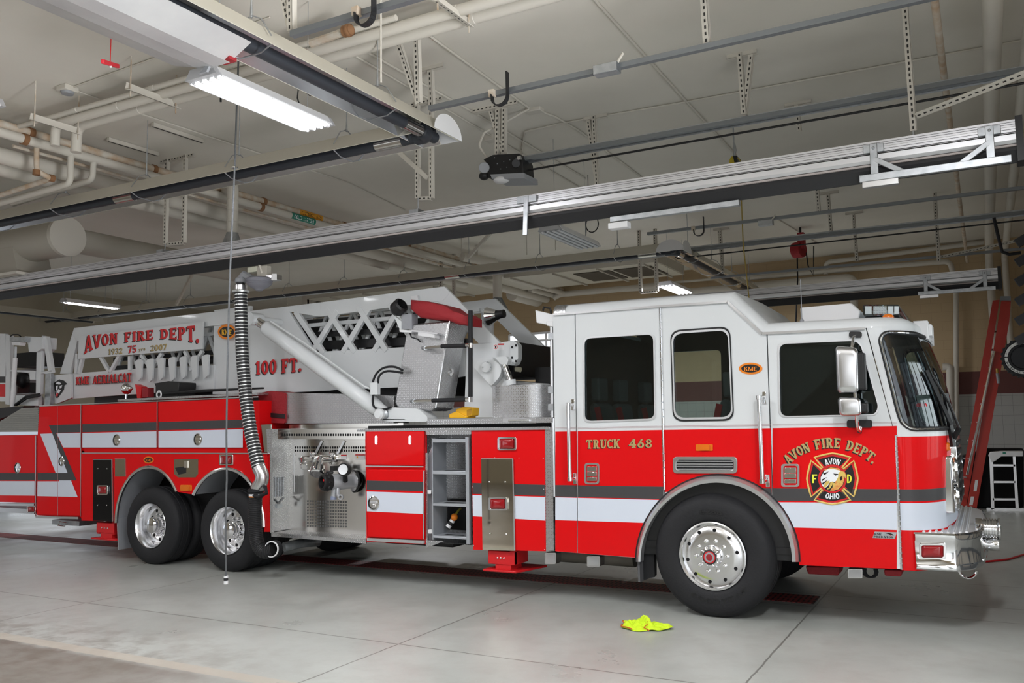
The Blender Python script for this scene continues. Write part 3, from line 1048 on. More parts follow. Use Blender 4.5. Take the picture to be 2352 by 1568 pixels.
# rounded front edge of the roof
prev = None
xsT, xfT = xs_of(ZG), xf_of(ZG)
for a in ang:
    r = [section(ZG + RH * sin(radians(a)), i / NU, xsT - .02, xfT, RY * (1 - cos(radians(a)))) for i in range(NU + 1)]
    r += [V((p.x, FARY - p.y, p.z)) for p in reversed(r[:-1])]
    if prev: nose.add(prev + r, [(i, i + 1, len(r) + i + 1, len(r) + i) for i in range(len(r) - 1)], M_WHITE)
    prev = r
cr = [V((p.x * .0 + xsT - .04, p.y, p.z)) for p in prev]
nose.add(prev + cr, [(i, i + 1, len(prev) + i + 1, len(prev) + i) for i in range(len(prev) - 1)], M_WHITE)
nose.build('cab_nose', TRUCK, smooth=40)
ws = wsh.build('windshield', TRUCK, smooth=60)
top = [S(ZT, uL(ZT) + (1 - uL(ZT)) * i / 24) for i in range(25)]; bot = [S(ZB, uL(ZB) + (1 - uL(ZB)) * i / 24) for i in range(25)]
loop = edgeL + top[1:] + [V((p.x, FARY - p.y, p.z)) for p in reversed(edgeL + top[1:-1])]
loop += [V((p.x, FARY - p.y, p.z)) for p in bot[1:]] + bot[::-1][1:-1]
mb = MB(M_BLACK); mb.tube([p + V((.002, -.004, 0)) for p in loop], .020, 8, M_BLACK, closed=True); mb.build('windshield_seal', ws)
mb = MB(M_CHROME); mb.tube([p + V((.006, -.018, 0)) for p in loop], .009, 8, M_CHROME, closed=True); mb.build('windshield_trim', ws)
# windscreen stickers, wipers
mb = MB(M_LRED); p = S(ZB + .2, .36); n = V((.5, -.8, 0)).normalized(); t = V((.8, .5, 0))
mb.prism([p - n * .012 + t * a + V((0, 0, b)) for a, b in rr(-.05, -.016, .05, .016, .015)], -n * .002 * -1); mb.build('inspection_sticker', ws, smooth=0)
mb = MB(M_BLACK)
a, b, c = S(ZB - .12, .64) + V((.03, -.02, 0)), S(ZB + .02, .60) + V((.10, -.03, -.02)), S(ZB + .46, .50) + V((.035, -.02, 0))
mb.bar(a, b, .03, .03); mb.tube([b, (b + c) / 2 + V((.02, 0, 0)), c], .012, 8)
mb.bar(S(ZB + .03, .57) + V((.05, -.02, 0)), S(ZB + .5, .47) + V((.02, -.02, 0)), .022, .03)
mb.bar(S(ZB - .16, .60) + V((.05, 0, 0)), S(ZB + .3, .63) + V((.05, -.01, 0)), .04, .03)
mb.build('wiper', TRUCK)
# dashboard and steering wheel
mb = MB(M_GREY); mb.bb((1.30, .15, 1.25), (1.72, 2.35, 1.66), M_BLACK); mb.lathe([(.2, 0), (.22, .02), (.2, .04)], (1.15, .65, 1.72), (.6, 0, -.8), 20, M_BLACK); mb.build('dashboard', TRUCK)
# seats
def seat(x, y, face, h=2.28, belt=True, grey=M_SEAT):
    mb = MB(grey)
    s = 1 if face > 0 else -1
    mb.box((x, y, 1.12), (.46, .46, .14))
    pr = [(x - s * a, b) for a, b in ((.16, 1.16), (.20, 1.5), (.24, h - .30), (.28, h - .27), (.33, h - .30), (.33, 1.5), (.30, 1.12), (.2, 1.1))]
    mb.prism([V((a, y - .21, b)) for a, b in pr], (0, .42, 0)); mb.box((x - s * .30, y, h - .13), (.10, .25, .24)); mb.bb((x - s * .3 - .02, y - .08, h - .3), (x - s * .3 + .02, y + .08, h - .2), M_BLACK)
    mb.bb((x - .2, y - .18, .66), (x + .2, y + .18, 1.06), M_BLACK)
    o = mb.build('seat', TRUCK, bevel=.03)
    if belt:
        k = MB(M_BELT); k.bar((x - s * .24, y - .222, h - .32), (x - s * .06, y - .235, 1.15), .06, .02, M_BELT, (0, 1, 0)); k.build('seat_belt', o)
for x, y, f in ((1.02, .52, 1), (1.02, 1.95, 1), (-.16, .42, -1), (-.16, 2.05, -1), (-.98, .5, 1), (-.98, 1.1, 1), (-.98, 1.9, 1)): seat(x, y, f)

# --- grille and lamps on the front
XF0 = xf_of(1.3)
mb = MB(M_CHROME)
mb.bb((XF0 + .02, .62, 1.0), (XF0 + .075, 1.88, 1.62), M_CHROME)
for k in range(7): mb.bb((XF0 + .07, .70, 1.06 + k * .08), (XF0 + .09, 1.80, 1.10 + k * .08), M_BLACK)
mb.build('grille', TRUCK, bevel=.008)
for y0 in (.34, 1.90):
    mb = MB(M_CHROME)
    mb.bb((XF0 - .06, y0, .98), (XF0 + .045, y0 + .27, 1.47))
    h = mb.build('headlamp_bezel', TRUCK, bevel=.02)
    for k, z in enumerate((1.10, 1.34)):
        q = MB(M_CHROME); q.lathe([(.105, 0), (.11, .03), (.09, .05), (.085, .04), (.0, .05)], (XF0 + .03, y0 + .135, z), (1, 0, 0), 20, [M_CHROME, M_CHROME, M_CHROME, M_CLEAR]); q.build('headlamp', h)
    q = MB(M_AMB); q.bb((XF0 - .03, y0 + .02, 1.51), (XF0 + .035, y0 + .25, 1.585), M_AMB); q.build('turn_lamp', TRUCK, bevel=.02)

# --- front bumper
M_DECK = mat('bright_deck', (.80, .80, .81), .42, .7)
bz0, bz1 = T(2110, 1307.5).z, T(2110, 1222).z
BF = 2.235
PL = [(T(2103, 1260).x, -.012), (2.02, -.012), (2.045, -.004), (2.075, .035), (2.13, .10), (2.19, .22), (2.225, .38), (BF, .55), (BF + .03, 1.25)]
PL = PL + [(x, FARY - y) for x, y in reversed(PL[:-1])]
def bump_ring(z, d): return [V((x + (d if .1 < y < 2.4 else d * .6), y - (d if y < 1.25 else -d) * .7, z)) for x, y in PL]
mb = MB(M_CHROME)
R_ = [bump_ring(bz0, -.02), bump_ring(bz0 + .012, .0), bump_ring(bz0 + .05, .004), bump_ring(bz0 + .058, -.004), bump_ring(bz1 - .075, -.004), bump_ring(bz1 - .062, .004), bump_ring(bz1 - .015, .006), bump_ring(bz1, -.012)]
n = len(PL)
for a, b in zip(R_, R_[1:]): mb.add(a + b, [(i, i + 1, n + i + 1, n + i) for i in range(n - 1)])
bum = mb.build('front_bumper', TRUCK, smooth=40)
mb = MB(M_DECK)
dk = [p + V((0, 0, -.004)) for p in R_[-1]]
mb.prism(dk, (0, 0, -.01), M_DECK)
for k in range(8):
    x = 1.80 + k * .045
    lo = .03 if x < 2.06 else .06 + (x - 2.06) * 1.2
    mb.tube([V((x, lo, bz1 + .0)), V((x, FARY - lo, bz1 + .0))], .011, 8, M_DECK)
mb.build('bumper_deck', bum)
mb = MB(M_CHROME); mb.tube([V((2.19, .34, bz1 + .006)), V((2.205, .5, bz1 + .008)), V((2.21, 1.1, bz1 + .008))], .008, 8); 
for k in range(14): mb.ell((2.185, .36 + k * .05, bz1 + .002), .010, M_CHROME, 8, 5)
mb.build('deck_edge', bum)
def lamp(par, outl, Y, m=M_LENS, name='warning_lamp', t=.03, clear=None):
    mb = MB(M_CHROME); i = scale2(outl, (.80, .76)); ring2(mb, outl, i, Y, t * .6, M_CHROME)
    o = mb.build(name, par, bevel=.003)
    q = MB(m); c = V((sum(p[0] for p in i) / len(i), sum(p[1] for p in i) / len(i)))
    L = [TP(scale2(i, k), Y - d) for k, d in ((1, .004), (.9, t * .75), (.6, t), (.2, t * 1.08))]
    nn = len(i)
    for a, b in zip(L, L[1:]): q.add(a + b, [(j, (j + 1) % nn, nn + (j + 1) % nn, nn + j) for j in range(nn)])
    q.poly(L[-1])
    q.build('lens', o, smooth=60)
    return o
lamp(TRUCK, rr(2111, 1248, 2173, 1284, 5), -.006)
# siren and tow eye
mb = MB(M_CHROME); sx = at(2262, 1213, Y=.8)
mb.lathe([(.05, -.06), (.085, -.05), (.085, .0), (.078, .004)] + [p for k in range(5) for p in ((.078, .008 + k * .022), (.086, .012 + k * .022), (.086, .022 + k * .022), (.078, .026 + k * .022))] + [(.095, .128), (.095, .14), (.0, .15)], (sx.x - .02, .8, sx.z), (1, 0, 0), 28)
mb.build('siren', bum)
mb = MB(M_CHROME); sx2 = at(2262, 1249, Y=.8)
mb.lathe([(.04, -.04), (.05, .0), (.05, .05), (.055, .06), (.055, .13), (.0, .135)], (sx2.x - .02, .8, sx2.z), (1, 0, 0), 20); mb.build('horn', bum)
mb = MB(M_CHROME); c = T(2222, 1306, .3); mb.tube([c + V((.065 * cos(a), 0, .065 * sin(a) - .01)) for a in [pi + pi * i / 10 for i in range(11)]], .011, 8); mb.build('tow_eye', bum)
# little hanging strip
# --- mirrors
mir = MB(M_BLACK)
mir.prism(TP(rr(1950, 761, 1979, 775, 5), -.03), (0, .028, 0)); mir.prism(TP(rr(1945, 964, 2003, 982, 5), -.03), (0, .028, 0)); mir.prism(TP([(1966, 980), (1981, 980), (1978, 996), (1970, 993)], -.03), (0, .02, 0))
mo = mir.build('mirror_bracket', TRUCK, bevel=.004)
mb = MB(M_ALUP)
P = [(1964, 770, -.03), (1960, 776, -.10), (1957, 797, -.17), (1957, 830, -.18), (1964, 905, -.18), (1966, 940, -.18), (1968, 968, -.15), (1970, 985, -.09), (1975, 990, -.04), (1977, 980, -.03)]
mb.tube([T(*p) for p in P], .014, 10); mb.build('mirror_arm', mo)
def mirror(x0, y0, x1, y1, Y, skew=0):
    mb = MB(M_ALU)
    o = rq([(x0, y0), (x1, y0 + skew), (x1 + 3, y1), (x0 + 5, y1 + skew * .4)], 12, 6)
    L = [(1.0, .10), (1.0, .0), (.985, -.022), (.94, -.042), (.85, -.054), (.7, -.058)]
    R = [TP(scale2(o, k), Y + d) for k, d in L]
    # push the whole ring along Y only, keep apparent outline
    nn = len(o)
    for a, b in zip(R, R[1:]): mb.add(a + b, [(j, (j + 1) % nn, nn + (j + 1) % nn, nn + j) for j in range(nn)])
    mb.poly(R[-1]); mb.poly(R[0])
    h = mb.build('mirror_housing', mo, smooth=60)
    g = MB(M_BLACK); a = T(x1 - 4, y0 + 12 + skew, Y + .06); b = T(x1 - 2, y1 - 6, Y + .06)
    g.bb((a.x, Y + .02, b.z), (a.x + .07, Y + .13, a.z), M_BLACK); g.build('mirror_face', mo, bevel=.015)
mirror(1918, 794, 1970, 902, -.22, 4)
mirror(1923, 911, 1977, 954, -.22, 2)

# --- on the roof
RZ = ZG + RH
mb = MB(M_FIX)
a, b = T(1838, 738, .5), T(1975, 731, .5)
o = [(1838, 706), (1956, 696), (1976, 714), (1972, 738), (1839, 740)]
mb.prism(TP(o, .42), (0, 1.1, 0), M_FIX); mb.build('roof_equipment_box', TRUCK, bevel=.012)
mb = MB(M_GREY); a = T(1842, 738, .3); mb.tube([a, T(1838.5, 641, .3)], [.005, .003], 6); mb.ell(a, (.02, .02, .03)); mb.build('whip_antenna', TRUCK)
mb = MB(M_BLACK); mb.bb(T(1985, 727, .35), T(2068, 722, .35) + V((0, 1.7, 0)), M_BLACK)
lb = mb.build('light_bar', TRUCK, bevel=.01)
mb = MB(M_DOME); mb.prism(TP(rr(1982, 699, 2066, 725, 5), .33), (0, 1.75, 0)); mb.build('light_bar_lens', lb, bevel=.012)
mb = MB(M_CHROME)
for x0, x1 in ((1987, 2002), (2006, 2036), (2040, 2052), (2054, 2064)): mb.prism(TP([(x0, 703), (x1, 703), (x1, 721), (x0, 721)], .35), (0, .01, 0), M_TRIM if x0 != 2006 else M_FIX)
for i in range(5):
    for j in range(3): mb.ell(T(2009 + i * 6, 706 + j * 6, .345), .006, M_FIX, 8, 5)
mb.build('light_bar_module', lb)
mb = MB(M_AMB); mb.ell(T(2040, 729, .28), (.05, .05, .035)); mb.build('amber_roof_lamp', TRUCK)
mb = MB(M_FIX); mb.prism(TP([(2096, 737), (2131, 735), (2133, 778), (2112, 780)], .75), (0, 1.0, 0)); mb.prism(TP([(2131, 744), (2140, 744), (2141, 770), (2132, 772)], .8), (0, .3, 0)); mb.build('front_equipment_box', TRUCK, bevel=.008)
# spot lamp and floodlight on the rear corner of the cab
mb = MB(M_FIX); mb.prism(TP([(1229, 712), (1271, 722), (1271, 748), (1232, 741)], .02), (0, .12, 0)); mb.prism(TP([(1254, 738), (1270, 738), (1270, 750), (1256, 748)], .0), (0, .1, 0)); fl = mb.build('floodlight', TRUCK, bevel=.006)
mb = MB(M_BLACK); mb.tube([T(1247, 714, .08), T(1249, 705, .08), T(1264, 708, .08), T(1266, 720, .08)], .012, 8); mb.build('floodlight_handle', fl)
mb = MB(M_GALV); mb.tube([T(1267, 740, .05), T(1269, 960, .05)], .02, 8, M_ALU)
for y in (772, 895, 935): mb.box(T(1267, y, .04), (.06, .05, .07), M_GALV)
mb.tube([T(1271, 960, .04), T(1273.5, 1140, .04)], .022, 8, M_ALU); mb.tube([T(1273.5, 1140, .04), T(1274, 1180, .04)], .028, 8, M_RUB); mb.tube([T(1274, 1185, .04), T(1271, 1220, .05), T(1273, 1262, .06)], .016, 8, M_RUB)
mb.build('telescoping_pole', TRUCK)
# frame and fittings below the cab
mb = MB(M_BLACK)
mb.bb((-9.6, .45, .62), (1.9, .62, .92)); mb.bb((-9.6, 1.88, .62), (1.9, 2.05, .92)); mb.bb((-1.5, .62, .58), (1.3, 1.9, .95))
mb.bb((-4.9, .5, .60), (-1.6, 2.0, .95)); mb.tube([V((-9, 1.25, .62)), V((0, 1.25, .55))], .08, 10)
mb.build('chassis_frame', TRUCK)
def gl(x, y, w, h, Y=.25):
    mb = MB(M_ALU); o = rr(x - w, y - h, x + w, y + h, 3); mb.prism(TP(o, Y), (0, .12, 0), M_ALU)
    mb.prism(TP(scale2(o, (.8, .72)), Y - .003), (0, .002, 0), M_FIX); return mb.build('ground_light', TRUCK, bevel=.004)
gl(1363, 1289, 15, 12); gl(1264, 1282, 13, 13); gl(1964, 1317, 17, 11)
mb = MB(M_LRED); mb.prism(TP([(1850, 1300), (1928, 1302), (1925, 1322), (1856, 1318)], .5), (0, .3, 0), M_CANVAS); mb.prism(TP([(2030, 1308), (2072, 1309), (2070, 1324), (2032, 1322)], .15), (0, .3, 0), M_CANVAS); mb.build('spring_hanger', TRUCK, bevel=.01)
mb = MB(M_RUB)
for k in range(3): c = T(1996 + k * 3, 1312, .3); mb.tube([c + V((.05 * cos(a), 0, .05 * sin(a))) for a in [i * pi / 6 for i in range(-7, 2)]], .009, 6)
mb.build('hanging_hose', TRUCK)
mb = MB(M_STEEL); mb.tube([T(1282, 1268, .75), T(1460, 1280, .75)], .10, 14, mat('exhaust_dull', (.20, .18, .15), .6, .4)); mb.build('exhaust_pipe', TRUCK)
# ------------------------------------------------------------------ wheels
def front_wheel(c, R, flip=1):
    """c = centre on the outer face, axle along Y; flip -1 for the far side."""
    ax = V((0, -flip, 0)); W = .38
    mb = MB(M_TYRE)
    prof = [(.300, -.02), (.315, .004), (.36, .022), (.43, .030), (.50, .018), (.535, -.005), (.553, -.035), (R, -.055), (R, -.12), (R - .012, -.125), (R - .012, -.14), (R, -.145), (R, -.21), (R - .012, -.215), (R - .012, -.23), (R, -.235), (R, -W + .05), (.55, -W + .03), (.50, -W), (.36, -W - .02), (.30, -W)]
    mb.lathe(prof, c, ax, 72)
    w = MB(M_RIM)
    k = [(.268, -.06), (.283, -.012), (.305, .006), (.312, .016), (.300, .020), (.282, .004), (.272, -.012), (.25, .002), (.225, .014), (.19, .016), (.15, .018), (.105, .020), (.10, .02)]
    w.lathe(k, c, ax, 64)
    o = mb.build('wheel', TRUCK, smooth=50)
    r = w.build('rim', o, smooth=40)
    h = MB(M_VOID)
    for i in range(10):
        a = 2 * pi * (i + .3) / 10; p = c + V((.236 * cos(a), 0, .236 * sin(a)))
        h.cyl(p + ax * .010, p + ax * .0155, .0165, 12, M_VOID)
    h.build('hand_holes', o, smooth=0)
    for i in range(10):
        n = MB(M_CHROME)
        a = 2 * pi * (i + .05) / 10; p = c + V((.143 * cos(a), 0, .143 * sin(a)))
        n.lathe([(.019, .01), (.019, .03), (.014, .05), (.0, .056)], p, ax, 10)
        n.build('lug_nut', o)
    u = MB(M_CHROME)
    u.lathe([(.104, .015), (.104, .05), (.095, .075), (.072, .085), (.066, .10), (.055, .105), (.045, .105), (.03, .108), (.0, .11)], c, ax, 32, [M_CHROME] * 4 + [M_BLACK, M_LRED, M_GREY, M_CANVAS])
    for i in range(10):
        a = 2 * pi * i / 10; u.ell(c + V((.083 * cos(a), 0, .083 * sin(a))) + ax * .08, .008, M_CHROME, 8, 5)
    u.build('hub', o)
    if flip > 0:
        t = MB(M_BLACK)
        def tl(u_, v, a0, a1, r0, r1):
            a = radians(a0 + (a1 - a0) * u_); rr_ = r0 + (r1 - r0) * v
            return c + V((rr_ * sin(a), -.031, rr_ * cos(a)))
        letters(t, 'G286', lambda a, b: tl(a, b, -14, 16, .385, .43), M_BLACK, sf=False)
        t.build('tyre_lettering', o, smooth=0); t = MB(M_BLACK)
        letters(t, 'GOODYEAR', lambda a, b: tl(a, 1 - b, 210, 130, .385, .43), M_BLACK, sf=False)
        t.build('tyre_lettering', o, smooth=0)


def rear_wheel(c, R, flip=1):
    ax = V((0, -flip, 0))
    mb = MB(M_TYRE)
    for d in (0, -.33):
        prof = [(.28, d - .03), (.295, d), (.34, d + .016), (.41, d + .02), (R - .04, d + .004), (R - .012, d - .02), (R, d - .04), (R, d - .09), (R - .01, d - .095), (R - .01, d - .105), (R, d - .11), (R, d - .17), (R - .01, d - .175), (R - .01, d - .185), (R, d - .19), (R, d - .25), (R - .02, d - .275), (.40, d - .30), (.28, d - .28)]
        mb.lathe(prof, c, ax, 64)
    o = mb.build('wheel', TRUCK, smooth=50)
    w = MB(M_RIM)
    w.lathe([(.293, -.01), (.30, .008), (.296, .014), (.285, .0), (.278, -.02), (.262, -.05), (.256, -.12), (.25, -.16), (.235, -.178), (.16, -.175), (.12, -.172), (.10, -.17)], c, ax, 56)
    r = w.build('rim', o, smooth=45)
    h = MB(M_VOID)
    for i in range(10):
        a = 2 * pi * (i + .3) / 10; p = c + V((.205 * cos(a), 0, .205 * sin(a))) - ax * .178
        h.cyl(p, p + ax * .003, .022, 12, M_VOID)
    h.build('hand_holes', o, smooth=0)
    u = MB(M_CHROME)
    u.lathe([(.115, -.172), (.115, -.09), (.108, -.05), (.10, -.045), (.098, -.01), (.07, .0), (.0, .004)], c, ax, 28)
    for i in range(10):
        a = 2 * pi * i / 10; p = c + V((.143 * cos(a), 0, .143 * sin(a)))
        u.lathe([(.02, -.175), (.02, -.14), (.014, -.12), (0, -.115)], p, ax, 10)
    u.build('hub', o)


fw = T(1637, 1286, -.01); FR = .565
fw.z = FR - .004
front_wheel(fw, FR); front_wheel(V((fw.x, FARY, fw.z)), FR, -1)
RWZ = .515
for px in (346, 523):
    p = T(px, 1210, -.0); p.z = RWZ - .003
    rear_wheel(p, RWZ); rear_wheel(V((p.x, FARY, p.z)), RWZ, -1)
mb = MB(M_BLACK)
for x in (fw.x, T(346, 1210).x, T(523, 1210).x): mb.cyl((x, .4, .5), (x, 2.1, .5), .12, 12); mb.ell((x, 1.25, .52), (.22, .24, .22))
mb.build('axle', TRUCK)

# ------------------------------------------------------------------ rear body
DK_T = [(112, 976), (184, 974), (547, 963.7), (600, 962)]
DK_B = [(112, 994), (138, 993.7), (554, 982.6), (600, 981)]
WH_T = [(92, 996.4), (558, 985.4), (600, 984)]
WH_B = [(92, 1027.4), (600, 1027.4)]
def rear_stripes(mb, x0, x1, Y=0.0):
    flat(mb, band(x0, x1, DK_T, DK_B), Y - .0015, M_DARK)
    flat(mb, band(x0, x1, WH_T, WH_B), Y - .0015, M_STRIPE)
def latch(par, cx, cy, rx, ry, Y=0.0):
    mb = MB(M_CHROME); c = T(cx, cy, Y); r = (T(cx + rx, cy, Y) - c).length * 1.0; k = (T(cx, cy - ry, Y) - c).length
    R = max(r, k)
    mb.lathe([(R, 0), (R, .008), (R * .88, .012), (R * .8, .002), (.0, .004)], c, (0, -1, 0), 28, [M_CHROME, M_CHROME, M_BLACK, M_STEEL])
    mb.box(c + V((0, -.008, .01)), (R * 1.1, .014, R * .28), M_CHROME); mb.lathe([(R * .3, .0), (R * .3, .012), (0, .014)], c + V((0, 0, -R * .4)), (0, -1, 0), 14, M_CHROME)
    return mb.build('paddle_latch', par)
ptop = lambda x: 933 + (912 - 933) * (x - 91) / (592 - 91)
d0 = plate('compartment_door', [(91, ptop(91)), (184, ptop(184)), (183, 1184), (84.5, 1182), (86, 1000)], 0, .04, M_RED, bevel=.004, extra=lambda mb: (
    flat(mb, [(112, 976), (184.3, 973.8), (184.3, 992.3), (129, 994)], -.0015, M_DARK), flat(mb, [(112, 976), (121, 976), (129, 994), (176, 1103), (157, 1103), (155, 1085.7), (120, 995)], -.0016, M_DARK),
    flat(mb, [(92, 996), (120, 995), (155, 1085.7), (128, 1085.7)], -.0015, M_STRIPE), flat(mb, [(130, 995), (184.3, 993.5), (184, 1027.4), (145, 1027.4)], -.0015, M_STRIPE),
    flat(mb, [(86, 1085.8), (157, 1085.7), (157, 1103), (86, 1103)], -.0015, M_DARK), flat(mb, [(86, 1105), (136, 1105), (136, 1103), (163, 1103), (178.5, 1141), (85.5, 1139)], -.0015, M_STRIPE),
    flat(mb, [(131.3, 930), (132.2, 930), (133, 1183), (132, 1183)], -.0018, M_PIN)))
latch(d0, 142, 1059, 7, 11)
d1 = plate('compartment_door', [(189, ptop(189) + 1), (360, ptop(360) + 1), (359.5, 1027), (189, 1027.5)], 0, .04, M_RED, bevel=.004, extra=lambda mb: rear_stripes(mb, 189.3, 359.3))
latch(d1, 268.5, 1010.5, 9, 13.5)
d2 = plate('compartment_door', [(363.5, ptop(363) + 1), (557, ptop(557) + 1), (558, 1026.5), (363.5, 1027)], 0, .04, M_RED, bevel=.004, extra=lambda mb: rear_stripes(mb, 364, 557.7))
latch(d2, 455, 1009, 9.5, 14)
# leftmost compartment
d3 = plate('compartment_door', [(-130, 1003), (80, 998.5), (79, 1154), (-130, 1150)], .0, .04, M_RED, bevel=.004, extra=lambda mb: (
    flat(mb, [(-130, 1086), (80, 1086), (79.7, 1103), (-130, 1103)], -.0015, M_DARK), flat(mb, [(-130, 1104.5), (79.5, 1104.5), (79.3, 1138), (-130, 1136)], -.0015, M_STRIPE)))
latch(d3, 41, 1074, 7.5, 12)
mb = MB(M_ALU)
mb.bar(T(-130, 1156, .0), T(80, 1159, .0), .03, .035, M_ALU); mb.bar(T(84, 1187, 0), T(182, 1189, 0), .03, .03, M_ALU)
for (a, b) in (((83, 1000), (82, 1187)), ((186.5, 929), (185, 1186)), ((361.5, 922), (361.5, 1026))): mb.bar(T(*a, -.004), T(*b, -.004), .012, .012, M_ALU, (0, 1, 0))
mb.bar(T(188, 1040, -.004), T(617, 1041, -.004), .012, .015, M_ALU); mb.bar(T(91, ptop(91) - 1, -.004), T(592, ptop(592) - 1, -.004), .02, .014, M_ALU)
mb.build('body_trim', TRUCK)
M_SLATS = mat('slat_grey', (.30, .295, .27), .45, .3)
# slatted tailboard side at the rear
sl = [(89.6, 935.7), (51, 936.5), (17, 957), (-60, 1004), (-60, 998), (88, 991)]
mb = MB(M_ALU); mb.prism(TP([(89.6, 935.7), (51, 936.5), (17, 957), (-40, 992), (88, 991)], .01), (0, .02, 0), M_SLATS)
for k in range(10):
    y = 940 + k * 5; xl = 47 - (y - 939) * 1.65; mb.bar(T(xl, y, .004), T(88, y - .4, .004), .012, .012, M_SLATS)
mb.build('slatted_side', TRUCK)
# body shell: everything behind the panels
mb = MB(M_RED)
xb0, xb1 = T(-130, 1003).x, T(592, 912).x
zt, zm, zb = T(189, 930).z, T(189, 1035).z, T(189, 1190).z
mb.bb((T(91, 933).x, .03, zm - .05), (xb1, FARY, zt - .02), M_RED)
mb.bb((xb0, .03, T(40, 1150).z), (T(82, 1100).x, FARY, T(40, 1000).z), M_RED)
mb.bb((T(84, 1100).x, .03, zb), (T(187, 1100).x, FARY, zm), M_RED)
mb.bb((T(187, 1100).x, .7, zb + .05), (T(620, 1100).x, 1.8, zm), M_BLACK)
mb.build('body_shell', TRUCK, smooth=0)
# lower side with two wheel arches
A1 = arc(343, 1200, 76, 128, 180, 360, 32); A2 = arc(518, 1210, 88, 134, 180, 360, 32)
a1 = [p for p in A1 if p[0] < 343 or p[1] < 1138]; a2 = [p for p in A2 if p[0] > 518 or p[1] < 1138]
low = [(187, 1042), (620, 1042), (621, 1221), (606, 1221)] + a2[::-1] + a1[::-1] + [(265, 1197), (187, 1195)]
plate('wheel_arch_panel', low, 0, .03, M_RED)
mb = MB(M_ALUP)
for A in (a1, a2): mb.tube([T(*p, -.008) for p in A], .024, 10, M_ALUP)
mb.build('arch_trim', TRUCK)
mb = MB(M_GREY)
for A in (a1, a2):
    for p, q in zip(A, A[1:]):
        u, w = T(*p, .01), T(*q, .01); mb.add([u, w, w + V((0, .6, 0)), u + V((0, .6, 0))], [(0, 1, 2, 3)])
mb.prism([T(268, 1190, .02), T(271, 1262, .02), T(271, 1262, .02) + V((0, .5, 0)), T(268, 1190, .02) + V((0, .5, 0))], (.02, 0, 0), M_GREY)
mb.build('wheel_well', TRUCK, smooth=60)
# black jack cover, fuel door, badge, stepwell, lamps on the lower side
mb = MB(M_BLACK); mb.prism(TP([(214, 1055.5), (259, 1055.5), (261, 1197), (213, 1195)], -.006), (0, .006, 0), mat('black_polished', (.02, .02, .022), .06, .6))
jc = mb.build('jack_cover', TRUCK)
mb = MB(M_ALU); mb.bar(T(257.5, 1055, -.01), T(259, 1197, -.01), .018, .012, M_ALU, (0, 1, 0)); mb.bar(T(214, 1055, -.01), T(258, 1055, -.01), .01, .008, M_ALU)
for x, y in ((225, 1076), (246, 1076), (224, 1160), (245, 1160)): mb.ell(T(x, y, -.008), .010, M_CHROME, 8, 5)
mb.build('cover_trim', jc)
lamp(TRUCK, rr(222, 1114, 247, 1136, 3), -.008)
mb = MB(M_BLACK); mb.prism(TP([(264, 1053), (288.5, 1053), (288.5, 1094), (264, 1094)], -.004), (0, .004, 0), M_STEELM)
mb.bar(T(288, 1053, -.006), T(288.5, 1094, -.006), .01, .01, M_ALU, (0, 1, 0)); mb.bar(T(264, 1053.5, -.006), T(288, 1053.5, -.006), .01, .008, M_ALU); mb.build('inspection_panel', TRUCK)
badge(TRUCK, 341, 1056, 11.5, 8, 0, M_OR)
mb = MB(M_STEELM); o = [(400, 1054.5), (455, 1054), (455, 1088), (449, 1096), (409, 1096), (400, 1088)]; i2 = scale2(o, .93)
mb.prism(TP(o, -.004), (0, .006, 0), M_STEELM); mb.build('fuel_door', TRUCK)
mb = MB(M_BLACK); mb.prism(TP([(402, 1074), (428, 1070), (427, 1086), (410, 1090)], -.006), (0, .002, 0), M_BLACK); mb.prism(TP([(423, 1058), (431, 1058), (431, 1074), (423, 1074)], -.012), (0, .008, 0), M_CHROME); mb.build('fuel_door_latch', TRUCK)
lamp(TRUCK, rr(503, 1043.5, 535, 1068, 3), -.002)
marker(TRUCK, 414, 1113, 440, 1128)
# jacks: rear and mid
def jack(x0, x1, yt, yp, Y, name='outrigger_jack'):
    mb = MB(M_LRED)
    a, b = T(x0, yt, Y), T(x1, yt, Y); p0, p1 = T(x0 - 8, yp, Y), T(x1 + 8, yp, Y)
    mb.bb((a.x, Y, p0.z + .05), (a.x + .06, Y + .05, a.z)); mb.bb((b.x - .06, Y, p0.z + .05), (b.x, Y + .05, b.z))
    mb.bb((a.x, Y - .01, a.z - .14), (b.x, Y + .3, a.z)); mb.bb((a.x + .08, Y + .0, a.z - .22), (b.x - .05, Y + .25, a.z - .13))
    mb.bb((a.x + .15, Y + .05, p0.z), (b.x - .15, Y + .2, a.z - .1))
    j = mb.build(name, TRUCK, bevel=.006)
    f = MB(M_LRED)
    l, r = p0.x, p1.x
    o = [V((l, Y - .05, p0.z)), V((r, Y - .05, p0.z)), V((r + .12, Y + .45, p0.z)), V((l + .05, Y + .45, p0.z))]
    f.prism(o, (0, 0, -.025)); f.build('foot_pad', j, bevel=.01)
    n = MB(M_CHROME)
    for k in range(3): n.ell((a.x + .12 + k * (b.x - a.x - .24) / 2, Y - .014, a.z - .07), .012, M_CHROME, 8, 5)
    n.build('bolt', j)
jack(1122, 1182, 1263, 1304, .05); jack(223, 263, 1199, 1233, .05)
# tow hook, brackets behind the rear door
mb = MB(M_GALV); mb.bb(T(120, 1193, .2), T(182, 1208, .2) + V((0, .4, 0))); mb.tube([T(133, 1206, .15), T(137, 1198, .15), T(153, 1200, .15), T(148, 1208, .15), T(133, 1206, .15)], .010, 6, M_CHROME)
mb.bb(T(-60, 1162, .05), T(78, 1180, .05) + V((0, 1.5, 0)), M_ALU); mb.build('rear_step_bracket', TRUCK)
lamp(TRUCK, rr(61, 1161, 81, 1177, 3), -.0)

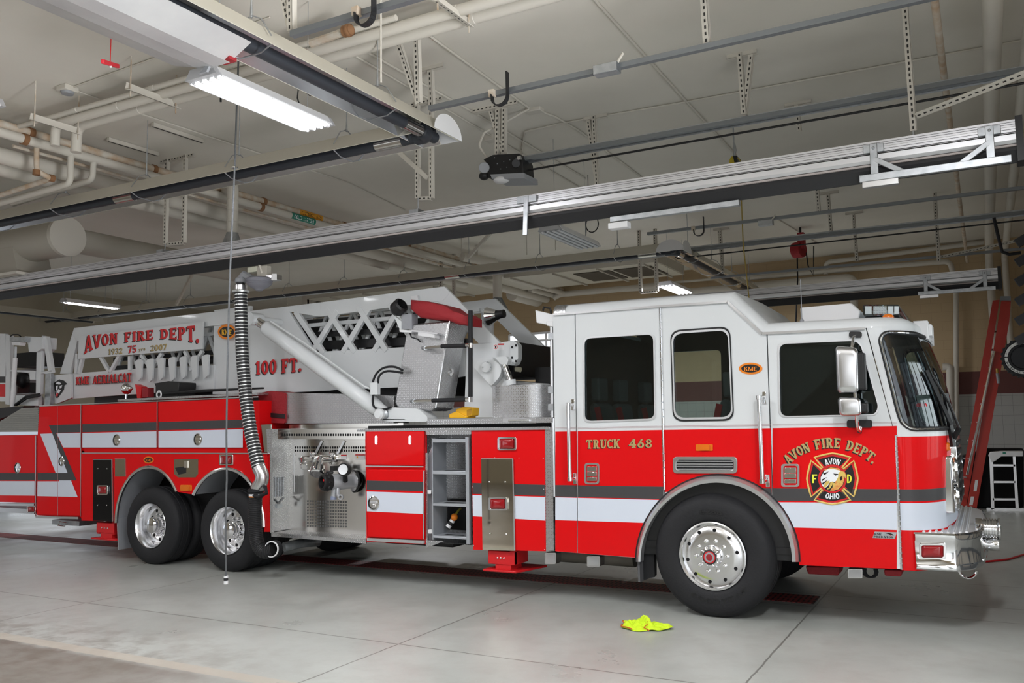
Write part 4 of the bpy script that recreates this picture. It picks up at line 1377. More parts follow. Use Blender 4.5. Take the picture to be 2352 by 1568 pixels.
# ------------------------------------------------------------------ pump panel
XP = T(622, 1100).x
YR = at(663, 1110, X=XP).y
mb = MB(M_TREADB)
mb.prism([T(612, 985, 0), T(624, 985, 0), T(626, 1224, 0), T(621, 1224, 0)], (0, .02, 0), M_TREADB)
a, b = V((XP, 0, T(622, 985).z)), V((XP, 0, T(622, 1222).z))
mb.add([a, b, b + V((0, YR, 0)), a + V((0, YR, 0))], [(0, 1, 2, 3)], M_TREADB)
mb.prism(TP([(623, 1223), (841, 1240), (840, 1248), (623, 1231.5)], -.01), (0, .02, 0), M_TREADB)
c0, c1 = T(623, 1223, -.01), T(841, 1240, -.01)
mb.add([c0, c1, V((c1.x, YR, c1.z)), V((c0.x, YR, c0.z))], [(0, 1, 2, 3)], M_TREADB)
mb.build('pump_bay_lining', TRUCK, smooth=0)
mb = MB(M_STEEL)
bl, brr_ = at(663, 1010, Y=YR), at(850, 1010, Y=YR)
zb2 = T(623, 1223).z - .05
mb.add([V((XP, YR, T(622, 985).z + .05)), V((T(841, 1100).x + .3, YR, T(622, 985).z + .05)), V((T(841, 1100).x + .3, YR, zb2)), V((XP, YR, zb2))], [(0, 1, 2, 3)], M_STEEL)
holes = MB(M_VOID)
for i in range(33):
    x = 677 + i * 5.35
    for y in (1025, 1032): holes.prism(TP([(x, y), (x + 3, y), (x + 3, y + 5), (x, y + 5)], YR - .002), (0, .001, 0), M_VOID)
holes.build('vent_slots', pp0 if False else TRUCK, smooth=0); holes = MB(M_HOLE)
for i in range(16):
    for j in range(9):
        x, y = 705 + i * 5.85, 1148.5 + j * 7.1 + i * .12; holes.prism(TP([(x, y), (x + 3.4, y), (x + 3.4, y + 4.2), (x, y + 4.2)], YR - .002), (0, .001, 0), M_HOLE)
pp = mb.build('pump_panel', TRUCK, smooth=0)
holes.build('vent_holes', pp, smooth=0)
mb = MB(M_STEEL); mb.prism(TP([(638, 985.5), (839, 983.5), (839, 1008.5), (638.5, 1008.5)], .0), (0, .02, 0), M_STEEL); hd = mb.build('panel_header', TRUCK)
mb = MB(M_VOID)
for i in range(34):
    x = 646.5 + i * 5.6; mb.prism(TP([(x, 995.5), (x + 3.2, 995.5), (x + 3.2, 1001), (x, 1001)], -.0015), (0, .001, 0), M_VOID)
mb.build('header_slot', hd, smooth=0)
mb = MB(M_GALV)
for k in range(7): mb.ell(at(668, 1045 + k * 16, Y=YR), .006, M_GALV, 6, 4); mb.ell(at(680, 1045 + k * 16, Y=YR), .006, M_GALV, 6, 4)
mb.bar(at(675, 1042, Y=YR - .004), at(675, 1130, Y=YR - .004), .01, .006, M_ALU, (0, 1, 0)); mb.build('panel_rivets', pp)
# discharge outlets
mb = MB(M_CHROME)
def fit(mb, p, q, rs, m=None, n=20):
    p, q = V(p), V(q); mb.lathe([(r, (q - p).length * f) for f, r in rs], p, q - p, n, m)
w0 = at(815, 1105, Y=YR); c1 = at(752, 1107, Y=-.02)
body = MB(M_GALV); GB = mat('valve_grey', (.46, .47, .49), .4, .3)
fit(body, w0, c1, [(0, .135), (.03, .135), (.06, .12), (.07, .085), (.3, .085), (.5, .095), (.8, .095), (1.0, .078)], [M_BLACK, M_BLACK, M_CHROME, GB, GB, GB, GB])
valve = body.build('suction_valve', TRUCK)
d = (c1 - w0).normalized()
q = MB(M_BLACK); fit(q, c1 - d * .05, c1 + d * .075, [(0, .085), (.1, .098), (.9, .098), (1, .085), (1.0, .068), (.3, .06), (.3, .0)], M_BLACK, 24)
for k in range(10):
    a = 2 * pi * k / 10; u = V((0, 0, 1)); s2 = d.cross(u).normalized(); u = s2.cross(d); q.ell(c1 + d * .012 + (s2 * cos(a) + u * sin(a)) * .096, .018, M_BLACK, 8, 5)
q.prism([c1 + d * .078 + V((x, 0, z)) for x, z in ((.02, .03), (.07, .06), (.08, .03), (.03, .01))], (0, .004, 0), M_LRED)
q.build('outlet_cap', valve)
g = MB(M_BLACK); gc = at(790, 1078, Y=-.01); gd = V((.25, -1, .1)).normalized()
g.lathe([(.05, .06), (.072, .055), (.075, .0), (.075, -.02), (.066, -.03), (.06, -.026), (.0, -.024)], gc, -gd, 28, [M_BLACK, M_BLACK, M_BLACK, M_BLACK, M_BLACK, M_LWHT]); g.cyl(gc + V((-.02, .04, -.05)), gc + V((-.06, .1, -.14)), .03, 10, M_BLACK)
g.build('pressure_gauge', valve)
g = MB(M_BLACK); g.cyl(at(750, 1083, Y=.02), at(765, 1085, Y=.05), .016, 10, M_BLACK); g.bb(at(758, 1070, Y=.05), at(778, 1080, Y=.15), M_BLACK)
g.cyl(at(768, 1118, Y=.05), at(766, 1146, Y=.05), .034, 14, GB); g.cyl(at(766, 1139, Y=.05), at(766, 1147, Y=.05), .036, 14, mat('bluish_collar', (.25, .29, .42), .5))
g.tube([at(776, 1122, Y=.05), at(776, 1136, Y=.03), at(780, 1140, Y=.02)], .022, 12, GB); g.lathe([(.018, 0), (.032, .0), (.032, .03), (.018, .03)], at(784, 1141, Y=.02), (.3, -1, 0), 16, GB)
g.build('drain_cock', valve)
def elbow(wx, wy, px_, py_, r, capr):
    mb = MB(M_CHROME)
    w = at(wx, wy, Y=YR); e = at(px_, py_, Y=.02); k = V((w.x - .01, .10, w.z + .0))
    mb.lathe([(r * 1.7, 0), (r * 1.7, .02), (r * 1.2, .03), (r, .05)], w, (0, -1, 0), 20); mb.tube([w, k + V((0, .05, 0)), k, (k + e) / 2 + V((0, 0, .015)), e], r, 14)
    d = (e - k).normalized(); fit(mb, e - d * .04, e + d * .07, [(0, r), (.02, capr), (.3, capr), (.34, capr * 1.08), (.9, capr * 1.08), (1, capr * .9), (1.0, 0)])
    u = d.cross(V((0, 1, 0))).normalized(); w2 = d.cross(u)
    for k2 in range(5): a = 2 * pi * k2 / 5; mb.ell(e + d * .03 + (u * cos(a) + w2 * sin(a)) * capr * 1.12, capr * .2, M_CHROME, 8, 5)
    mb.ell(w + V((0, -.02, .06)), (.05, .02, .022), M_CHROME); mb.build('discharge_outlet', TRUCK)
elbow(720, 1052, 697, 1066, .032, .040); elbow(764, 1053, 730, 1078, .042, .085)
mb = MB(M_FIX)
for x0, y0, x1, y1, m in ((783, 1044, 796, 1054, M_FIX), (816, 1043, 838, 1056, M_FIX)):
    mb.prism(TP([(x0, y0), (x1, y0), (x1, y1), (x0, y1)], YR - .004), (0, .003, 0), m); flat(mb, [(x0, y0), (x1, y0), (x1, y0 + 2.5), (x0, y0 + 2.5)], YR - .006, M_LRED)
flat(mb, [(818, 1052), (823, 1052), (820.5, 1046)], YR - .006, M_YEL); mb.build('caution_label', pp, smooth=0)
mb = MB(M_GALV)
for x0, x1 in ((724, 744), (775, 792)): mb.bar(at(x0 + 16, 1012, Y=YR - .01), at(x0, 1042, Y=YR - .02), .03, .01, M_ALU, (0, 1, 0))
mb.build('panel_brace', pp)
mb = MB(M_GALV)
p0 = V((XP + .012, YR * .42, T(622, 1108).z)); 
for k in range(4): mb.tube([p0 + V((0, k * .045 - .06, -.18)), p0 + V((0, k * .045 - .06, .06)), ], .007, 6)
mb.tube([p0 + V((0, -.075, .06)), p0 + V((0, .09, .06))], .008, 6); mb.tube([p0 + V((0, -.075, -.2)), p0 + V((0, .0, -.26)), p0 + V((0, .09, -.2))], .008, 6); mb.bb(p0 + V((-.01, -.04, -.32)), p0 + V((.01, .05, -.27))); mb.build('folding_step', TRUCK)

# ------------------------------------------------------------------ middle doors, step bay, front panel
plate('door_frame', [(838.5, 986), (977, 985), (978.5, 1250), (842, 1244)], .004, .03, M_RED)
m1 = plate('compartment_door', [(841, 990.5), (973, 990), (972, 1069.5), (840.5, 1067.5)], -.03, .034, M_RED, bevel=.012)
m2 = plate('compartment_door', [(841, 1077), (974, 1078), (972.5, 1239.5), (843, 1233)], -.03, .034, M_RED, bevel=.012, extra=lambda mb: (
    flat(mb, [(842, 1103), (972, 1106), (971.5, 1128), (842.3, 1124)], -.0316, M_DARK), flat(mb, [(842.3, 1128.4), (971.6, 1132.4), (971.2, 1180), (842.8, 1174)], -.0316, M_STRIPE)))
latch(m2, 859, 1155, 12.5, 16.5, -.032)
mb = MB(M_CHROME)
for x in (864, 941.5): mb.prism(TP(rr(x - 3.2, 1000, x + 3.2, 1020.5, 3), -.036), (0, .006, 0)); mb.prism(TP(rr(x - 1.6, 1002, x + 1.6, 1018, 1.5), -.048), (0, .012, 0))
mb.build('latch', m1, bevel=.002)
mb = MB(M_ALU); mb.prism(TP([(843, 1235), (972, 1241), (972, 1248.5), (843, 1242)], -.04), (0, .05, 0)); mb.bar(T(840, 1070, -.034), T(972, 1071.5, -.034), .01, .012, M_ALU); mb.bar(T(973.8, 1080, -.034), T(973, 1238, -.034), .01, .012, M_ALU, (0, 1, 0)); mb.build('door_edge_trim', m2)
# step bay
mb = MB(M_TREADB)
XA, XB_ = T(977, 1100).x, T(1082, 1100).x
z1, z0 = T(980, 985).z, T(980, 1245).z
mb.prism(TP([(976.5, 985), (1082, 984), (1082, 997), (976.5, 998)], .0), (0, .02, 0))
DY = .55
mb.add([V((XA, .0, z0)), V((XA, .0, z1)), V((XA, DY, z1)), V((XA, DY, z0))], [(0, 1, 2, 3)])
mb.add([V((XB_, .0, z0)), V((XB_, .0, z1)), V((XB_, DY, z1)), V((XB_, DY, z0))], [(0, 1, 2, 3)])
mb.add([V((XA, DY, z0)), V((XA, DY, z1)), V((XB_, DY, z1)), V((XB_, DY, z0))], [(0, 1, 2, 3)])
mb.add([V((XA, 0, z0)), V((XB_, 0, z0)), V((XB_, DY, z0)), V((XA, DY, z0))], [(0, 1, 2, 3)])
mb.prism(TP([(977, 1040), (982, 1040), (982, 1256), (978, 1257)], .0), (0, .01, 0)); mb.prism(TP([(978, 1240), (1020, 1242), (1000, 1250), (978, 1257.5)], -.002), (0, .01, 0))
mb.build('step_bay_lining', TRUCK, smooth=0)
mb = MB(M_STEPG)
LY = -.015
lx0, lx1 = T(994, 1100, LY).x, T(1070, 1100, LY).x
sz = [(1008, 1016), (1081, 1090), (1155, 1164), (1229, 1239)]
for (y0, y1) in sz:
    a, b = T(996, y0, LY), T(1070, y1, LY); mb.bb((lx0, LY, b.z), (lx1, LY + .015, a.z)); mb.bb((lx0, LY, a.z - .012), (lx1, LY + .27, a.z))
za, zc = T(996, 1006, LY).z, T(996, 1240, LY).z
mb.bb((lx0 - .012, LY, zc), (lx0, LY + .28, za)); mb.bb((lx1, LY - .005, zc - .02), (lx1 + .04, LY + .28, za + .01))
sl_ = mb.build('fold_down_ladder', TRUCK, bevel=.003)
mb = MB(M_VOID)
for (y0, y1) in sz[:]:
    a = T(996, y0, LY); mb.bb((lx0 + .09, LY + .08, a.z + .001), (lx1 - .09, LY + .14, a.z + .002))
mb.build('step_hole', sl_, smooth=0)
mb = MB(M_STEPG); mb.prism(TP([(980, 1052), (992, 1025), (993, 1240), (981, 1240)], .06), (0, .03, 0)); mb.build('ladder_arm', TRUCK)
mb = MB(M_FIX)
for x, y in ((986, 1130), (988, 1221)): mb.prism(TP(rr(x - 5, y - 5, x + 4, y + 4, 2), .0), (0, .06, 0))
mb.build('rubber_stop', TRUCK, bevel=.004)
# red front panel with mirror-steel plate
fp = plate('side_panel', [(1082.5, 983), (1251, 982), (1253.5, 1265.5), (1087, 1262)], 0, .03, M_RED, extra=lambda mb: (
    flat(mb, [(1085, 1108.7), (1252, 1113), (1252.3, 1138.7), (1085.3, 1133.9)], -.0015, M_DARK), flat(mb, [(1085.3, 1136.3), (1252.3, 1141), (1252.7, 1195), (1086, 1185)], -.0015, M_STRIPE)))
mb = MB(M_STEELM); mb.prism(TP([(1105, 1053), (1178.5, 1053), (1183, 1264.5), (1108.5, 1262.5)], -.008), (0, .006, 0), M_STEELM); sp_ = mb.build('steel_cover', TRUCK)
mb = MB(M_ALU); mb.bar(T(1178, 1053, -.012), T(1182.5, 1264, -.012), .014, .01, M_ALU, (0, 1, 0)); mb.bar(T(1105, 1053, -.012), T(1178, 1053, -.012), .006, .006, M_ALU)
for x, y in ((1124, 1106), (1160.5, 1106.5), (1126, 1225), (1163, 1226.5)): mb.ell(T(x, y, -.012), .009, M_CHROME, 8, 5)
for x, y in ((1085.5, 1051), (1137, 1051), (1192, 1051.5), (1248, 1052), (1086, 1118), (1249, 1123), (1088, 1252), (1251, 1262)): mb.ell(T(x, y, -.003), .006, M_CHROME, 8, 5)
mb.build('screw', sp_)
lamp(fp, rr(1142, 1003.5, 1185.5, 1034, 4), -.002); lamp(TRUCK, rr(1121.5, 1142, 1164.5, 1172, 4), -.010)
plate('corner_tread', [(1251.5, 982), (1268, 981), (1272, 1262), (1254, 1266)], .004, .4, M_TREADB)
mb = MB(M_TREADB); mb.prism([T(820, 985, -.02), T(1260, 979.5, -.02), T(1260, 979.5, -.02) + V((0, .5, 0)), T(820, 985, -.02) + V((0, .5, 0))], (0, 0, -.03)); mb.build('body_top_plate', TRUCK)
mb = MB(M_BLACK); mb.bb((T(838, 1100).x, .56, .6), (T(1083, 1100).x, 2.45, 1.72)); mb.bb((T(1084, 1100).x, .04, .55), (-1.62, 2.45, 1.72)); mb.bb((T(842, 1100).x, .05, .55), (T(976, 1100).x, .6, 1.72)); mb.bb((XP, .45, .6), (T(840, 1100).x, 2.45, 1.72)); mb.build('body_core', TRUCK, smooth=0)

mb = MB(M_BLACK); mb.bb((-5.3, .75, .40), (-4.4, 2.3, .62)); mb.bb((-4.2, .6, .38), (-3.2, 2.35, .62)); mb.bb((-3.0, .9, .42), (-1.75, 2.3, .62)); mb.cyl((-1.5, 2.0, .5), (-.6, 2.0, .5), .2, 14); mb.bb((-1.4, .8, .42), (-.75, 1.7, .62)); mb.bb((.75, .7, .42), (1.7, 1.8, .62)); mb.build('underbody_occluder', TRUCK, bevel=.02)  # boxes for dark underbody parts, added to block light under the truck
mb = MB(M_GALV); mb.tube([at(652, 1256, Y=.16), at(697, 1246, Y=.40), at(730, 1244, Y=.7)], .058, 14, M_GALV); mb.build('tailpipe', TRUCK)
# ------------------------------------------------------------------ deck, turntable and ladder
YN, YFR = .60, 1.83
mb = MB(M_TREAD)
mb.prism(TP([(655, 901), (838, 905), (905, 909), (905, 972), (655, 972.5)], .27), (0, .3, 0), M_TREAD); mb.build('tread_locker', TRUCK, bevel=.005)
mb = MB(M_CANVAS)
mb.prism(TP(rq([(592, 903), (622, 897), (655, 902), (654, 972), (600, 970)], 4), .24), (0, .3, 0), M_CANVAS); cv = mb.build('canvas_cover', TRUCK, bevel=.02)
mb = MB(M_BLACK); mb.prism(TP([(594, 945), (654, 951), (654, 961), (594, 955)], .226), (0, .006, 0), M_BLACK); mb.prism(TP([(596, 946.5), (608, 947.5), (608, 953), (596, 952)], .222), (0, .004, 0), M_YEL); mb.build('cover_strap', cv)
plate('locker_side', [(600, 975), (622, 974), (621, 1038), (607, 1038)], .03, .02, M_STEEL)
mb = MB(M_TREAD); mb.prism([T(270, 917, .05), T(592, 901, .05), T(592, 901, .05) + V((0, .45, 0)), T(270, 917, .05) + V((0, .45, 0))], (0, 0, -.03)); mb.build('upper_deck', TRUCK)
# deck round the turntable
mb = MB(M_TREADB); mb.prism(TP([(981, 962.5), (1268, 958), (1268, 970.5), (981, 974)], .0), (0, 2.4, 0), M_TREADB); dk_ = mb.build('turntable_deck', TRUCK)
mb = MB(M_CHROME); mb.prism(TP(rr(1155, 960, 1230, 970, 2), -.006), (0, .006, 0), M_ALU); mb.tube([T(1168, 965.5, -.02), T(1216, 965, -.02)], .012, 8, M_CHROME); mb.build('deck_handle', dk_)
# ladder sides, near and far
def ladder_side(Y, name, near=True):
    mb = MB(M_WHITE)
    t = .05
    top = [(575, 712), (735, 694), (1020, 658), (1148, 786), (1120, 800), (1070, 790), (1012, 700)]
    kk = [0]
    def P(o, m=M_WHITE, th=t):
        kk[0] += 1; mb.prism(TP(o, YN + .0022 * kk[0]), (0, th, 0), m)
    def bar2(a, b, w, d):
        kk[0] += 1; mb.bar(T(a[0], a[1], YN + .02 + .0022 * (kk[0] % 5)), T(b[0], b[1], YN + .02 + .0022 * (kk[0] % 5)), w, d, M_WHITE, (0, 1, 0))
    P([(735, 694), (1020, 657.5), (1034, 672), (1018, 690), (735, 727)])                       # top chord
    P([(1020, 657.5), (1148, 786), (1110, 800), (1003, 690)])                        # heel brace
    P([(574, 714), (737, 694), (735, 727), (664, 716), (722, 806), (760, 815), (760, 897), (574, 905)])   # gusset
    P([(722, 808), (925, 797), (1075, 790), (1075, 862), (940, 888), (735, 897)])        # lower chord
    P([(985, 690), (1012, 684), (1012, 798), (985, 800)])
    for k in range(4):                                                                   # lattice
        x = 672 + k * 72
        for (a, b) in (((x + 8, 716 - k * 6), (x + 73, 812 - k * 3)), ((x + 105, 714 - k * 6), (x + 45, 812 - k * 3))):
            if b[0] > 985 or a[0] > 990: continue
            bar2(a, b, .072, .05)
    # the part over the rear body
    P([(165, 768), (170, 753), (574, 706), (574, 738), (176, 784)])
    P([(122, 860), (490, 838), (490, 895), (160, 915), (122, 928)]) if False else P([(160, 858), (306, 847), (492, 838), (492, 893), (162, 915)])
    P([(165, 768), (182, 760), (160, 858), (137, 858)])
    for a, b in (((178, 812), (176, 858)), ((192, 815), (182, 858)), ((232, 820), (252, 854)), ((276, 815), (254, 854)), ((299, 818), (299, 850)), ((325, 815), (347, 845)), ((373, 812), (350, 845)), ((425, 806), (442, 840)), ((466, 806), (438, 850))):
        bar2(a, b, .05, .05)
    P([(492, 712), (575, 702), (575, 905), (488, 905)])
    if Y != YN:
        d = Y - YN
        mb.v = [v + V((0, d, 0)) for v in mb.v]
    return mb.build(name, TRUCK, bevel=.004)
ladder_side(YN, 'ladder_side'); ladder_side(YFR, 'ladder_side')
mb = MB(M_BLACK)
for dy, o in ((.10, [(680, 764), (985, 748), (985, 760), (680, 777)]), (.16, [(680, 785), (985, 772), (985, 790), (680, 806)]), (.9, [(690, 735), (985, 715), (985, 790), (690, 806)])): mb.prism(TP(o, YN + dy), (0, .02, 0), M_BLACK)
mb.build('slide_rail_shade', TRUCK)  # dark rails, plus a black slab painting the shade between nested sections
mb = MB(M_BLACK)   # rungs and nested sections
for k in range(40):
    x = -9.5 + k * .17; mb.tube([V((x, YN + .08, 2.62)), V((x, YFR, 2.62))], .018, 6)
mb.build('rung', TRUCK)
mb = MB(M_GREY)
for dy, z in ((.16, 2.78), (.24, 2.92)):
    for Y in (YN + dy, YFR - dy):
        mb.bb((-9.6, Y, z - .06), (-3.6, Y + .06, z), M_BLACK); mb.bb((-9.6, Y, z + .34), (-3.4, Y + .05, z + .39), M_WHITE)
        for k in range(14): x = -9.4 + k * .43; mb.bar(V((x, Y + .03, z)), V((x + .2, Y + .03, z + .36)), .04, .03, M_WHITE, (0, 1, 0)); mb.bar(V((x + .4, Y + .03, z)), V((x + .22, Y + .03, z + .36)), .04, .03, M_WHITE, (0, 1, 0))
mb.build('inner_ladder_section', TRUCK)
mb = MB(M_BLACK); mb.bb((-9.9, .75, 2.14), (-3.2, 1.75, 2.42)); mb.bb((-4.2, .3, 1.7), (-1.7, 2.3, 1.80)); mb.build('ladder_bed', TRUCK)
# sign board
sb = MB(M_WHITE); sb.prism(TP([(181, 773), (467, 738), (465, 801), (179, 824)], YN - .03), (0, .02, 0), M_WHITE); sign = sb.build('sign_board', TRUCK)
SGN = [(195, 818), (461, 788), (459, 742), (199, 779)]
def wave(name, s, x0, x1, yb0, yb1, yt0, yt1, par, Y, bow=0, m=M_LRED):
    mb = MB(m)
    for mm, dx, dy, YY in ((M_LBLK, -2, 2.2, Y - .002), (m, 0, 0, Y - .004)):
        def f(u, v, dx=dx, dy=dy, YY=YY):
            x = x0 + (x1 - x0) * u
            b = yb0 + (yb1 - yb0) * u - bow * (1 - (2 * u - 1) ** 2); t_ = yt0 + (yt1 - yt0) * u
            return T(x + dx, b + (t_ - b) * v + dy, YY)
        letters(mb, s, f, mm, .1)
    return mb.build(name, par, smooth=0)
wave('sign_lettering', 'AVON', 195, 270, 812, 789, 770, 764, sign, YN - .03, 5)
wave('sign_lettering', 'FIRE', 286, 352, 786, 779, 763, 757, sign, YN - .03, 0)
wave('sign_lettering', 'DEPT.', 368, 457, 778, 789, 756, 746, sign, YN - .03, 3)
for s, x0, x1, y0, y1 in (('1932', 249, 281, 814, 812), ('2007', 346, 383, 806, 803)): lettering('sign_years', s, [(x0, y0), (x1, y1), (x1, y1 - 14), (x0, y0 - 13)], YN - .03, M_GOLD, M_LBLK, sign)
lettering('sign_years', '75', [(294, 811), (313, 809), (313, 792), (294, 794)], YN - .03, M_LRED, M_LBLK, sign); lettering('sign_years', 'yrs', [(319, 806), (334, 804), (334, 796), (319, 798)], YN - .03, M_GOLD, M_LBLK, sign)
mb = MB(M_LRED)
for mm, d, YY in ((M_LBLK, 1.5, YN - .003), (M_LRED, 0, YN - .006)):
    for s, x0, x1 in (('KME', 175, 205), ('AERIALCAT', 214, 302)):
        def f(u, v, x0=x0, x1=x1, d=d, YY=YY):
            x = x0 + (x1 - x0) * u; t_ = (x - 175) / 127; b = 883 - 7 * t_; return T(x - d, b - (17 + 4 * t_) * v + d, YY)
        letters(mb, s, f, mm, .1)
mb.build('boom_lettering', TRUCK, smooth=0)
wave('height_lettering', '100', 587, 635, 860, 858, 830, 824, TRUCK, YN - .002)
wave('height_lettering', 'FT.', 647, 692, 857, 853, 824, 821, TRUCK, YN - .002)
badge(TRUCK, 521, 762, 21, 17.5, YN - .004, M_OR, 'KME', M_YEL)
# cat-head plate at the ladder's tail
mb = MB(M_WHITE); mb.prism(TP(rq([(121, 862), (162, 858), (163, 914), (130, 927), (119, 925)], 3), YN - .02), (0, .04, 0), M_WHITE); cp_ = mb.build('tail_plate', TRUCK)
mb = MB(M_LBLK)
flat(mb, [(124, 879), (131, 874), (136, 871), (147, 874), (154, 881), (148, 885), (147, 894), (141, 903), (137, 908), (132, 914), (128, 913), (126, 904), (125, 894)], YN - .024, M_LBLK)
for q in ([(127, 880), (134, 876), (141, 880), (136, 883)], [(128, 886), (133, 885), (132, 895), (129, 897)], [(137, 886), (143, 884), (141, 891), (137, 892)], [(134, 893), (140, 896), (135, 904), (131, 900)], [(127, 899), (130, 899), (129, 908)]): flat(mb, q, YN - .027, M_LWHT)
flat(mb, [(130, 902), (134, 904), (132, 911), (128, 909)], YN - .0275, M_LRED)
mb.build('cat_head_decal', cp_, smooth=0)
# hanging covers along the boom
mb = MB(M_WHITE)
for k in range(7):
    x = 309 + k * 25.5; y0 = 826 - k * 1.8; y1 = 872 + (4 if k % 2 else 0) - k
    o = rq([(x, y0 + 1), (x + 17, y0 - 2), (x + 15, y1 - 4), (x + 6, y1 + 4)], [9, 4, 5, 4])
    mb.prism(TP(o, YN - .05), (0, .03, 0), M_WHITE)
    mb.build('roller_guard', TRUCK, bevel=.006); mb = MB(M_WHITE)
# things bolted to the deck behind the wheels
mb = MB(M_CHROME); c = T(291, 892, .3); mb.ell(c, (.085, .07, .085), M_CHROME, 18, 10); mb.lathe([(.05, 0), (.03, .05), (.012, .08), (0, .085)], c + V((.05, 0, 0)), (1, 0, 0), 14, M_CHROME); mb.cyl(c + V((0, 0, -.18)), c, .02, 8, M_CHROME); mb.build('deck_spot_lamp', TRUCK)
mb = MB(M_LRED); mb.prism(TP([(310, 882), (325, 888), (323, 914), (315, 914)], .3), (0, .1, 0), M_LRED); mb.prism(TP([(326, 890), (340, 890), (340, 912), (326, 912)], .3), (0, .1, 0), M_CANVAS); mb.build('deck_bracket', TRUCK)
mb = MB(M_BLACK); mb.prism(TP([(354, 880), (386, 875), (411, 878), (411, 884), (408, 911), (357, 911), (357, 886)], .25), (0, .3, 0), M_BLACK); mb.build('deck_box', TRUCK, bevel=.006)
mb = MB(M_BLACK); mb.tube([T(366, 904, .2), T(470, 897, .2), T(605, 891, .2)], [.016, .02, .012], 8); mb.lathe([(.045, -.01), (.06, 0), (.045, .01), (.03, 0), (.045, -.01)], T(365, 906, .18), (0, 1, 0), 18, M_FIX); mb.build('pike_pole', TRUCK)
# lift cylinder
mb = MB(M_WHITE); a, b, k = T(609, 750, .14), T(886, 952, .14), T(585, 733, .14)
d = (b - a).normalized(); L = (b - a).length
mb.lathe([(.0, 0), (.07, 0), (.092, .02), (.098, .05), (.098, L - .16), (.085, L - .12), (.085, L - .02), (.06, L)], a, d, 28, M_WHITE)
lc = mb.build('lift_cylinder', TRUCK, smooth=40)
mb = MB(M_CHROME); mb.cyl(k, a + d * .05, .058, 20, M_CHROME); mb.build('cylinder_rod', lc)
mb = MB(M_WHITE); mb.lathe([(.0, -.1), (.085, -.1), (.085, .1), (0, .1)], k, (0, 1, 0), 20, M_WHITE); mb.lathe([(.0, -.1), (.065, -.1), (.065, -.14), (.045, -.16), (0, -.16)], T(886, 951, .08), (0, 1, 0), 20, M_WHITE); mb.cyl(k, k + V((0, .5, 0)), .05, 14, M_WHITE); mb.tube([T(622, 738, .05), T(700, 788, .05), T(838, 888, .04), T(850, 892, .04)], .012, 8, M_WHITE); mb.build('cylinder_pin', lc)
def spl(P):
    Q = [T(x, y, .03) for x, y in P]; out = []
    for i in range(len(Q) - 1):
        p0, p1, p2, p3 = Q[max(0, i - 1)], Q[i], Q[i + 1], Q[min(len(Q) - 1, i + 2)]
        for j in range(6): t = j / 6; out.append(.5 * ((2 * p1) + (p2 - p0) * t + (2 * p0 - 5 * p1 + 4 * p2 - p3) * t * t + (3 * p1 - p0 - 3 * p2 + p3) * t ** 3))
    return out + [Q[-1]]
mb = MB(M_RUB)
for P in ([(853, 890), (862, 862), (880, 845), (905, 842), (925, 850)], [(868, 880), (872, 862), (890, 852), (925, 856)], [(862, 895), (856, 915), (860, 935), (880, 940), (898, 935)]): mb.tube(spl(P), .013, 8)
mb.box(T(862, 892, .04), (.10, .06, .14), M_WHITE); mb.build('hydraulic_hose', TRUCK)
mb = MB(M_WHITE); mb.prism(TP(rq([(877, 942), (898, 935), (960, 938), (982, 957), (982, 968.5), (884, 968.5), (876, 958)], 9), .05), (0, .2, 0), M_WHITE); mb.lathe([(.055, 0), (.055, -.03), (.03, -.05), (.03, -.07), (0, -.07)], T(885, 951, .05), (0, 1, 0), 16, M_GALV); mb.build('cylinder_foot', TRUCK, bevel=.008)
# operator's console
CY = .12
n1 = [(936, 745), (1032.8, 736.4), (1001, 937), (985, 944), (915, 938), (906.6, 927)]
Xr = T(1032.8, 736.4, CY).x
dep = at(1074, 745, X=Xr).y - CY
mb = MB(M_TREAD); mb.prism(TP(n1, CY), (0, dep, 0), M_TREAD); con = mb.build('control_console', TRUCK, bevel=.02)
mb = MB(M_ALUP); c = at(1036, 855, X=T(1014, 855, CY).x); mb.lathe([(.045, 0), (.045, .012), (.03, .016), (0, .03)], c, (1, 0, -.15), 20, M_CHROME); mb.bar(T(1033, 737, CY - .002), T(1001, 936, CY - .002), .012, .008, M_ALUP, (0, 1, 0)); mb.build('console_latch', con)
mb = MB(M_CANVAS)
cvp = [(944.5, 688), (985, 692), (1024, 702), (1040, 714), (1058, 718), (1074.5, 728), (1074.5, 747), (1052, 745), (1032, 736), (1000, 734), (966, 729.5), (943, 708)]
nn = len(cvp); R2 = [TP(cvp, CY - .03), TP(scale2(cvp, (1.0, .94)), CY - .07), TP(scale2(cvp, (.9, .6)), CY - .09)]
mb.prism(TP(cvp, CY - .03), (0, dep * .8, 0), M_CANVAS)
for i in range(2): mb.add(R2[i] + R2[i + 1], [(j, (j + 1) % nn, nn + (j + 1) % nn, nn + j) for j in range(nn)])
mb.poly(R2[2]); mb.build('console_cover', con, smooth=50)
mb = MB(M_RUB)
mb.tube([T(1080.5, 713, -.04), T(1080.5, 789, -.04)], .025, 12); mb.tube([T(1080.5, 797, -.04), T(1080.5, 911, -.04)], .025, 12)
mb.tube([T(1014, 795, -.04), T(1070, 793.5, -.04)], .023, 12); mb.tube([T(993, 919.5, -.04), T(1070, 917.5, -.04)], .023, 12)
gr = mb.build('padded_guard_rail', TRUCK)
mb = MB(M_CHROME)
mb.tube([T(978, 799, .0), T(1014, 795, -.03)], .016, 10, M_STEEL); mb.tube([T(952, 921, .0), T(993, 919.5, -.03)], .016, 10, M_STEEL)
for x, y in ((1080.5, 793), (1080.5, 917)): mb.tube([T(x - 10, y, -.04), T(x, y, -.04)], .021, 10, M_CHROME); mb.tube([T(x, y - 5, -.04), T(x, y + 6, -.04)], .026, 10, M_CHROME)
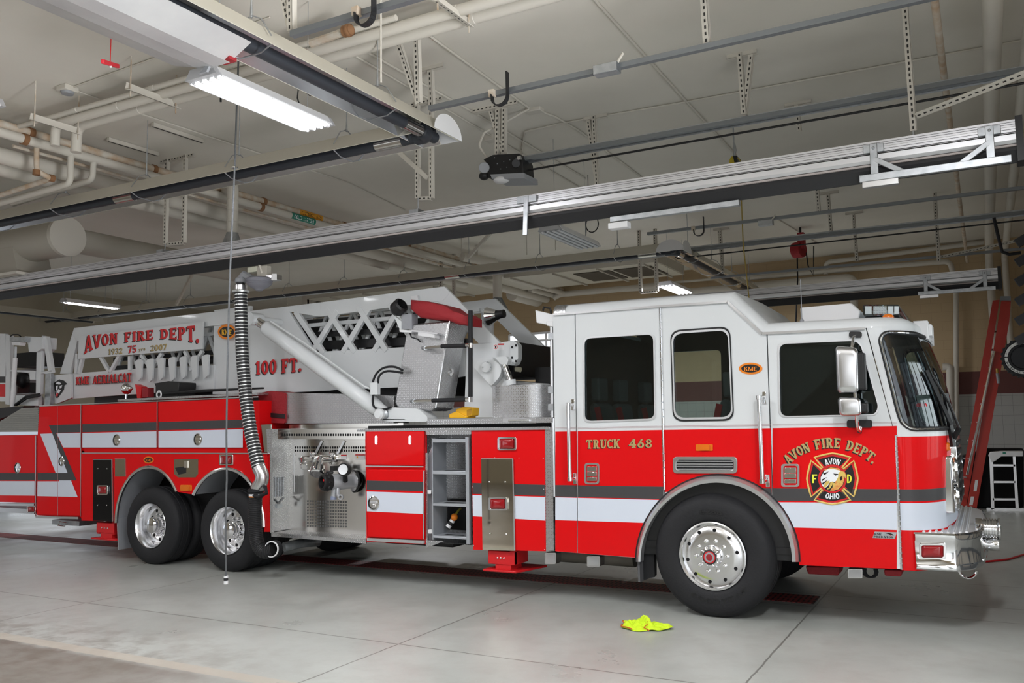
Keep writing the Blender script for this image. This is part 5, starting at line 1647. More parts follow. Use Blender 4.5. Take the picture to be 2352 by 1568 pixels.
for x, y in ((978, 799), (952, 921)): mb.tube([T(x, y, .0), T(x - 6, y, CY)], .025, 10, M_GALV)
mb.build('rail_joint', gr)
mb = MB(M_BLACK)
a = T(922, 700, .06); mb.lathe([(.07, -.02), (.09, 0), (.09, .1), (.06, .14), (0, .16)], a, (-.9, .2, -.5), 20, M_BLACK); mb.bb(T(922, 722, .1), T(946, 755, .1) + V((0, .12, 0)), M_GREY); mb.build('console_lamp', con)
mb = MB(M_FIX); mb.prism(TP([(903, 722), (940, 752), (918, 756)], .1), (0, .02, 0), M_WHITE); mb.prism(TP([(917, 756), (945, 759), (946, 764), (918, 762)], .03), (0, .1, 0)); mb.prism(TP([(960, 762), (998, 768), (998, 776), (960, 770)], .02), (0, .1, 0), M_FIX); mb.prism(TP([(944, 757), (1005, 765), (1004, 768), (945, 761)], .02), (0, .12, 0), M_ALU)
mb.build('console_bracket', con)
mb = MB(M_RUB); mb.tube([T(941, 763, .08), T(945, 774, .07), T(960, 779, .08), T(966, 785, .1)], .008, 6); mb.tube([T(978, 946, .15), T(984, 952, .2), T(992, 960, .2)], .012, 6); mb.build('console_cable', con)
# yellow foot switch
mb = MB(M_YEL); mb.prism(TP([(1046, 940), (1062, 934), (1084.5, 936), (1083, 954), (1072, 958), (1046, 957)], .08), (0, .16, 0), M_YEL); mb.prism(TP([(1031, 951), (1048, 944), (1072, 956), (1072, 960), (1031, 960)], .06), (0, .2, 0), M_YEL); fs = mb.build('foot_switch', TRUCK, bevel=.01)
mb = MB(M_BLACK); mb.prism(TP([(1072, 941), (1083, 938), (1082, 952), (1072, 955)], .078), (0, .004, 0), mat('yellow_inside', (.45, .22, .01), .6)); mb.build('switch_opening', fs, smooth=0)
# turntable post and pivot
PY = .50
mb = MB(M_WHITE)
mb.prism(TP(rq([(1066, 958), (1070, 852), (1092, 822), (1131, 820), (1165, 880), (1166, 958)], 4), PY), (0, .12, 0), M_WHITE)
mb.prism(TP(rq([(1066, 958), (1070, 852), (1092, 822), (1131, 820), (1165, 880), (1166, 958)], 4), 1.83), (0, .12, 0), M_WHITE)
mb.prism(TP([(1070, 872), (1160, 872), (1166, 958), (1066, 958)], .65), (0, 1.15, 0), M_WHITE)
tp = mb.build('turntable_post', TRUCK, bevel=.006)
mb = MB(M_WHITE); o = rq([(1088, 843), (1098, 827), (1132, 825), (1153, 840), (1149, 864), (1128, 887)], [3, 4, 10, 12, 10, 6]); mb.prism(TP(o, PY - .09), (0, .09, 0), M_WHITE)
mb.lathe([(.0, -.03), (.058, -.03), (.062, -.02), (.062, .0)], T(1118, 843, PY - .10), (0, 1, 0), 24, M_WHITE)
for a in range(4): mb.ell(T(1118 + 9 * cos(a * pi / 2), 843 + 12 * sin(a * pi / 2), PY - .132), .008, M_GALV, 8, 5)
mb.build('pivot_housing', tp, bevel=.008)
mb = MB(M_WHITE); mb.prism(TP(rq([(1070, 790), (1148, 786), (1180, 782), (1190, 792), (1190, 822), (1184, 836), (1176, 840), (1158, 834), (1085, 862), (1072, 862)], 6), YN - .02), (0, .10, 0), M_WHITE)
mb.prism(TP([(1172, 790), (1186, 786), (1190, 795), (1190, 822), (1184, 834), (1172, 830)], YN - .05), (0, .04, 0), M_WHITE)
for x, y in ((1176, 797), (1185, 793), (1176, 821), (1185, 829)): mb.ell(T(x, y, YN - .055), .014, M_BLACK, 8, 5)
hp = mb.build('heel_plate', TRUCK, bevel=.006)
mb = MB(M_FIX); flat(mb, [(1133, 789), (1158, 788.5), (1158, 803), (1133, 803.5)], YN - .022, M_FIX); flat(mb, [(1143, 789), (1158, 788.5), (1158, 792), (1143, 792)], YN - .024, M_LRED); flat(mb, arc(1138.5, 796.5, 4.2, 5, 0, 360, 16)[:-1], YN - .024, M_LRED); flat(mb, arc(1138.5, 796.5, 3.2, 3.8, 0, 360, 16)[:-1], YN - .0245, M_FIX); flat(mb, [(1136.5, 794), (1140.5, 795), (1139, 800), (1137, 799)], YN - .025, M_LBLK); mb.build('warning_label', hp, smooth=0)
mb = MB(M_CHROME); a, b = T(1159, 838, PY - .12), T(1174, 878, PY - .12); mb.cyl(a, b, .034, 16, M_CHROME); mb.cyl(T(1172, 873, PY - .12), T(1174, 885, PY - .12), .062, 20, M_WHITE); mb.prism(TP(rq([(1136, 820), (1162, 818), (1168, 826), (1164, 838), (1150, 836)], 3), PY - .14), (0, .08, 0), M_WHITE); mb.build('locking_cylinder', TRUCK)
# tread drum round the turntable
mb = MB(M_TREADB)
z1, z0 = T(1180, 884, .25).z, T(1180, 959, .25).z
x0, xm = T(1131, 900, .25).x, T(1190, 900, .25).x
pl = [(x0, .25), (xm, .25)] + [(xm + .42 * sin(a), .25 + .42 * (1 - cos(a))) for a in [pi / 2 * i / 10 for i in range(1, 11)]] + [(xm + .42, 2.2), (x0, 2.2)]
mb.prism([V((x, y, z0)) for x, y in pl], (0, 0, z1 - z0), M_TREADB); mb.build('turntable_drum', TRUCK, smooth=40)
mb = MB(M_BLACK); mb.bb((-2.3, 1.0, 1.8), (-1.65, 2.3, 2.45)); mb.bb((-2.9, .75, 2.35), (-2.45, 1.75, 2.75)); mb.tube([T(1190, 880, .9), T(1262, 885, .9)], .02, 8, M_FIX); mb.build('hose_reel_block', TRUCK)
mb = MB(M_FIX); mb.cyl(T(1176, 846, .8), T(1196, 849, .8), .03, 10, mat('cream_grip', (.7, .66, .5), .5)); mb.build('control_grip', TRUCK)
mb = MB(M_CHROME); c = at(1122, 727, Y=1.0); mb.lathe([(.11, -.02), (.115, 0), (.06, .12), (.05, .16), (.05, .22), (0, .22)], c, (1, 0, .1), 20, [M_CLEAR, M_CHROME, M_BLACK, M_BLACK, M_BLACK]); mb.build('ladder_floodlight', TRUCK)
mb = MB(M_FIX); mb.prism(TP([(944, 680), (959, 678), (960, 690), (946, 690)], YN - .04), (0, .04, 0)); mb.build('ladder_bracket', TRUCK)
# --- rescue platform at the ladder tip
mb = MB(M_WHITE); BY = .5
PP = lambda o, m=M_WHITE, Y=BY, t=.06: mb.prism(TP(o, Y), (0, t, 0), m)
PP([(-90, 764), (12, 766), (14, 864), (-90, 864)]); PP([(-90, 864), (12, 864), (12, 878), (-90, 878)], M_DARK); PP([(-90, 878), (12, 879), (12, 882), (-90, 881)]); PP([(-90, 882), (12, 882), (12, 911), (-90, 910)], M_LRED); PP([(-90, 910), (12, 911), (12, 922), (-90, 921)])
PP([(13, 768), (24, 770), (22, 930), (12, 928)]); PP([(84, 795), (97, 770), (92, 905), (82, 905)]); PP([(56, 772), (98, 774), (96, 800), (84, 808), (66, 808), (64, 790)], Y=BY - .05, t=.25)
PP([(98, 772), (107, 772), (119, 853), (110, 853)]); PP([(94, 854), (119, 850), (119, 855), (94, 858)]); PP([(24, 849), (80, 851), (80, 872), (68, 872), (67, 856), (24, 853)]); PP([(36, 908), (88, 905), (88, 932), (34, 930)]); PP([(104, 858), (116, 857), (115, 930), (102, 932)], M_GALV)
mb.build('rescue_platform', TRUCK, bevel=.004)
mb = MB(M_FIX); mb.tube([T(35, 822, BY - .1), T(28, 938, BY - .1)], .035, 12, M_FIX); mb.tube([T(36, 796, BY - .1), T(35, 822, BY - .1)], .02, 10, M_GALV); mb.prism(TP([(22, 774), (58, 774), (57, 785), (22, 784)], BY - .14), (0, .12, 0), M_GALV); mb.prism(TP([(26, 785), (46, 786), (44, 793), (28, 792)], BY - .14), (0, .1, 0)); mb.tube([T(24, 772, BY - .1), T(30, 768, BY - .1), T(42, 768, BY - .1), T(48, 773, BY - .1)], .01, 6, M_BLACK); mb.build('platform_floodlight', TRUCK)
mb = MB(M_BLACK); mb.tube([T(34, 930, BY - .08), T(60, 910, BY - .08), T(90, 905, BY - .08)], .018, 8); mb.tube([T(38, 930, BY - .05), T(62, 914, BY - .08), T(92, 908, BY - .08)], .018, 8); mb.ell(T(52, 872, BY + .4), (.10, .12, .15)); mb.bb(T(40, 880, BY + .4), T(68, 902, BY + .4) + V((0, .2, 0))); mb.bb(T(30, 850, BY + .9), T(84, 905, BY + .9) + V((0, .1, 0)), M_GREY); mb.bb(T(28, 812, BY + .5), T(84, 840, BY + .5) + V((0, .5, 0))); mb.prism(TP([(-40, 940), (55, 932), (40, 948), (-40, 975)], .35), (0, 1.4, 0)); mb.ell(T(86, 922, BY + .1), (.1, .1, .12), M_GREY); mb.build('platform_gear', TRUCK)
# ------------------------------------------------------------------ the hall
def wallmat(name, upper, band, lower, z0, z1, s=.2):
    """Painted block wall: upper colour, a band, tiled dado, with joint lines."""
    m = mat(name, upper, .6)
    nt = m.node_tree; b = nt.nodes['Principled BSDF']
    g = nt.nodes.new('ShaderNodeNewGeometry'); sp = nt.nodes.new('ShaderNodeSeparateXYZ')
    nt.links.new(g.outputs['Position'], sp.inputs[0])
    x, y, z = sp.outputs
    h = N(nt, 'ADD', x, y)
    def ln(v, p, w): return N(nt, 'LESS_THAN', N(nt, 'FRACT', N(nt, 'DIVIDE', v, p)), w / p)
    row = N(nt, 'FRACT', N(nt, 'MULTIPLY', N(nt, 'FLOOR', N(nt, 'DIVIDE', z, .2)), .5))
    j1 = N(nt, 'MAXIMUM', ln(z, .2, .008), ln(N(nt, 'ADD', h, N(nt, 'MULTIPLY', row, .4)), .4, .008))
    j2 = N(nt, 'MAXIMUM', ln(z, .2, .006), ln(h, .2, .006))
    def mix(f, a, c):
        n = nt.nodes.new('ShaderNodeMix'); n.data_type = 'RGBA'
        for i, v in ((0, f), (6, a), (7, c)):
            if isinstance(v, tuple): n.inputs[i].default_value = (*v, 1)
            else: nt.links.new(v, n.inputs[i])
        return n.outputs[2]
    up_ = mix(j1, upper, tuple(c * .86 for c in upper)); lo = mix(j2, lower, tuple(c * .55 for c in lower))
    c = mix(N(nt, 'LESS_THAN', z, z1), up_, band); c = mix(N(nt, 'LESS_THAN', z, z0), c, lo)
    nt.links.new(c, b.inputs['Base Color'])
    return m
M_WALL = wallmat('block_wall', (.50, .375, .225), (.13, .045, .04), (.42, .42, .40), 2.25, 2.72)
M_WALLP = mat('wall_beige', (.46, .42, .33), .7)


def floormat():
    m = mat('concrete', (.42, .42, .395), .35)
    nt = m.node_tree; b = nt.nodes['Principled BSDF']
    g = nt.nodes.new('ShaderNodeNewGeometry'); sp = nt.nodes.new('ShaderNodeSeparateXYZ'); nt.links.new(g.outputs['Position'], sp.inputs[0])
    x, y, z = sp.outputs
    def noise(sc, det=6, ro=.6):
        n = nt.nodes.new('ShaderNodeTexNoise'); n.inputs['Scale'].default_value = sc; n.inputs['Detail'].default_value = det; n.inputs['Roughness'].default_value = ro
        nt.links.new(g.outputs['Position'], n.inputs['Vector']); return n.outputs['Fac']
    def mr(v, a, c, d, e):
        n = nt.nodes.new('ShaderNodeMapRange'); nt.links.new(v, n.inputs[0])
        for i, q in enumerate((a, c, d, e)): n.inputs[i + 1].default_value = q
        return n.outputs[0]
    def mix(f, a, c):
        n = nt.nodes.new('ShaderNodeMix'); n.data_type = 'RGBA'
        for i, v in ((0, f), (6, a), (7, c)):
            if isinstance(v, tuple): n.inputs[i].default_value = (*v, 1)
            elif isinstance(v, float): n.inputs[i].default_value = v
            else: nt.links.new(v, n.inputs[i])
        return n.outputs[2]
    n1, n2, n3 = noise(.7), noise(4.5), noise(38, 3)
    c = mix(mr(n1, .3, .7, 0, 1), (.375, .390, .362), (.48, .50, .47))
    c = mix(mr(n2, .45, .75, 0, .35), c, (.30, .295, .265))
    c = mix(mr(n3, .62, .75, 0, .35), c, (.55, .55, .53))
    # brown wear beside the bay line, near left
    wear = N(nt, 'MULTIPLY', mr(n2, .42, .62, 0, 1), N(nt, 'MULTIPLY', mr(y, -2.4, -3.4, 0, 1), mr(x, -2.2, -4.5, 0, 1)))
    c = mix(N(nt, 'MULTIPLY', wear, .8), c, (.17, .145, .115))
    c = mix(N(nt, 'MULTIPLY', N(nt, 'MULTIPLY', mr(y, -3.3, -3.42, 0, 1), mr(x, -2.2, -3.6, 0, 1)), .75), c, (.15, .125, .10))
    # specks
    n4 = noise(60, 2, .5)
    c = mix(N(nt, 'MULTIPLY', N(nt, 'GREATER_THAN', n4, .78), .6), c, (.14, .13, .12))
    # painted bay line
    c = mix(N(nt, 'MULTIPLY', N(nt, 'LESS_THAN', N(nt, 'ABSOLUTE', N(nt, 'SUBTRACT', y, -3.28)), .07), N(nt, 'MULTIPLY', N(nt, 'LESS_THAN', x, -1.5), .8)), c, (.47, .43, .36))
    j = None
    for ax, v in ((y, -2.02), (x, -2.08), (x, .75), (x, -6.1), (x, -8.9), (x, 3.4), (x, -12), (x, -15), (y, 2.7), (y, 6.6), (y, 9.5), (y, -6.2), (y, .86), (y, 1.5)):
        w = N(nt, 'MULTIPLY_ADD', N(nt, 'SUBTRACT', n2, .5), .03, v)
        q = N(nt, 'LESS_THAN', N(nt, 'ABSOLUTE', N(nt, 'SUBTRACT', ax, w)), .008)
        j = q if j is None else N(nt, 'MAXIMUM', j, q)
    c = mix(N(nt, 'MULTIPLY', j, .8), c, (.14, .135, .12))
    nt.links.new(c, b.inputs['Base Color'])
    nt.links.new(mr(n1, .3, .7, .24, .46), b.inputs['Roughness'])
    bp = nt.nodes.new('ShaderNodeBump'); bp.inputs['Strength'].default_value = .12; bp.inputs['Distance'].default_value = .01
    nt.links.new(n2, bp.inputs['Height']); nt.links.new(bp.outputs[0], b.inputs['Normal'])
    return m
M_FLOOR = floormat()
mb = MB(M_FLOOR); mb.bb((XL - .2, YF - .2, -.2), (XR + .2, YB + .2, 0)); struct(mb.build('floor', smooth=0))
mb = MB(M_CEIL); mb.bb((XL - .2, YF - .2, ZC), (XR + .2, YB + .2, ZC + .2)); struct(mb.build('ceiling', smooth=0))
mb = MB(M_WALL); mb.bb((XL - .2, YB, 0), (XR + .2, YB + .2, ZC)); struct(mb.build('wall_back', smooth=0))
# right wall with bay doors: posts and lintel; two doors nearer than the truck stand open
BAYS = [(-13.2, -8.8), (-7.4, -3.0), (-1.55, 3.25), (4.5, 8.9)]
mb = MB(M_WALL)
ys = [YF - .2] + [v for b in BAYS for v in b] + [YB + .2]
for a, b in zip(ys[::2], ys[1::2]): mb.bb((XR, a, 0), (XR + .25, b, ZC))
for a, b in BAYS: mb.bb((XR, a, 4.2), (XR + .25, b, ZC))
struct(mb.build('wall_right', smooth=0))
LB = [(-6.2, -1.8), (3.8, 8.2)]
mb = MB(M_WALLP); ys = [YF - .2] + [v for b in LB for v in b] + [YB + .2]
for a, b in zip(ys[::2], ys[1::2]): mb.bb((XL - .25, a, 0), (XL, b, ZC))
for a, b in LB: mb.bb((XL - .25, a, 2.15), (XL, b, ZC))
struct(mb.build('wall_left', smooth=0))
WB = [(.9, 3.7), (-17, -10.5)]
mb = MB(M_WALLP); mb.bb((XL, YF - .25, 0), (XR, YF, 1.0)); mb.bb((XL, YF - .25, 3.6), (XR, YF, ZC))
for a, b in ((XL, -17), (-10.5, .9), (3.7, XR)): mb.bb((a, YF - .25, 1.0), (b, YF, 3.6))
struct(mb.build('wall_front', smooth=0))
def bay_door(n, y0, y1, glazed=()):
    mb = MB(M_DUCT); X = XR - .02
    for k in range(7):
        z0 = .03 + k * .6
        if k not in glazed: mb.bb((X, y0, z0), (X + .05, y1, z0 + .585), M_DUCT)
    o = struct(mb.build('door_%d' % n, smooth=0))
    fr = MB(M_TRACK)
    for k in range(8): fr.bb((X - .04, y0, .0 + k * .6), (X + .04, y1, .06 + k * .6), M_TRACK)
    for q in range(9 if glazed else 5): yy = y0 + (y1 - y0) * q / (8 if glazed else 4); fr.bb((X - .05, yy - .04, .03), (X + .03, yy + .04, 4.2), M_TRACK)
    fr.build('door_frame', o, smooth=0)
    if glazed:
        g = MB(M_GLASSF)
        for k in glazed: g.add([(X + .01, y0, .06 + k * .6), (X + .01, y1, .06 + k * .6), (X + .01, y1, .6 + k * .6), (X + .01, y0, .6 + k * .6)], [(0, 1, 2, 3)])
        g.build('door_glass', o, smooth=0)
bay_door(1, *BAYS[2], glazed=(2, 3, 4)); bay_door(2, *BAYS[3])
# a daylit window in the back wall
mb = MB(M_FIX); wa, wb = at(1172, 820, Y=YB), at(1285, 762, Y=YB)
for x in [wa.x + (wb.x - wa.x) * k / 4 for k in range(5)]: mb.bb((x - .03, YB - .05, wa.z), (x + .03, YB, wb.z))
for z in [wa.z + (wb.z - wa.z) * k / 3 for k in range(4)]: mb.bb((wa.x, YB - .052, z - .03), (wb.x, YB, z + .03))
wo = struct(mb.build('window_1', smooth=0))
mb = MB(mat('daylit_pane', (.9, .93, 1), .3, emit=((.85, .92, 1), 1.6))); mb.add([(wa.x, YB - .02, wa.z), (wb.x, YB - .02, wa.z), (wb.x, YB - .02, wb.z), (wa.x, YB - .02, wb.z)], [(0, 1, 2, 3)]); mb.build('window_pane', wo, smooth=0)
# upright tracks beside the doors
def upright(y, zt=4.2, label='', x=3.1):
    mb = MB(M_TRACK)
    mb.bb((XR - .30, y - .04, 0), (XR - .22, y + .04, zt)); mb.bb((XR - .34, y - .06, 0), (XR - .30, y - .03, zt))
    for k in range(7): mb.bar((XR - .26, y, .5 + k * .55), (XR, y + .02, .7 + k * .55), .03, .05, M_TRACK)
    o = mb.build('door_upright', smooth=0); tag(o, label, 'door track', 'upright door tracks'); return o
upright(3.35, 4.3, 'upright steel door track beside the round black reel')
upright(4.35, 4.3, 'upright steel door track behind the round black reel')
# red grating over the floor drain
M_GRATE = mat('grate_red', (.20, .03, .03), .6)
nt = M_GRATE.node_tree; b_ = nt.nodes['Principled BSDF']; g_ = nt.nodes.new('ShaderNodeNewGeometry'); s_ = nt.nodes.new('ShaderNodeSeparateXYZ'); nt.links.new(g_.outputs['Position'], s_.inputs[0])
bars = N(nt, 'LESS_THAN', N(nt, 'FRACT', N(nt, 'DIVIDE', s_.outputs[0], .05)), .4)
rows_ = N(nt, 'LESS_THAN', N(nt, 'FRACT', N(nt, 'DIVIDE', s_.outputs[1], .13)), .72)
mx = nt.nodes.new('ShaderNodeMix'); mx.data_type = 'RGBA'; nt.links.new(N(nt, 'MULTIPLY', bars, rows_), mx.inputs[0]); mx.inputs[6].default_value = (.34, .06, .06, 1); mx.inputs[7].default_value = (.04, .015, .015, 1); nt.links.new(mx.outputs[2], b_.inputs['Base Color'])
mb = MB(M_GRATE); mb.bb((-18, .98, 0), (.72, 1.38, .004)); tag(mb.build('drain_grate', smooth=0), 'long narrow red slotted drain grate in the floor beneath the truck', 'drain grate')

# ------------------------------------------------------------------ overhead: pipes
def pipe(name, label, cat, pts, r, m=M_PIPE, group=None, bands=(), n=14, parent=None, seam=0):
    P = [V(p) for p in pts]
    # round the corners
    Q = [P[0]]
    for a, b, c in zip(P, P[1:], P[2:]):
        l = min(r * 2.2, (a - b).length * .45, (c - b).length * .45); u, w = (a - b).normalized(), (c - b).normalized()
        if u.dot(w) > -.98:
            for j in range(6): t = j / 5; Q.append((b + u * l) * (1 - t) ** 2 + b * 2 * t * (1 - t) + (b + w * l) * t * t)
        else: Q.append(b)
    Q.append(P[-1])
    mb = MB(m); mb.tube(Q, r, n, m)
    o = mb.build(name, parent)
    if parent is None: tag(o, label, cat, group)
    if seam:
        for i in range(seam):
            p = P[0].lerp(P[1], (i + .5) / seam); k = MB(m); k.lathe([(r, -.035), (r + .004, -.03), (r + .004, .03), (r, .035)], p, P[1] - P[0], 14, m); k.build('pipe_joint', o)
    for p, d in bands:
        k = MB(M_RUST); d = V(d).normalized(); k.lathe([(r, -.03), (r + .012, -.03), (r + .012, .03), (r, .03)], p, d, 14, mat('rust', (.26, .13, .06), .8) if 'rust' not in MATS else MATS['rust']); k.build('pipe_collar', o)
    return o
def yrun(pa, pb, X, ya, yb):
    """A pipe running away from the viewer at x = X, its height taken from a pixel."""
    a = at(*pa, X=X)
    return [V((X, ya, a.z)), V((X, yb, a.z))]
XP1 = at(153, 331, Z=5.24).x
def run_y(px, Z, y0, y1): x = at(*px, Z=Z).x; return [(x, y0, Z), (x, y1, Z)]
def run_x(px, Z, x0, x1): y = at(*px, Z=Z).y; return [(x0, y, Z), (x1, y, Z)]
o1 = run_y((370, 394), 5.24, -9, 12.3); X1 = o1[0][0]
pg = pipe('gas_pipe', 'rust spotted cream pipe tagged natural gas, uppermost of the long pipe rack', 'pipe', o1, .052, M_RUST, 'pipe rack over the bays', [((X1, y, 5.24), (0, 1, 0)) for y in (-2.1, -.4, 1.6, 3.5, 5.4, 7.5)])
o2 = run_y((357, 406), 5.13, -9, 12.3); X2 = o2[0][0]
pc = pipe('water_pipe', 'smooth cream pipe tagged cold water beside the rusty gas pipe', 'pipe', o2, .055, M_PIPE, 'pipe rack over the bays', [((X2, y, 5.13), (0, 1, 0)) for y in (-2.2, 1.5, 4.5)])
pipe('sprinkler_main', 'fat cream pipe running under the rusty gas pipe', 'pipe', run_y((255, 424), 5.03, -9, 12.3), .10, M_PIPE, 'pipe rack over the bays', seam=9)
pipe('drain_pipe', 'fat cream pipe lowest and farthest left of the pipe rack', 'pipe', run_y((200, 436), 5.03, -9, 9), .10, M_PIPE, 'pipe rack over the bays', seam=9)
pipe('branch_pipe', 'thin rusty pipe strung along the side of the fat cream pipe', 'pipe', run_y((330, 418), 5.09, -2.2, 8), .02, M_RUST, 'pipe rack over the bays')
# pipe tags
def ptag(par, px, X, r, m, txt, w, name='pipe_label'):
    a = at(*px, X=X + r + .002)
    mb = MB(m); z = a.z; 
    pts = [(X + r * cos(t) + .003 * cos(t), z0, 0) for t, z0 in ((0, 0),)]
    q = MB(m)
    zc = par['zc']
    for i in range(5):
        t0, t1 = radians(-65 + 26 * i), radians(-65 + 26 * (i + 1))
        R = r + .003
        p = [V((X + R * cos(t), y, zc + R * sin(t))) for t, y in ((t0, a.y), (t0, a.y + w), (t1, a.y + w), (t1, a.y))]
        q.add(p, [(0, 1, 2, 3)], m)
    R = r + .005
    letters(q, txt, lambda u, v: V((X + R * cos(radians(-40 + 55 * v)), a.y + w * (.08 + .84 * u), zc + R * sin(radians(-40 + 55 * v)))), M_LBLK if m is not M_TAGG else M_LWHT, sf=False)
    q.build(name, par, smooth=0)
M_TAGG = mat('tag_green', (.02, .22, .15), .5); M_TAGO = mat('tag_orange', (.75, .33, .02), .5)
pg['zc'] = 5.24; pc['zc'] = 5.13
ptag(pg, (690, 492), X1, .052, M_TAGO, 'NATURAL GAS', .55); ptag(pc, (672, 500), X2, .055, M_TAGG, 'COLD WATER', .55)
# pipes along the bay
ZR = 5.2
y_c = at(585, 178, Z=ZR).y; 
e_ = at(195, 296, Z=ZR).x
pipe('heating_pipe', 'fat cream ceiling pipe, nearest of three crossing the bay, with an end elbow', 'pipe', [(3.9, y_c, ZR), (e_, y_c, ZR), (e_, y_c, ZR - .30)], .058, M_PIPE, 'pipes crossing the bay', seam=5)
y_b = at(551, 166, Z=ZR).y
e2 = at(150, 292, Z=ZR).x
pipe('heating_pipe', 'fat cream pipe in the middle of the three crossing under the ceiling', 'pipe', [(3.9, y_b, ZR), (e2, y_b, ZR), (e2, y_b, ZR - .25)], .05, M_PIPE, 'pipes crossing the bay', seam=5)
y_a = at(430, 179, Z=ZR + .06).y
pipe('conduit_pipe', 'thin cream pipe farthest from the viewer of the three crossing under the ceiling', 'pipe', run_x((430, 179), ZR + .06, -8, -1.9), .026, M_PIPE, 'pipes crossing the bay', seam=5)
mb = MB(M_RUST); mb.cyl(at(715, 100, Z=5.15), at(800, 70, Z=5.15), .035, 10, M_RUST); mb.lathe([(.05, 0), (.05, .08)], at(790, 73, Z=5.15), (1, 0, 0), 12, MATS['rust']); mb.ell(at(800, 70, Z=5.15), .055, MATS['rust']); tag(mb.build('rusty_valve'), 'rust covered pipe end above the radiant heater', 'valve')
# branches dropping from the rack
pipe('drop_pipe', 'rusty cream pipe dropping below the rack and turning towards the left', 'pipe', [at(84, 340, X=X1), at(84, 392, X=X1), at(118, 410, X=X1 + .02), at(-30, 458, Y=at(118, 410, X=X1 + .02).y)], .030, M_RUST, 'drops under the pipe rack', [(at(84, 396, X=X1), (0, 0, 1)), (at(118, 409, X=X1), (0, 1, 0))])
p0 = at(163, 355, X=X2); p1 = at(161, 421, X=X2)
pipe('drop_pipe', 'cream pipe dropping below the rack with one elbow, the nearer of two', 'pipe', [p0, p1, at(-40, 478, Y=p1.y)], .038, M_PIPE, 'drops under the pipe rack')
p0 = at(215, 370, X=X2); p1 = at(212, 413, X=X2)
pipe('drop_pipe', 'cream pipe dropping below the rack with one elbow, the farther of two', 'pipe', [p0, p1, at(30, 468, Y=p1.y)], .036, M_PIPE, 'drops under the pipe rack')
# conduits fixed to the ceiling
ZK = ZC - .015
def conduit(label, *pts, r=.013): return pipe('ceiling_conduit', label, 'conduit', [at(*p, Z=ZK) if len(p) == 2 else p for p in pts], r, M_PIPE, 'conduits on the ceiling', n=8)
conduit('straight conduit on the ceiling meeting the second door track at mid height', (1362, -4), (1580, 237), (1690, 356))
conduit('conduit on the ceiling running from the near pipes past the hook on the door track', (978, 76), (1215, 248))
conduit('conduit on the ceiling beyond the round junction box, passing behind the door opener', (1240, 255), (1275, 268), (1330, 300), (1480, 412))
conduit('conduit crossing the ceiling sideways at upper right with a dip where it starts', (1198, 345), (1206, 302), (1290, 283), (1580, 233), (2352, 92), r=.011)
conduit('left conduit of the close pair behind the heater end', (805, 122), (1330, 430), r=.011)
conduit('right conduit of the close pair behind the heater end', (835, 115), (1105, 268), (1345, 410), r=.013)
conduit('thin conduit on the ceiling from the smoke detector up to the heater', (169, 200), (410, 114), (620, 40), r=.009)
conduit('thin conduit on the ceiling from the smoke detector down to the right', (169, 206), (245, 234), (290, 250), r=.008)
conduit('long thin conduit on the ceiling below the bright lamp', (325, 262), (800, 420), (930, 483), r=.011)
conduit('thin conduit on the ceiling left of the exhaust rail end', (1780, 500), (1880, 560), r=.009)
pipe('flex_cable', 'curved cream cable dropping from the ceiling junction box to the door opener', 'cable', [at(1215, 250, Z=ZK), at(1160, 280, Z=5.3), at(1112, 305, Z=5.15), at(1100, 335, Z=5.0), at(1120, 365, Z=4.85), at(1148, 396, Z=4.72)], .014, M_PIPE, n=8)
pipe('flex_cable', 'straight cream cable hanging beside the door opener rail', 'cable', [at(1198, 345, Z=ZK), at(1198, 362, Z=4.9)], .012, M_PIPE, n=8)
mb = MB(M_PIPE); mb.box(at(1228, 254, Z=ZK), (.20, .13, .05)); tag(mb.build('junction_box', bevel=.01), 'flat cream junction box on the ceiling left of the second hook', 'junction box')
mb = MB(M_PIPE); c = at(155, 205, Z=ZC - .03); mb.box(c, (.16, .16, .06)); d = mb.build('smoke_detector', bevel=.01); tag(d, 'small square smoke detector on the ceiling above the pipes', 'smoke detector'); mb = MB(M_GREY); mb.lathe([(.07, -.03), (.06, -.055), (0, -.06)], c, (0, 0, 1), 20); mb.build('sensor', d)
mb = MB(M_PIPE); c = at(1128, 318, Z=ZC - .03); mb.box(c, (.14, .14, .08)); tag(mb.build('junction_box', bevel=.01), 'cream ceiling box behind the door opener bracket', 'junction box')

# ------------------------------------------------------------------ slotted strut
def strut(mb, a, b, w=.045, slots=True, face=None, m=M_STRUT):
    """Painted slotted angle with real dark slots along its near face."""
    a, b = V(a), V(b); t = (b - a).normalized(); L = (b - a).length
    f = V(face) if face else V((0, -1, 0))
    f = (f - t * f.dot(t)).normalized(); s = t.cross(f)
    mb.add([a + s * (-w / 2), a + s * (w / 2), b + s * (w / 2), b + s * (-w / 2)], [(0, 1, 2, 3)], m)
    mb.bar(a + f * -.003, b + f * -.003, w, .006, m, f)
    mb.bar(a + s * (w / 2) - f * w / 2, b + s * (w / 2) - f * w / 2, w, .006, m, s)
    if slots:
        k = max(1, int(L / .05))
        for i in range(k):
            p = a + t * (L * (i + .5) / k) + f * .0015
            mb.add([p + t * dx + s * dy for dx, dy in ((-.013, -.007), (.013, -.007), (.013, .007), (-.013, .007))], [(0, 1, 2, 3)], M_SLOT)
    return mb
def hanger(name, label, group, bars, extra=None):
    mb = MB(M_STRUT)
    for i, q in enumerate(bars): strut(mb, V(q[0]) + V((0, .008 * i, 0)), V(q[1]) + V((0, .008 * i, 0)), *(q[2:] if len(q) > 2 else ()))
    if extra: extra(mb)
    return tag(mb.build(name, smooth=0), label, 'bracket', group)
RY1 = at(1560, 399, Z=4.12).y          # the near exhaust rail
RX = lambda px, py: at(px, py, Y=RY1 + .06)
def ceil_over(p): return V((p.x, p.y, ZC))
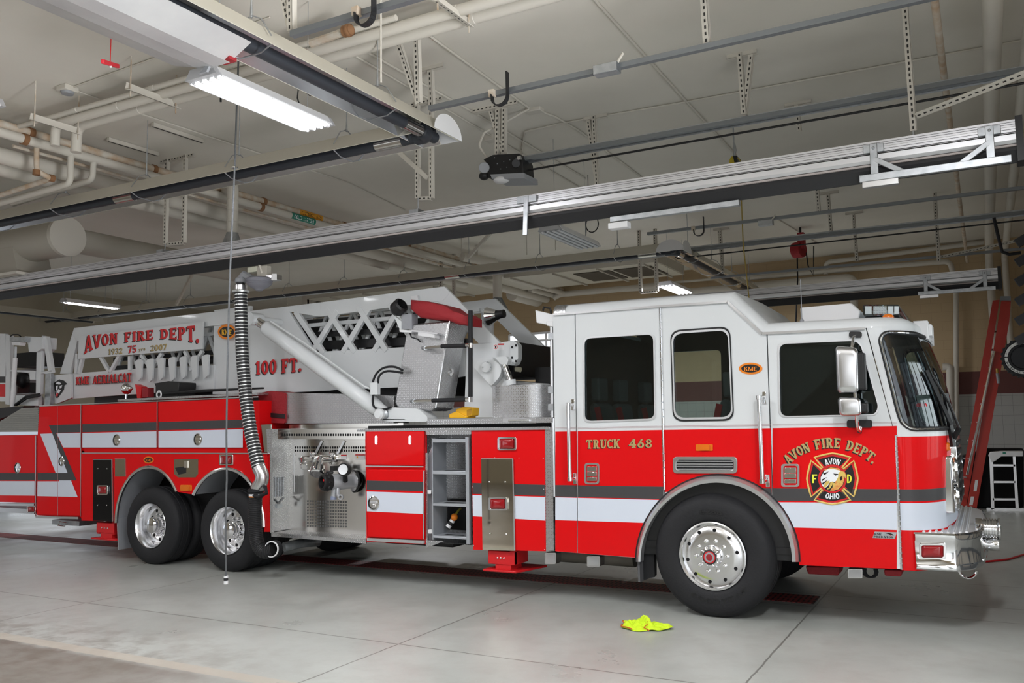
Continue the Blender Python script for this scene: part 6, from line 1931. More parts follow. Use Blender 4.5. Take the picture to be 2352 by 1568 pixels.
def frame(px0, px1, ybot, label, dy=.0):
    """Two uprights from the ceiling and a foot bar carrying the exhaust rail."""
    Y = RY1 + .08
    a, b = at(px0, ybot, Y=Y), at(px1, ybot, Y=Y)
    b.z = a.z - .02
    h = (b.x - a.x)
    bars = [(a, (a.x, Y, ZC)), (b, (b.x, Y, ZC)), (a, b), ((a.x - .15, Y, ZC - .02), (b.x + .15, Y, ZC - .02))]
    o = hanger('rail_hanger', label, 'rail hangers', bars)
    k = MB(M_GALV); k.cyl(a + V((.02, 0, 0)), (a.x + .02, Y, 4.10), .008, 8, M_GALV); k.box((a.x + .02, Y - .03, 4.13), (.12, .12, .1), M_GALV); k.build('hanger_clip', o)
    return o
frame(377, 418, 560, 'slotted cream hanger frame carrying the near exhaust rail, at the left behind the heater tube')
frame(957, 988, 455, 'slotted cream hanger frame carrying the near exhaust rail, below the heater corner')
# right hand single hanger with diagonal brace
Y = RY1 + .02; a = at(2098, 300, Y=Y)
o = hanger('rail_hanger', 'slotted hanger at upper right with a long diagonal brace', 'rail hangers', [((a.x, Y, a.z), (a.x - .01, Y, ZC), .05), (at(2104, 266, Y=Y - .05), at(2400, 150, Y=Y - .45), .06, True, (-.2, -.6, -1))])
k = MB(M_GALV); k.cyl(a + V((0, 0, -.1)), a, .01, 8, M_GALV); k.box((a.x, Y - .06, a.z - .12), (.14, .06, .11), M_GALV); k.build('hanger_clip', o)
# ------------------------------------------------------------------ exhaust rail
def exhaust_rail(label, y, z, x0, x1, dx=0.0, sup=True):
    t = thing('exhaust_rail', ((x0 + x1) / 2, y, z), label, 'exhaust rail', 'exhaust rails')
    mb = MB(M_RAIL)
    pr = [(-.075, 0), (.075, 0), (.075, -.055), (.085, -.06), (.085, -.10), (.075, -.105), (.075, -.115), (.09, -.12), (.09, -.165), (.07, -.19), (.03, -.19), (.03, -.02), (-.03, -.02), (-.03, -.19), (-.07, -.19), (-.09, -.165), (-.09, -.12), (-.075, -.115), (-.075, -.105), (-.085, -.10), (-.085, -.06), (-.075, -.055)]
    mb.sweep(pr, (x0, y, z), (x1, y, z), M_RAIL)
    for dz in (.018, .036, .078, .112): mb.bb((x0, y - .0765 - (.010 if dz > .05 else 0) - (.006 if dz > .11 else 0), z - dz - .003), (x1, y - .074, z - dz), M_SLOT)
    mb.build('channel', t, smooth=0)
    mb = MB(M_CONE)
    mb.sweep([(.05, -.18), (.055, -.24), (.012, -.33), (-.012, -.33), (-.055, -.24), (-.05, -.18)], (x0, y, z), (x1, y, z), M_CONE); mb.build('rubber_lip', t, smooth=0)
    mb = MB(M_PIN); mb.bb((x0, y - .075, z - .212), (x1, y - .05, z - .196), mat('lip_edge', (.45, .40, .38), .5) if 'lip_edge' not in MATS else MATS['lip_edge']); mb.build('lip_edge', t, smooth=0)
    mb = MB(M_BLACK); mb.bb((x1, y - .1, z - .34), (x1 + .05, y + .1, z + .02), M_BLACK); mb.build('end_cap', t)
    mb = MB(M_GALV)
    xa, xb = x1 - 1.0 - dx, x1 - .18
    mb.bar((xa, y - .11, z - .32), (xb + .14, y - .11, z - .32), .04, .06, M_GALV)
    for x, s in ((xa + .12, 1), (xb, -1)):
        mb.bb((x - .03, y - .115, z - .34), (x + .03, y - .09, z - .03), M_GALV); mb.bar((x, y - .1, z - .16), (x + s * .22, y - .11, z - .31), .03, .045, M_GALV)
        mb.box((x, y - .10, z - .07), (.16, .02, .07), M_GALV); mb.ell((x, y - .12, z - .07), .012, M_GALV, 8, 5)
    mb.bb((xa + .02, y - .13, z - .40), (xa + .3, y - .07, z - .35), M_ALU)
    mb.build('end_stop_bracket', t, bevel=.004)
    return t
e1 = at(2331, 294, Y=RY1).x
RZ1 = 4.12
rail = exhaust_rail('long aluminium exhaust rail with black rubber lip, the near one over the truck', RY1, RZ1, -13.5, e1, .15)
mb = MB(M_GALV)
for px, ln in ((1210, .30),):
    p = at(px, 470, Y=RY1 - .1); mb.box((p.x, p.y, RZ1 - .05), (.22, .02, .07)); mb.bar((p.x, p.y - .01, RZ1 - .02), (p.x - .02, p.y - .01, RZ1 - .42), .05, .02, M_GALV, (0, 1, 0))
a, b = at(1405, 498, Y=RY1), at(1700, 466, Y=RY1); mb.build('rail_joint_plate', rail, bevel=.003); mb = MB(M_GALV); mb.bar(V((a.x, RY1 - .02, RZ1 - .36)), V((b.x, RY1 - .02, RZ1 - .36)), .06, .05, M_GALV)
mb.build('trolley_guide', rail, bevel=.003)
mb = MB(M_FIX); p = at(1425, 506, Y=RY1); mb.bb((p.x - .1, RY1 - .08, RZ1 - .46), (p.x + .1, RY1 + .02, RZ1 - .40)); mb.build('trolley_stop', rail, bevel=.006)
R2Y = at(2283, 617, Z=4.12).y
exhaust_rail('long aluminium exhaust rail beyond the cab roof, the far one', R2Y, 4.12, -5, 2.6, .15)
# ------------------------------------------------------------------ hose on its trolley
HY = RY1
def HP(x, y, d=0.0): return at(x, y, Y=HY + d)
ht = thing('exhaust_hose', HP(592, 700), 'black ribbed exhaust hose hanging from the near rail to the truck tailpipe', 'exhaust hose')
mb = MB(M_CONE); pts = [HP(553, 672), HP(554, 720), HP(556, 800), HP(560, 860), HP(566, 920, .0), HP(574, 980, -.01), HP(584, 1030, -.02), HP(594, 1073, -.03)]
def spline(P, n=8):
    out = []
    for i in range(len(P) - 1):
        p0, p1, p2, p3 = P[max(0, i - 1)], P[i], P[i + 1], P[min(len(P) - 1, i + 2)]
        for j in range(n):
            t = j / n; out.append(.5 * ((2 * p1) + (p2 - p0) * t + (2 * p0 - 5 * p1 + 4 * p2 - p3) * t * t + (3 * p1 - p0 - 3 * p2 + p3) * t ** 3))
    return out + [P[-1]]
HR = .082
sp1 = spline(pts, 10)
mb.tube(sp1, HR * .93, 18); mb.build('hose', ht)
co = MB(M_COIL)
tot = [0]
for a, b in zip(sp1, sp1[1:]): tot.append(tot[-1] + (b - a).length)
def along(S_, tt, s):
    for i in range(len(S_) - 1):
        if s <= tt[i + 1]:
            f = (s - tt[i]) / max(1e-6, tt[i + 1] - tt[i]); return S_[i].lerp(S_[i + 1], f), (S_[i + 1] - S_[i]).normalized()
    return S_[-1], (S_[-1] - S_[-2]).normalized()
nr = 52
for k in range(nr):
    p, d = along(sp1, tot, tot[-1] * (k + .7) / (nr + .3)); co.lathe([(HR * .9, -.006), (HR * 1.01, -.005), (HR * 1.01, .005), (HR * .9, .006)], p, d, 18, M_COIL)
co.build('hose_wire', ht)
mb = MB(M_ALU); mb.tube(spline([HP(594, 1073, -.03), HP(602, 1092, -.03), HP(599, 1108, -.03), HP(589, 1122, -.03)], 6), HR * .98, 18, M_ALU); mb.build('elbow', ht)
sp2 = spline([HP(589, 1122, -.03), HP(586, 1160, -.03), HP(586, 1210, -.02), HP(592, 1248, -.01), HP(606, 1266, .0), HP(626, 1262, .04)], 9)
mb = MB(M_CONE); mb.tube(sp2, HR * .96, 18)
tt = [0]
for a, b in zip(sp2, sp2[1:]): tt.append(tt[-1] + (b - a).length)
for k in range(40):
    p, d = along(sp2, tt, tt[-1] * (k + .5) / 40); mb.lathe([(HR * .94, -.006), (HR * 1.03, 0), (HR * .94, .006)], p, d, 16, M_CONE)
mb.build('lower_hose', ht)
mb = MB(M_RUB); mb.lathe([(HR * 1.0, -.02), (HR * 1.18, -.01), (HR * 1.18, .02), (HR, .03)], HP(588, 1127, -.03), (0, 0, 1), 20); mb.tube([HP(572, 1136, -.08), HP(595, 1140, -.1), HP(612, 1132, -.08), HP(609, 1118, -.02)], .024, 10); mb.lathe([(HR, -.012), (HR * 1.06, -.012), (HR * 1.06, .012), (HR, .012)], HP(588, 1136, -.03), (0, 0, 1), 20, M_FIX); mb.lathe([(HR * .98, -.01), (HR * 1.04, -.01), (HR * 1.04, .01), (HR * .98, .01)], HP(588, 1139, -.03), (0, 0, 1), 20, M_OR); mb.build('hose_coupling', ht)
mb = MB(M_RUB); q = HP(630, 1260, .05); q2 = at(690, 1252, Y=.35); d = (q2 - q).normalized(); mb.lathe([(HR * 1.0, -.06), (HR * 1.2, -.05), (HR * 1.2, .03), (HR * .7, .04)], q, d, 22, [M_RUB, M_RUB, M_RUB]); mb.lathe([(HR * 1.0, -.068), (HR * 1.16, -.064), (HR * 1.16, -.05), (HR, -.05)], q, d, 22, M_FIX); mb.build('nozzle', ht)
# trolley with spring balancer
tr = thing('rail_trolley', HP(600, 650), 'grey spring balancer trolley under the near exhaust rail above the hose', 'trolley')
c = HP(598, 655); c.y = RY1 - .02
mb = MB(M_GREY); mb.lathe([(.0, .10), (.10, .10), (.16, .075), (.165, .055), (.155, .035), (.16, .03), (.145, .015), (.15, .01), (.13, -.01), (.10, -.03), (.05, -.055), (.04, -.07), (0, -.072)], c, (0, 0, 1), 30, mat('balancer_grey', (.20, .20, .23), .45)); mb.build('balancer_drum', tr)
mb = MB(M_GALV); mb.bb(HP(578, 648), HP(632, 629) + V((0, .12, 0)), M_ALU); mb.bb(HP(568, 626), HP(590, 611) + V((0, .1, 0)), mat('cream_box', (.62, .62, .5), .5)); mb.tube([HP(590, 592), HP(598, 615), HP(602, 628)], .014, 8, M_STRUT); mb.prism(TP([(624, 628), (635, 628), (635, 643), (622, 643)], RY1 - .06), (0, .01, 0), M_FIX); mb.bb(HP(590, 612), HP(612, 636) + V((0, .08, 0)), M_DUCT); mb.build('trolley_frame', tr, bevel=.005)
mb = MB(M_ALU); p = HP(553, 668); mb.cyl(p + V((0, 0, .0)), p + V((0, 0, .07)), .078, 18, M_ALU); mb.cyl(p + V((0, 0, .07)), p + V((0, 0, .11)), .05, 16, M_BLACK); mb.lathe([(.06, .10), (.075, .11), (.07, .15), (.05, .17)], p, (0, 0, 1), 16, M_GREY); mb.lathe([(.1, -.02), (.105, .0), (.1, .01), (.09, .005)], p, (0, 0, 1), 18, M_COIL); mb.tube([p + V((0, 0, .15)), p + V((.06, 0, .20)), HP(578, 640)], .05, 10, M_GREY); mb.build('hose_collar', tr)
# ------------------------------------------------------------------ radiant heaters
def heater(label, ZH, xc, yc, xend, yend, ytube=None, deflect=False, clips=()):
    """U-shaped tube heater: one leg along x from the corner, one along y towards yend; hood above, reflector and tube below."""
    t = thing('radiant_heater', (xc, yc, ZH), label, 'heater', 'radiant tube heaters')
    hood = [(-.215, -.165), (-.10, .0), (.10, .0), (.215, -.165), (.209, -.168), (.097, -.006), (-.097, -.006), (-.209, -.168)]
    refl = [(-.205, -.166), (-.095, -.010), (.095, -.010), (.205, -.166)]
    sx = 1 if xend > xc else -1; sy = 1 if yend > yc else -1
    legs = [((xc, yc, ZH), (xend, yc, ZH)), ((xc, yc - sy * .2, ZH), (xc, yend, ZH))]
    for a, b in legs:
        mb = MB(M_HOOD); mb.sweep(hood, a, b, M_HOOD)
        h = mb.build('hood', t, smooth=0)
        mb = MB(M_REFL); mb.sweep(refl, a, b, M_REFL, closed=False); mb.build('reflector', h, smooth=0)
        d = (V(b) - V(a)).normalized(); s = d.cross(V((0, 0, 1)))
        off = V((0, 0, -.13))
        mb = MB(M_TUBE); mb.cyl(V(a) + off + d * .1, V(b) + off, .055, 16, M_TUBE); tb = mb.build('tube', t)
        L = (V(b) - V(a)).length
        for q0 in (.3, 4.2):
            mb = MB(M_STEEL); mb.cyl(V(a) + off + d * q0, V(a) + off + d * (q0 + .32), .060, 16, M_STEEL); mb.build('tube_coupling', tb)
        k = int(L / 1.5)
        for i in range(k):
            mb = MB(M_GALV); p = V(a) + d * (1.0 + i * 1.5)
            mb.tube([p + s * .21 + V((0, 0, -.16)), p + s * .1 + off + V((0, 0, -.075)), p - s * .1 + off + V((0, 0, -.075)), p - s * .21 + V((0, 0, -.16))], .006, 6)
            mb.tube([p + s * .2 + V((0, 0, -.1)), p + s * .1 + V((0, 0, .05)), p + V((0, 0, .10)), p - s * .1 + V((0, 0, .05)), p - s * .2 + V((0, 0, -.1))], .006, 6)
            mb.tube([p + V((0, 0, .08)), p + V((0, 0, .22)), V((p.x, p.y, ZC))], [.012, .006, .004], 6)
            mb.build('hanger_wire', h)
    a = V((xc, yc, ZH - .13))
    mb = MB(M_TUBE); mb.tube([a + V((sx * .14, 0, 0)), a + V((sx * .05, 0, 0)), a + V((0, sy * .05, 0)), a + V((0, sy * .14, 0))], .075, 14); mb.build('tube_elbow', t)
    mb = MB(M_REFL); n = 12
    e0 = V((xc - sx * .24, yc, ZH))
    for px_, ax in ((V((xc, yc - sy * .22, ZH)), V((1, 0, 0))), (V((xc - sx * .22, yc, ZH)), V((0, 1, 0)))):
        o = [px_ + ax * (.24 * cos(pi * i / n)) + V((0, 0, -.165 + .19 * sin(pi * i / n))) for i in range(n + 1)]
        mb.prism(o, ax.cross(V((0, 0, 1))) * .006, M_FIX)
    mb.build('end_plate', t)
    return t
ZH1 = 4.70
cpt = at(985, 262, Z=ZH1); ybB = at(960, 285, Z=ZH1).y + .10
HX1 = at(928, 250, Z=ZH1).x
h1 = heater('long beige radiant tube heater with a corner below the ceiling, nearest the viewer', ZH1, HX1, ybB - .10, -14.5, -11.0)
def shield():
    mb = MB(M_GALV)
    xh = HX1
    # folded sheet hung beneath the near leg
    ya, yb = at(548, 112, Z=ZH1 - .22).y, -9.5
    o = [(-.24, -.14), (-.50, -.22), (-.56, -.36), (-.40, -.30), (.0, -.27), (.02, -.26)]
    prof = [(.16, -.20), (-.05, -.30), (-.20, -.30), (-.40, -.26), (-.74, -.14), (-.78, -.10)]
    for (x0, z0), (x1, z1) in zip(prof, prof[1:]):
        p = [V((xh + x0, ya, ZH1 + z0)), V((xh + x1, ya - (.0 if x1 > -.3 else -.1), ZH1 + z1)), V((xh + x1, yb, ZH1 + z1)), V((xh + x0, yb, ZH1 + z0))]
        mb.add(p, [(0, 1, 2, 3)], M_SHIELD)
    o = mb.build('heat_shield', h1, smooth=0, solid=.003)
    k = MB(M_GALV); p = V((xh - .2, ya, ZH1 - .31)); k.prism([p + V((x, -.02, z)) for x, z in ((-.14, -.02), (-.10, .0), (-.02, .10), (.02, .12), (.04, .08), (-.02, .04), (-.06, -.02))], (0, .02, 0), M_GREY); k.bb(p + V((.08, -.05, .01)), p + V((.2, .02, .04)), M_CANVAS); k.build('shield_clip', o)
M_SHIELD = mat('sheet_metal', (.70, .70, .70), .40, .45, noise=(3, (.62, .62, .63)))
shield()
# far heater
ZH2 = 4.75
c2 = at(1545, 556, Z=ZH2); yB2 = at(1100, 612, Z=ZH2).y
h2 = heater('beige radiant tube heater turning a corner beyond the exhaust rail, above the cab', ZH2, at(1550, 560, Z=ZH2).x, (at(1545, 556, Z=ZH2).y + .1), -18.9, 12.0)
h3y = at(228, 728, Z=4.9)
t3 = thing('radiant_heater', h3y, 'beige radiant heater hood at far left beneath the small tube lamp', 'heater', 'radiant tube heaters')
mb = MB(M_HOOD); a, b = at(228, 728, Z=4.7), at(-60, 693, Z=4.7); b = V((a.x, b.y, 4.7)); mb.sweep([(-.2, -.15), (-.1, 0), (.1, 0), (.2, -.15)], (a.x, a.y, 4.7), (a.x, a.y - 7, 4.7), M_HOOD, closed=False); mb.build('hood', t3, smooth=0, solid=.01)
mb = MB(M_TUBE); mb.cyl((a.x, a.y - .2, 4.58), (a.x, a.y - 7, 4.58), .055, 12); mb.build('tube', t3)
mb = MB(M_GALV); mb.cyl((a.x, a.y - 1, 4.7), (a.x, a.y - 1, ZC), .006, 6); mb.cyl((a.x, a.y - 4, 4.7), (a.x, a.y - 4, ZC), .006, 6); mb.build('hanger_wire', t3)

# ------------------------------------------------------------------ lamps
M_CAPG = mat('lamp_end_cap', (.42, .42, .43), .45)
def lamp_fix(label, p0, L=1.22, on=True, power=60, tubes=4, W=.34):
    t = thing('tube_lamp_fixture', p0 + V((0, L / 2, 0)), label, 'ceiling light', 'fluorescent lamp fixtures')
    c = p0 + V((0, L / 2, 0))
    mb = MB(M_FIX)
    mb.sweep([(-W / 2, -.03), (-W / 2 + .06, .05), (W / 2 - .06, .05), (W / 2, -.03), (W / 2, -.038), (W / 2 - .01, -.038), (W / 2 - .07, .03), (-W / 2 + .07, .03), (-W / 2 + .01, -.038), (-W / 2, -.038)], c + V((0, -L / 2, 0)), c + V((0, L / 2, 0)), M_FIX)
    [mb.sweep([(-W / 2 + .01, -.03), (-W / 2 + .06, .045), (W / 2 - .06, .045), (W / 2 - .01, -.03)], c + V((0, s * L / 2, 0)), c + V((0, s * (L / 2 + .05), 0)), M_CAPG) for s in (-1, 1)]
    for s in (-1, 1): mb.cyl(c + V((0, s * L * .4, .05)), V((c.x, c.y + s * L * .4, ZC)), .003, 6, M_GALV)
    mb.build('housing', t, smooth=0)
    for k in range(tubes):
        x = -W / 2 + .055 + k * (W - .11) / (tubes - 1)
        q = MB(M_LAMP if on else M_LAMPD); q.cyl(c + V((x, -L / 2 + .03, -.035)), c + V((x, L / 2 - .03, -.035)), .017, 10); tb = q.build('lamp_tube', t)
        for s in (-1, 1): e = MB(M_FIX); e.cyl(c + V((x, s * (L / 2 + .01), -.035)), c + V((x, s * (L / 2 - .03), -.035)), .018, 10); e.build('lamp_holder', tb)
    return t
zl_ = 4.4
A = at(458, 170, Z=zl_)
lamp_fix('brightest four tube lamp, hanging at upper left in front of the heater', A + V((0.02, .04, 0)))
B = at(1312, 545, Z=4.25); lamp_fix('unlit four tube lamp fixture hanging below the near exhaust rail', B + V((0, -.62, 0)), on=False)
B = B4 = at(1552, 661, Z=4.40); lamp_fix('small bright four tube lamp just above the white cab roof', B + V((0, -.6, 0)))
B = B2 = at(148, 690, Z=4.4); lamp_fix('bright long tube lamp at far left above the truck ladder', B, 1.22, True, 60, 2, .2)
k = MB(M_RUB); k.tube([at(700, 192, Z=4.8), at(685, 205, Z=4.7), at(683, 225, Z=4.6), at(688, 240, Z=4.5)], .006, 6); k.tube([at(690, 192, Z=4.8), at(703, 207, Z=4.75), at(718, 203, Z=4.8), at(712, 220, Z=4.7), at(700, 210, Z=4.7)], .005, 6); tag(k.build('lamp_cord'), 'loop of black cord hanging above the brightest lamp', 'cord', 'looped lamp cords')
k = MB(M_RUB); c = at(1360, 515, Z=4.7); k.tube([c + V((.10 * cos(a), 0, .12 * sin(a))) for a in [i * pi / 8 for i in range(17)]], .008, 6); k.tube([c + V((-.1, 0, .1)), c + V((-.1, 0, -.1)), c + V((-.12, 0, -.3))], .009, 6); k.cyl(c + V((-.05, 0, .1)), V((c.x - .05, c.y, ZC)), .005, 6); tag(k.build('lamp_cord'), 'coil of black cord hanging above the unlit lamp', 'cord', 'looped lamp cords')
# lamps of the neighbouring bays, unseen; one before the cab added for light
for i, (x, y) in enumerate(((-8.5, -4.2), (-4.8, -4.6), (-8.5, -9.5), (2.4, -3.7), (-.8, -5.4), (-13.5, -4.0), (-14, -10), (-8.6, 8.0))):
    lamp_fix(('four tube lamp over the open floor beside the truck rear', 'four tube lamp high above the empty middle bay', 'four tube lamp in the far corner of the empty bay', 'added four tube lamp brightening the floor before the cab', 'four tube lamp by the open bay door', 'four tube lamp near the rear doors', 'four tube lamp at the rear wall of the empty bay', 'four tube lamp over the bay behind the truck')[i], V((x, y - .6, 4.5)))
def glow(x, y, p): area('lamp_light', (x, y + .61, 4.33), (x, y + .61, 0), .3, 1.15, p, (.97, .98, 1))
glow(A.x + .02, A.y, 70)
for (x, y, p) in ((-8.5, -4.8, 34), (-4.8, -5.2, 64), (-8.5, -10.1, 50), (-.8, -6.0, 36), (2.4, -4.3, 125), (-13.5, -4.6, 28), (-14, -10.6, 60)): glow(x, y, p)  # the strongest, before the cab, is added to brighten the floor
glow(-8.6, 7.4, 130); glow(B4.x, B4.y - .6, 190); glow(B2.x, B2.y, 40)

# ------------------------------------------------------------------ door tracks and openers
def track(label, pa, pb, Z, w=.05, h=.042, curve=False, m=M_TRACK, ext=0, group='overhead door tracks'):
    a, b = at(*pa, Z=Z), at(*pb, Z=Z)
    y = (a.y + b.y) / 2
    x0, x1 = a.x, max(b.x, 3.0 if not curve else 3.05) + ext
    mb = MB(m)
    pr = [(-w / 2, -h / 2), (w / 2, -h / 2), (w / 2, -h / 2 + .008), (-w / 2 + .008, -h / 2 + .008), (-w / 2 + .008, h / 2 - .008), (w / 2, h / 2 - .008), (w / 2, h / 2), (-w / 2, h / 2)]
    mb.sweep(pr, (x1, y, Z), (x0, y, Z), m)
    if curve:
        R = .38
        P = [V((x1 + R * sin(q), y, Z - R * (1 - cos(q)))) for q in [pi / 2 * i / 10 for i in range(11)]]
        mb.tube(P + [V((x1 + R, y, 0.4))], .035, 8, m)
    o = mb.build('door_track', smooth=0); tag(o, label, 'door track', group)
    return o, y, (x0, x1)
c1_, y1_, r1_ = track('grey door track with a black hook, nearest the viewer below the ceiling', (974, 242), (2187, -4), 4.6)
c0_, y0_, r0_ = track('grey door track at top centre above the white heating pipes', (668, 78), (960, -4), 4.6)
c3_, y3_, r3_ = track('grey door track beyond the exhaust rail with a black hook hanging from it', (1487, 537), (2100, 462), 4.6, curve=True)
c5_, y5_, r5_ = track('grey curved door track above the far exhaust rail', (1640, 642), (2150, 585), 4.5, curve=True)
def opener(label, pa, pb, Z, motor=False):
    o, y, r = track(label, pa, pb, Z, .07, .045, group='door opener rails')
    mb = MB(M_BLACK); mb.cyl((r[0] - .02, y, Z - .13), (r[1], y, Z - .11), .012, 8); mb.build('drive_chain', o)
    mb = MB(M_GALV); mb.bb((r[0], y + .045, Z - .04), (r[1], y + .05, Z + .06), M_GALV); mb.build('rail_web', o)
    return o, y, r
o2_, y2_, r2_ = opener('door opener rail running right from the black motor', (1200, 362), (2340, 170), 4.75)
o4_, y4_, r4_ = opener('door opener rail beyond the heater corner, thin chain below it', (1560, 578), (2330, 488), 4.75)
# motor
mt = thing('door_opener', at(1155, 385, Y=y2_), 'black door opener motor hanging from the ceiling on slotted struts', 'door opener')
def MP(x, y, d=0): return at(x, y, Y=y2_ + d)
mb = MB(M_BLACK); mb.prism([MP(*p, -.12) for p in ((1110, 366), (1133, 355), (1192, 352), (1200, 368), (1203, 402), (1120, 408), (1118, 375))], (0, .26, 0), M_BLACK); mb.cyl(MP(1112, 385, -.16), MP(1112, 385, .1), .062, 18, M_GREY); mb.ell(MP(1112, 404, -.1), (.06, .06, .05)); mb.prism([MP(*p, -.16) for p in ((1125, 400), (1203, 396), (1204, 409), (1130, 411))], (0, .34, 0), M_GREY); mb.cyl(MP(1185, 375, -.15), MP(1185, 375, -.12), .05, 16, M_BLACK)
mb.build('motor_housing', mt, bevel=.006)
mb = MB(M_FIX); mb.ell(MP(1152, 413, -.1), (.10, .08, .04)); mb.cyl(MP(1190, 364, -.16), MP(1196, 362, -.16), .025, 12, M_ALU); mb.build('motor_lamp', mt)
mb = MB(M_STRUT)
for i_, (a, b) in enumerate((((1140, 355), (1143, 292)), ((1155, 352), (1156, 292)), ((1155, 352), (1122, 280)))): p, q = MP(*a, .009 * i_), MP(*b); strut(mb, p, (p.x + (q.x - p.x) * 1.0, p.y, ZC), .05)
strut(mb, V((MP(1140, 355).x - .3, y2_ - .02, ZC - .02)), V((MP(1156, 355).x + .2, y2_ - .02, ZC - .02)), .06)
mb.build('motor_bracket', mt, smooth=0)
mb = MB(M_GALV); 
for k in range(9): mb.ell(MP(1136 + (k * 7) % 50, 362 + (k * 13) % 30, -.125), .006, M_GALV, 6, 4)
mb.build('bolt', mt)
# hooks, boxes, brackets
def hook(label, px, py, y, Z, dz=0):
    c = at(px, py, Y=y - .06)
    mb = MB(M_BLACK); R = .075; s = c.z
    P = [V((c.x + R, c.y, c.z + .20)), V((c.x + R, c.y, c.z))] + [V((c.x + R * cos(q), c.y, c.z + R * sin(q))) for q in [-pi * i / 10 for i in range(1, 10)]] + [V((c.x - R, c.y, c.z + .03))]
    for a, b in zip(P, P[1:]): mb.bar(a, b, .05, .008, M_BLACK, (0, 1, 0)) if False else mb.bar(a, b, .008, .05, M_BLACK, (0, 1, 0))
    mb.box((c.x - R - .01, c.y + .02, c.z + .05), (.05, .05, .06), M_RUST); tag(mb.build('cable_hook', smooth=40), label, 'hook', 'black hooks on the door tracks')
hook('black strap hook on the nearest door track, mid picture', 1148, 222, y1_, 4.6)
hook('black strap hook on the top centre door track', 838, 34, y0_, 4.6)
hook('black strap hook on the track beyond the exhaust rail', 1605, 530, y3_, 4.6)
def sbox(label, px, py, y, Z):
    p = at(px, py, Y=y - .05); mb = MB(M_GALV); mb.bb((p.x - .10, p.y - .05, p.z - .045), (p.x + .10, p.y + .05, p.z + .03), M_GALV); mb.cyl((p.x + .08, p.y, p.z + .02), (p.x + .14, p.y, p.z + .10), .012, 8, M_STRUT); tag(mb.build('sensor_box', bevel=.015), label, 'sensor box', 'sensor boxes on the door tracks')
sbox('rounded metal box under the nearest door track', 1394, 158, y1_, 4.6); sbox('rounded metal box under the track beyond the exhaust rail', 1759, 511, y3_, 4.6)
def drop(label, px0, py0, y, w=.05, py1=None, extra=()):
    a = at(px0, py0, Y=y); bars = [(a, (a.x - .02, a.y, ZC), w)]
    for q in extra: bars.append((a, V((a.x + q, a.y, ZC)), w))
    bars.append(((a.x - .15, a.y - .01, ZC - .015), (a.x + .15, a.y - .01, ZC - .015), .05, False))
    hanger('track_hanger', label, 'slotted struts holding the door tracks', bars)
drop('short slotted strut on the nearest track, top right of centre', 1622, 100, y1_)
drop('slotted strut pair on the opener rail, right of centre', 1708, 262, y2_, extra=(.10,))
drop('slotted strut dropping behind the exhaust rail right of the opener', 1835, 300, y2_ + 1.7)
drop('V shaped slotted struts at the end of the nearest track, upper', 958, 235, y1_ + .02, extra=(-.28,))
drop('tall slotted struts crossing behind the heater corner', 990, 255, y1_ + .9)
drop('slotted strut pair below the opener rail next to the exhaust rail', 1370, 425, y2_ + .9, extra=(-.1,))
drop('slotted strut holding the far track near the lamp cords', 1880, 490, y3_)
drop('slotted strut holding the far opener rail', 1908, 530, y4_)
drop('slotted strut at the far curved track', 1968, 600, y5_)
drop('slotted strut at the far curved track, left of its pair', 1660, 628, y5_, extra=(-.05,))
drop('struts at the top left track beside the heater', 665, 70, y0_, extra=(-.25,))
# trapeze arms of slotted strut under the pipes
def arm_(label, p0, p1, Z, ups=()):
    a, b = at(*p0, Z=Z), at(*p1, Z=Z)
    b = V((a.x, b.y, Z)) if abs(a.x - b.x) < .5 else b
    def ex(mb):
        for f in (.06, .94): p = a.lerp(b, f); mb.cyl(p + V((0, 0, -.06)), (p.x, p.y, ZC), .007, 6, M_RUST)
    hanger('pipe_trapeze', label, 'strut trapezes under the pipes', [(a, b, .07, True, (-.3, 0, -1))], ex)
arm_('slotted strut trapeze under the crossing pipes, left of the brightest lamp', (292, 205), (410, 250), 5.10); arm_('slotted strut trapeze near the pipe elbows at far left', (72, 275), (178, 312), 5.02); arm_('slotted strut trapeze under the crossing pipes at top centre', (1000, 2), (1093, 60), 5.10)
def ch(label, p0, p1):
    a, b = at(*p0, Z=ZC - .03), at(*p1, Z=ZC - .03); mb = MB(M_STRUT); mb.bar(a, b, .05, .05, M_STRUT); mb.bar(a - V((.0, .0, .026)), b - V((0, 0, .026)), .02, .002, M_SLOT); tag(mb.build('ceiling_channel', smooth=0), label, 'bracket', 'cream channels on the ceiling')
ch('cream channel on the ceiling below the crossing pipes', (248, 320), (362, 354)); ch('cream channel on the ceiling carrying the left hanger frame', (350, 286), (465, 324))
# heater brace struts
def brace(label, p0, p1, y): 
    a = at(*p0, Y=y); b = at(*p1, Y=y); b = a + (b - a) * ((ZC - a.z) / max(.2, b.z - a.z)) if b.z > a.z + .2 else b; mb = MB(M_STRUT); mb.bar(a, b, .05, .05, M_STRUT, (0, 1, 0)); tag(mb.build('brace_bar', smooth=0), label, 'bracket', 'plain diagonal brace bars')
brace('plain diagonal brace under the heater corner', (895, 330), (982, 408), RY1 + .1); brace('plain diagonal brace rising over the far heater', (1075, 592), (1122, 540), 4.6); brace('plain diagonal brace left of the trolley', (405, 700), (440, 632), 5.0)
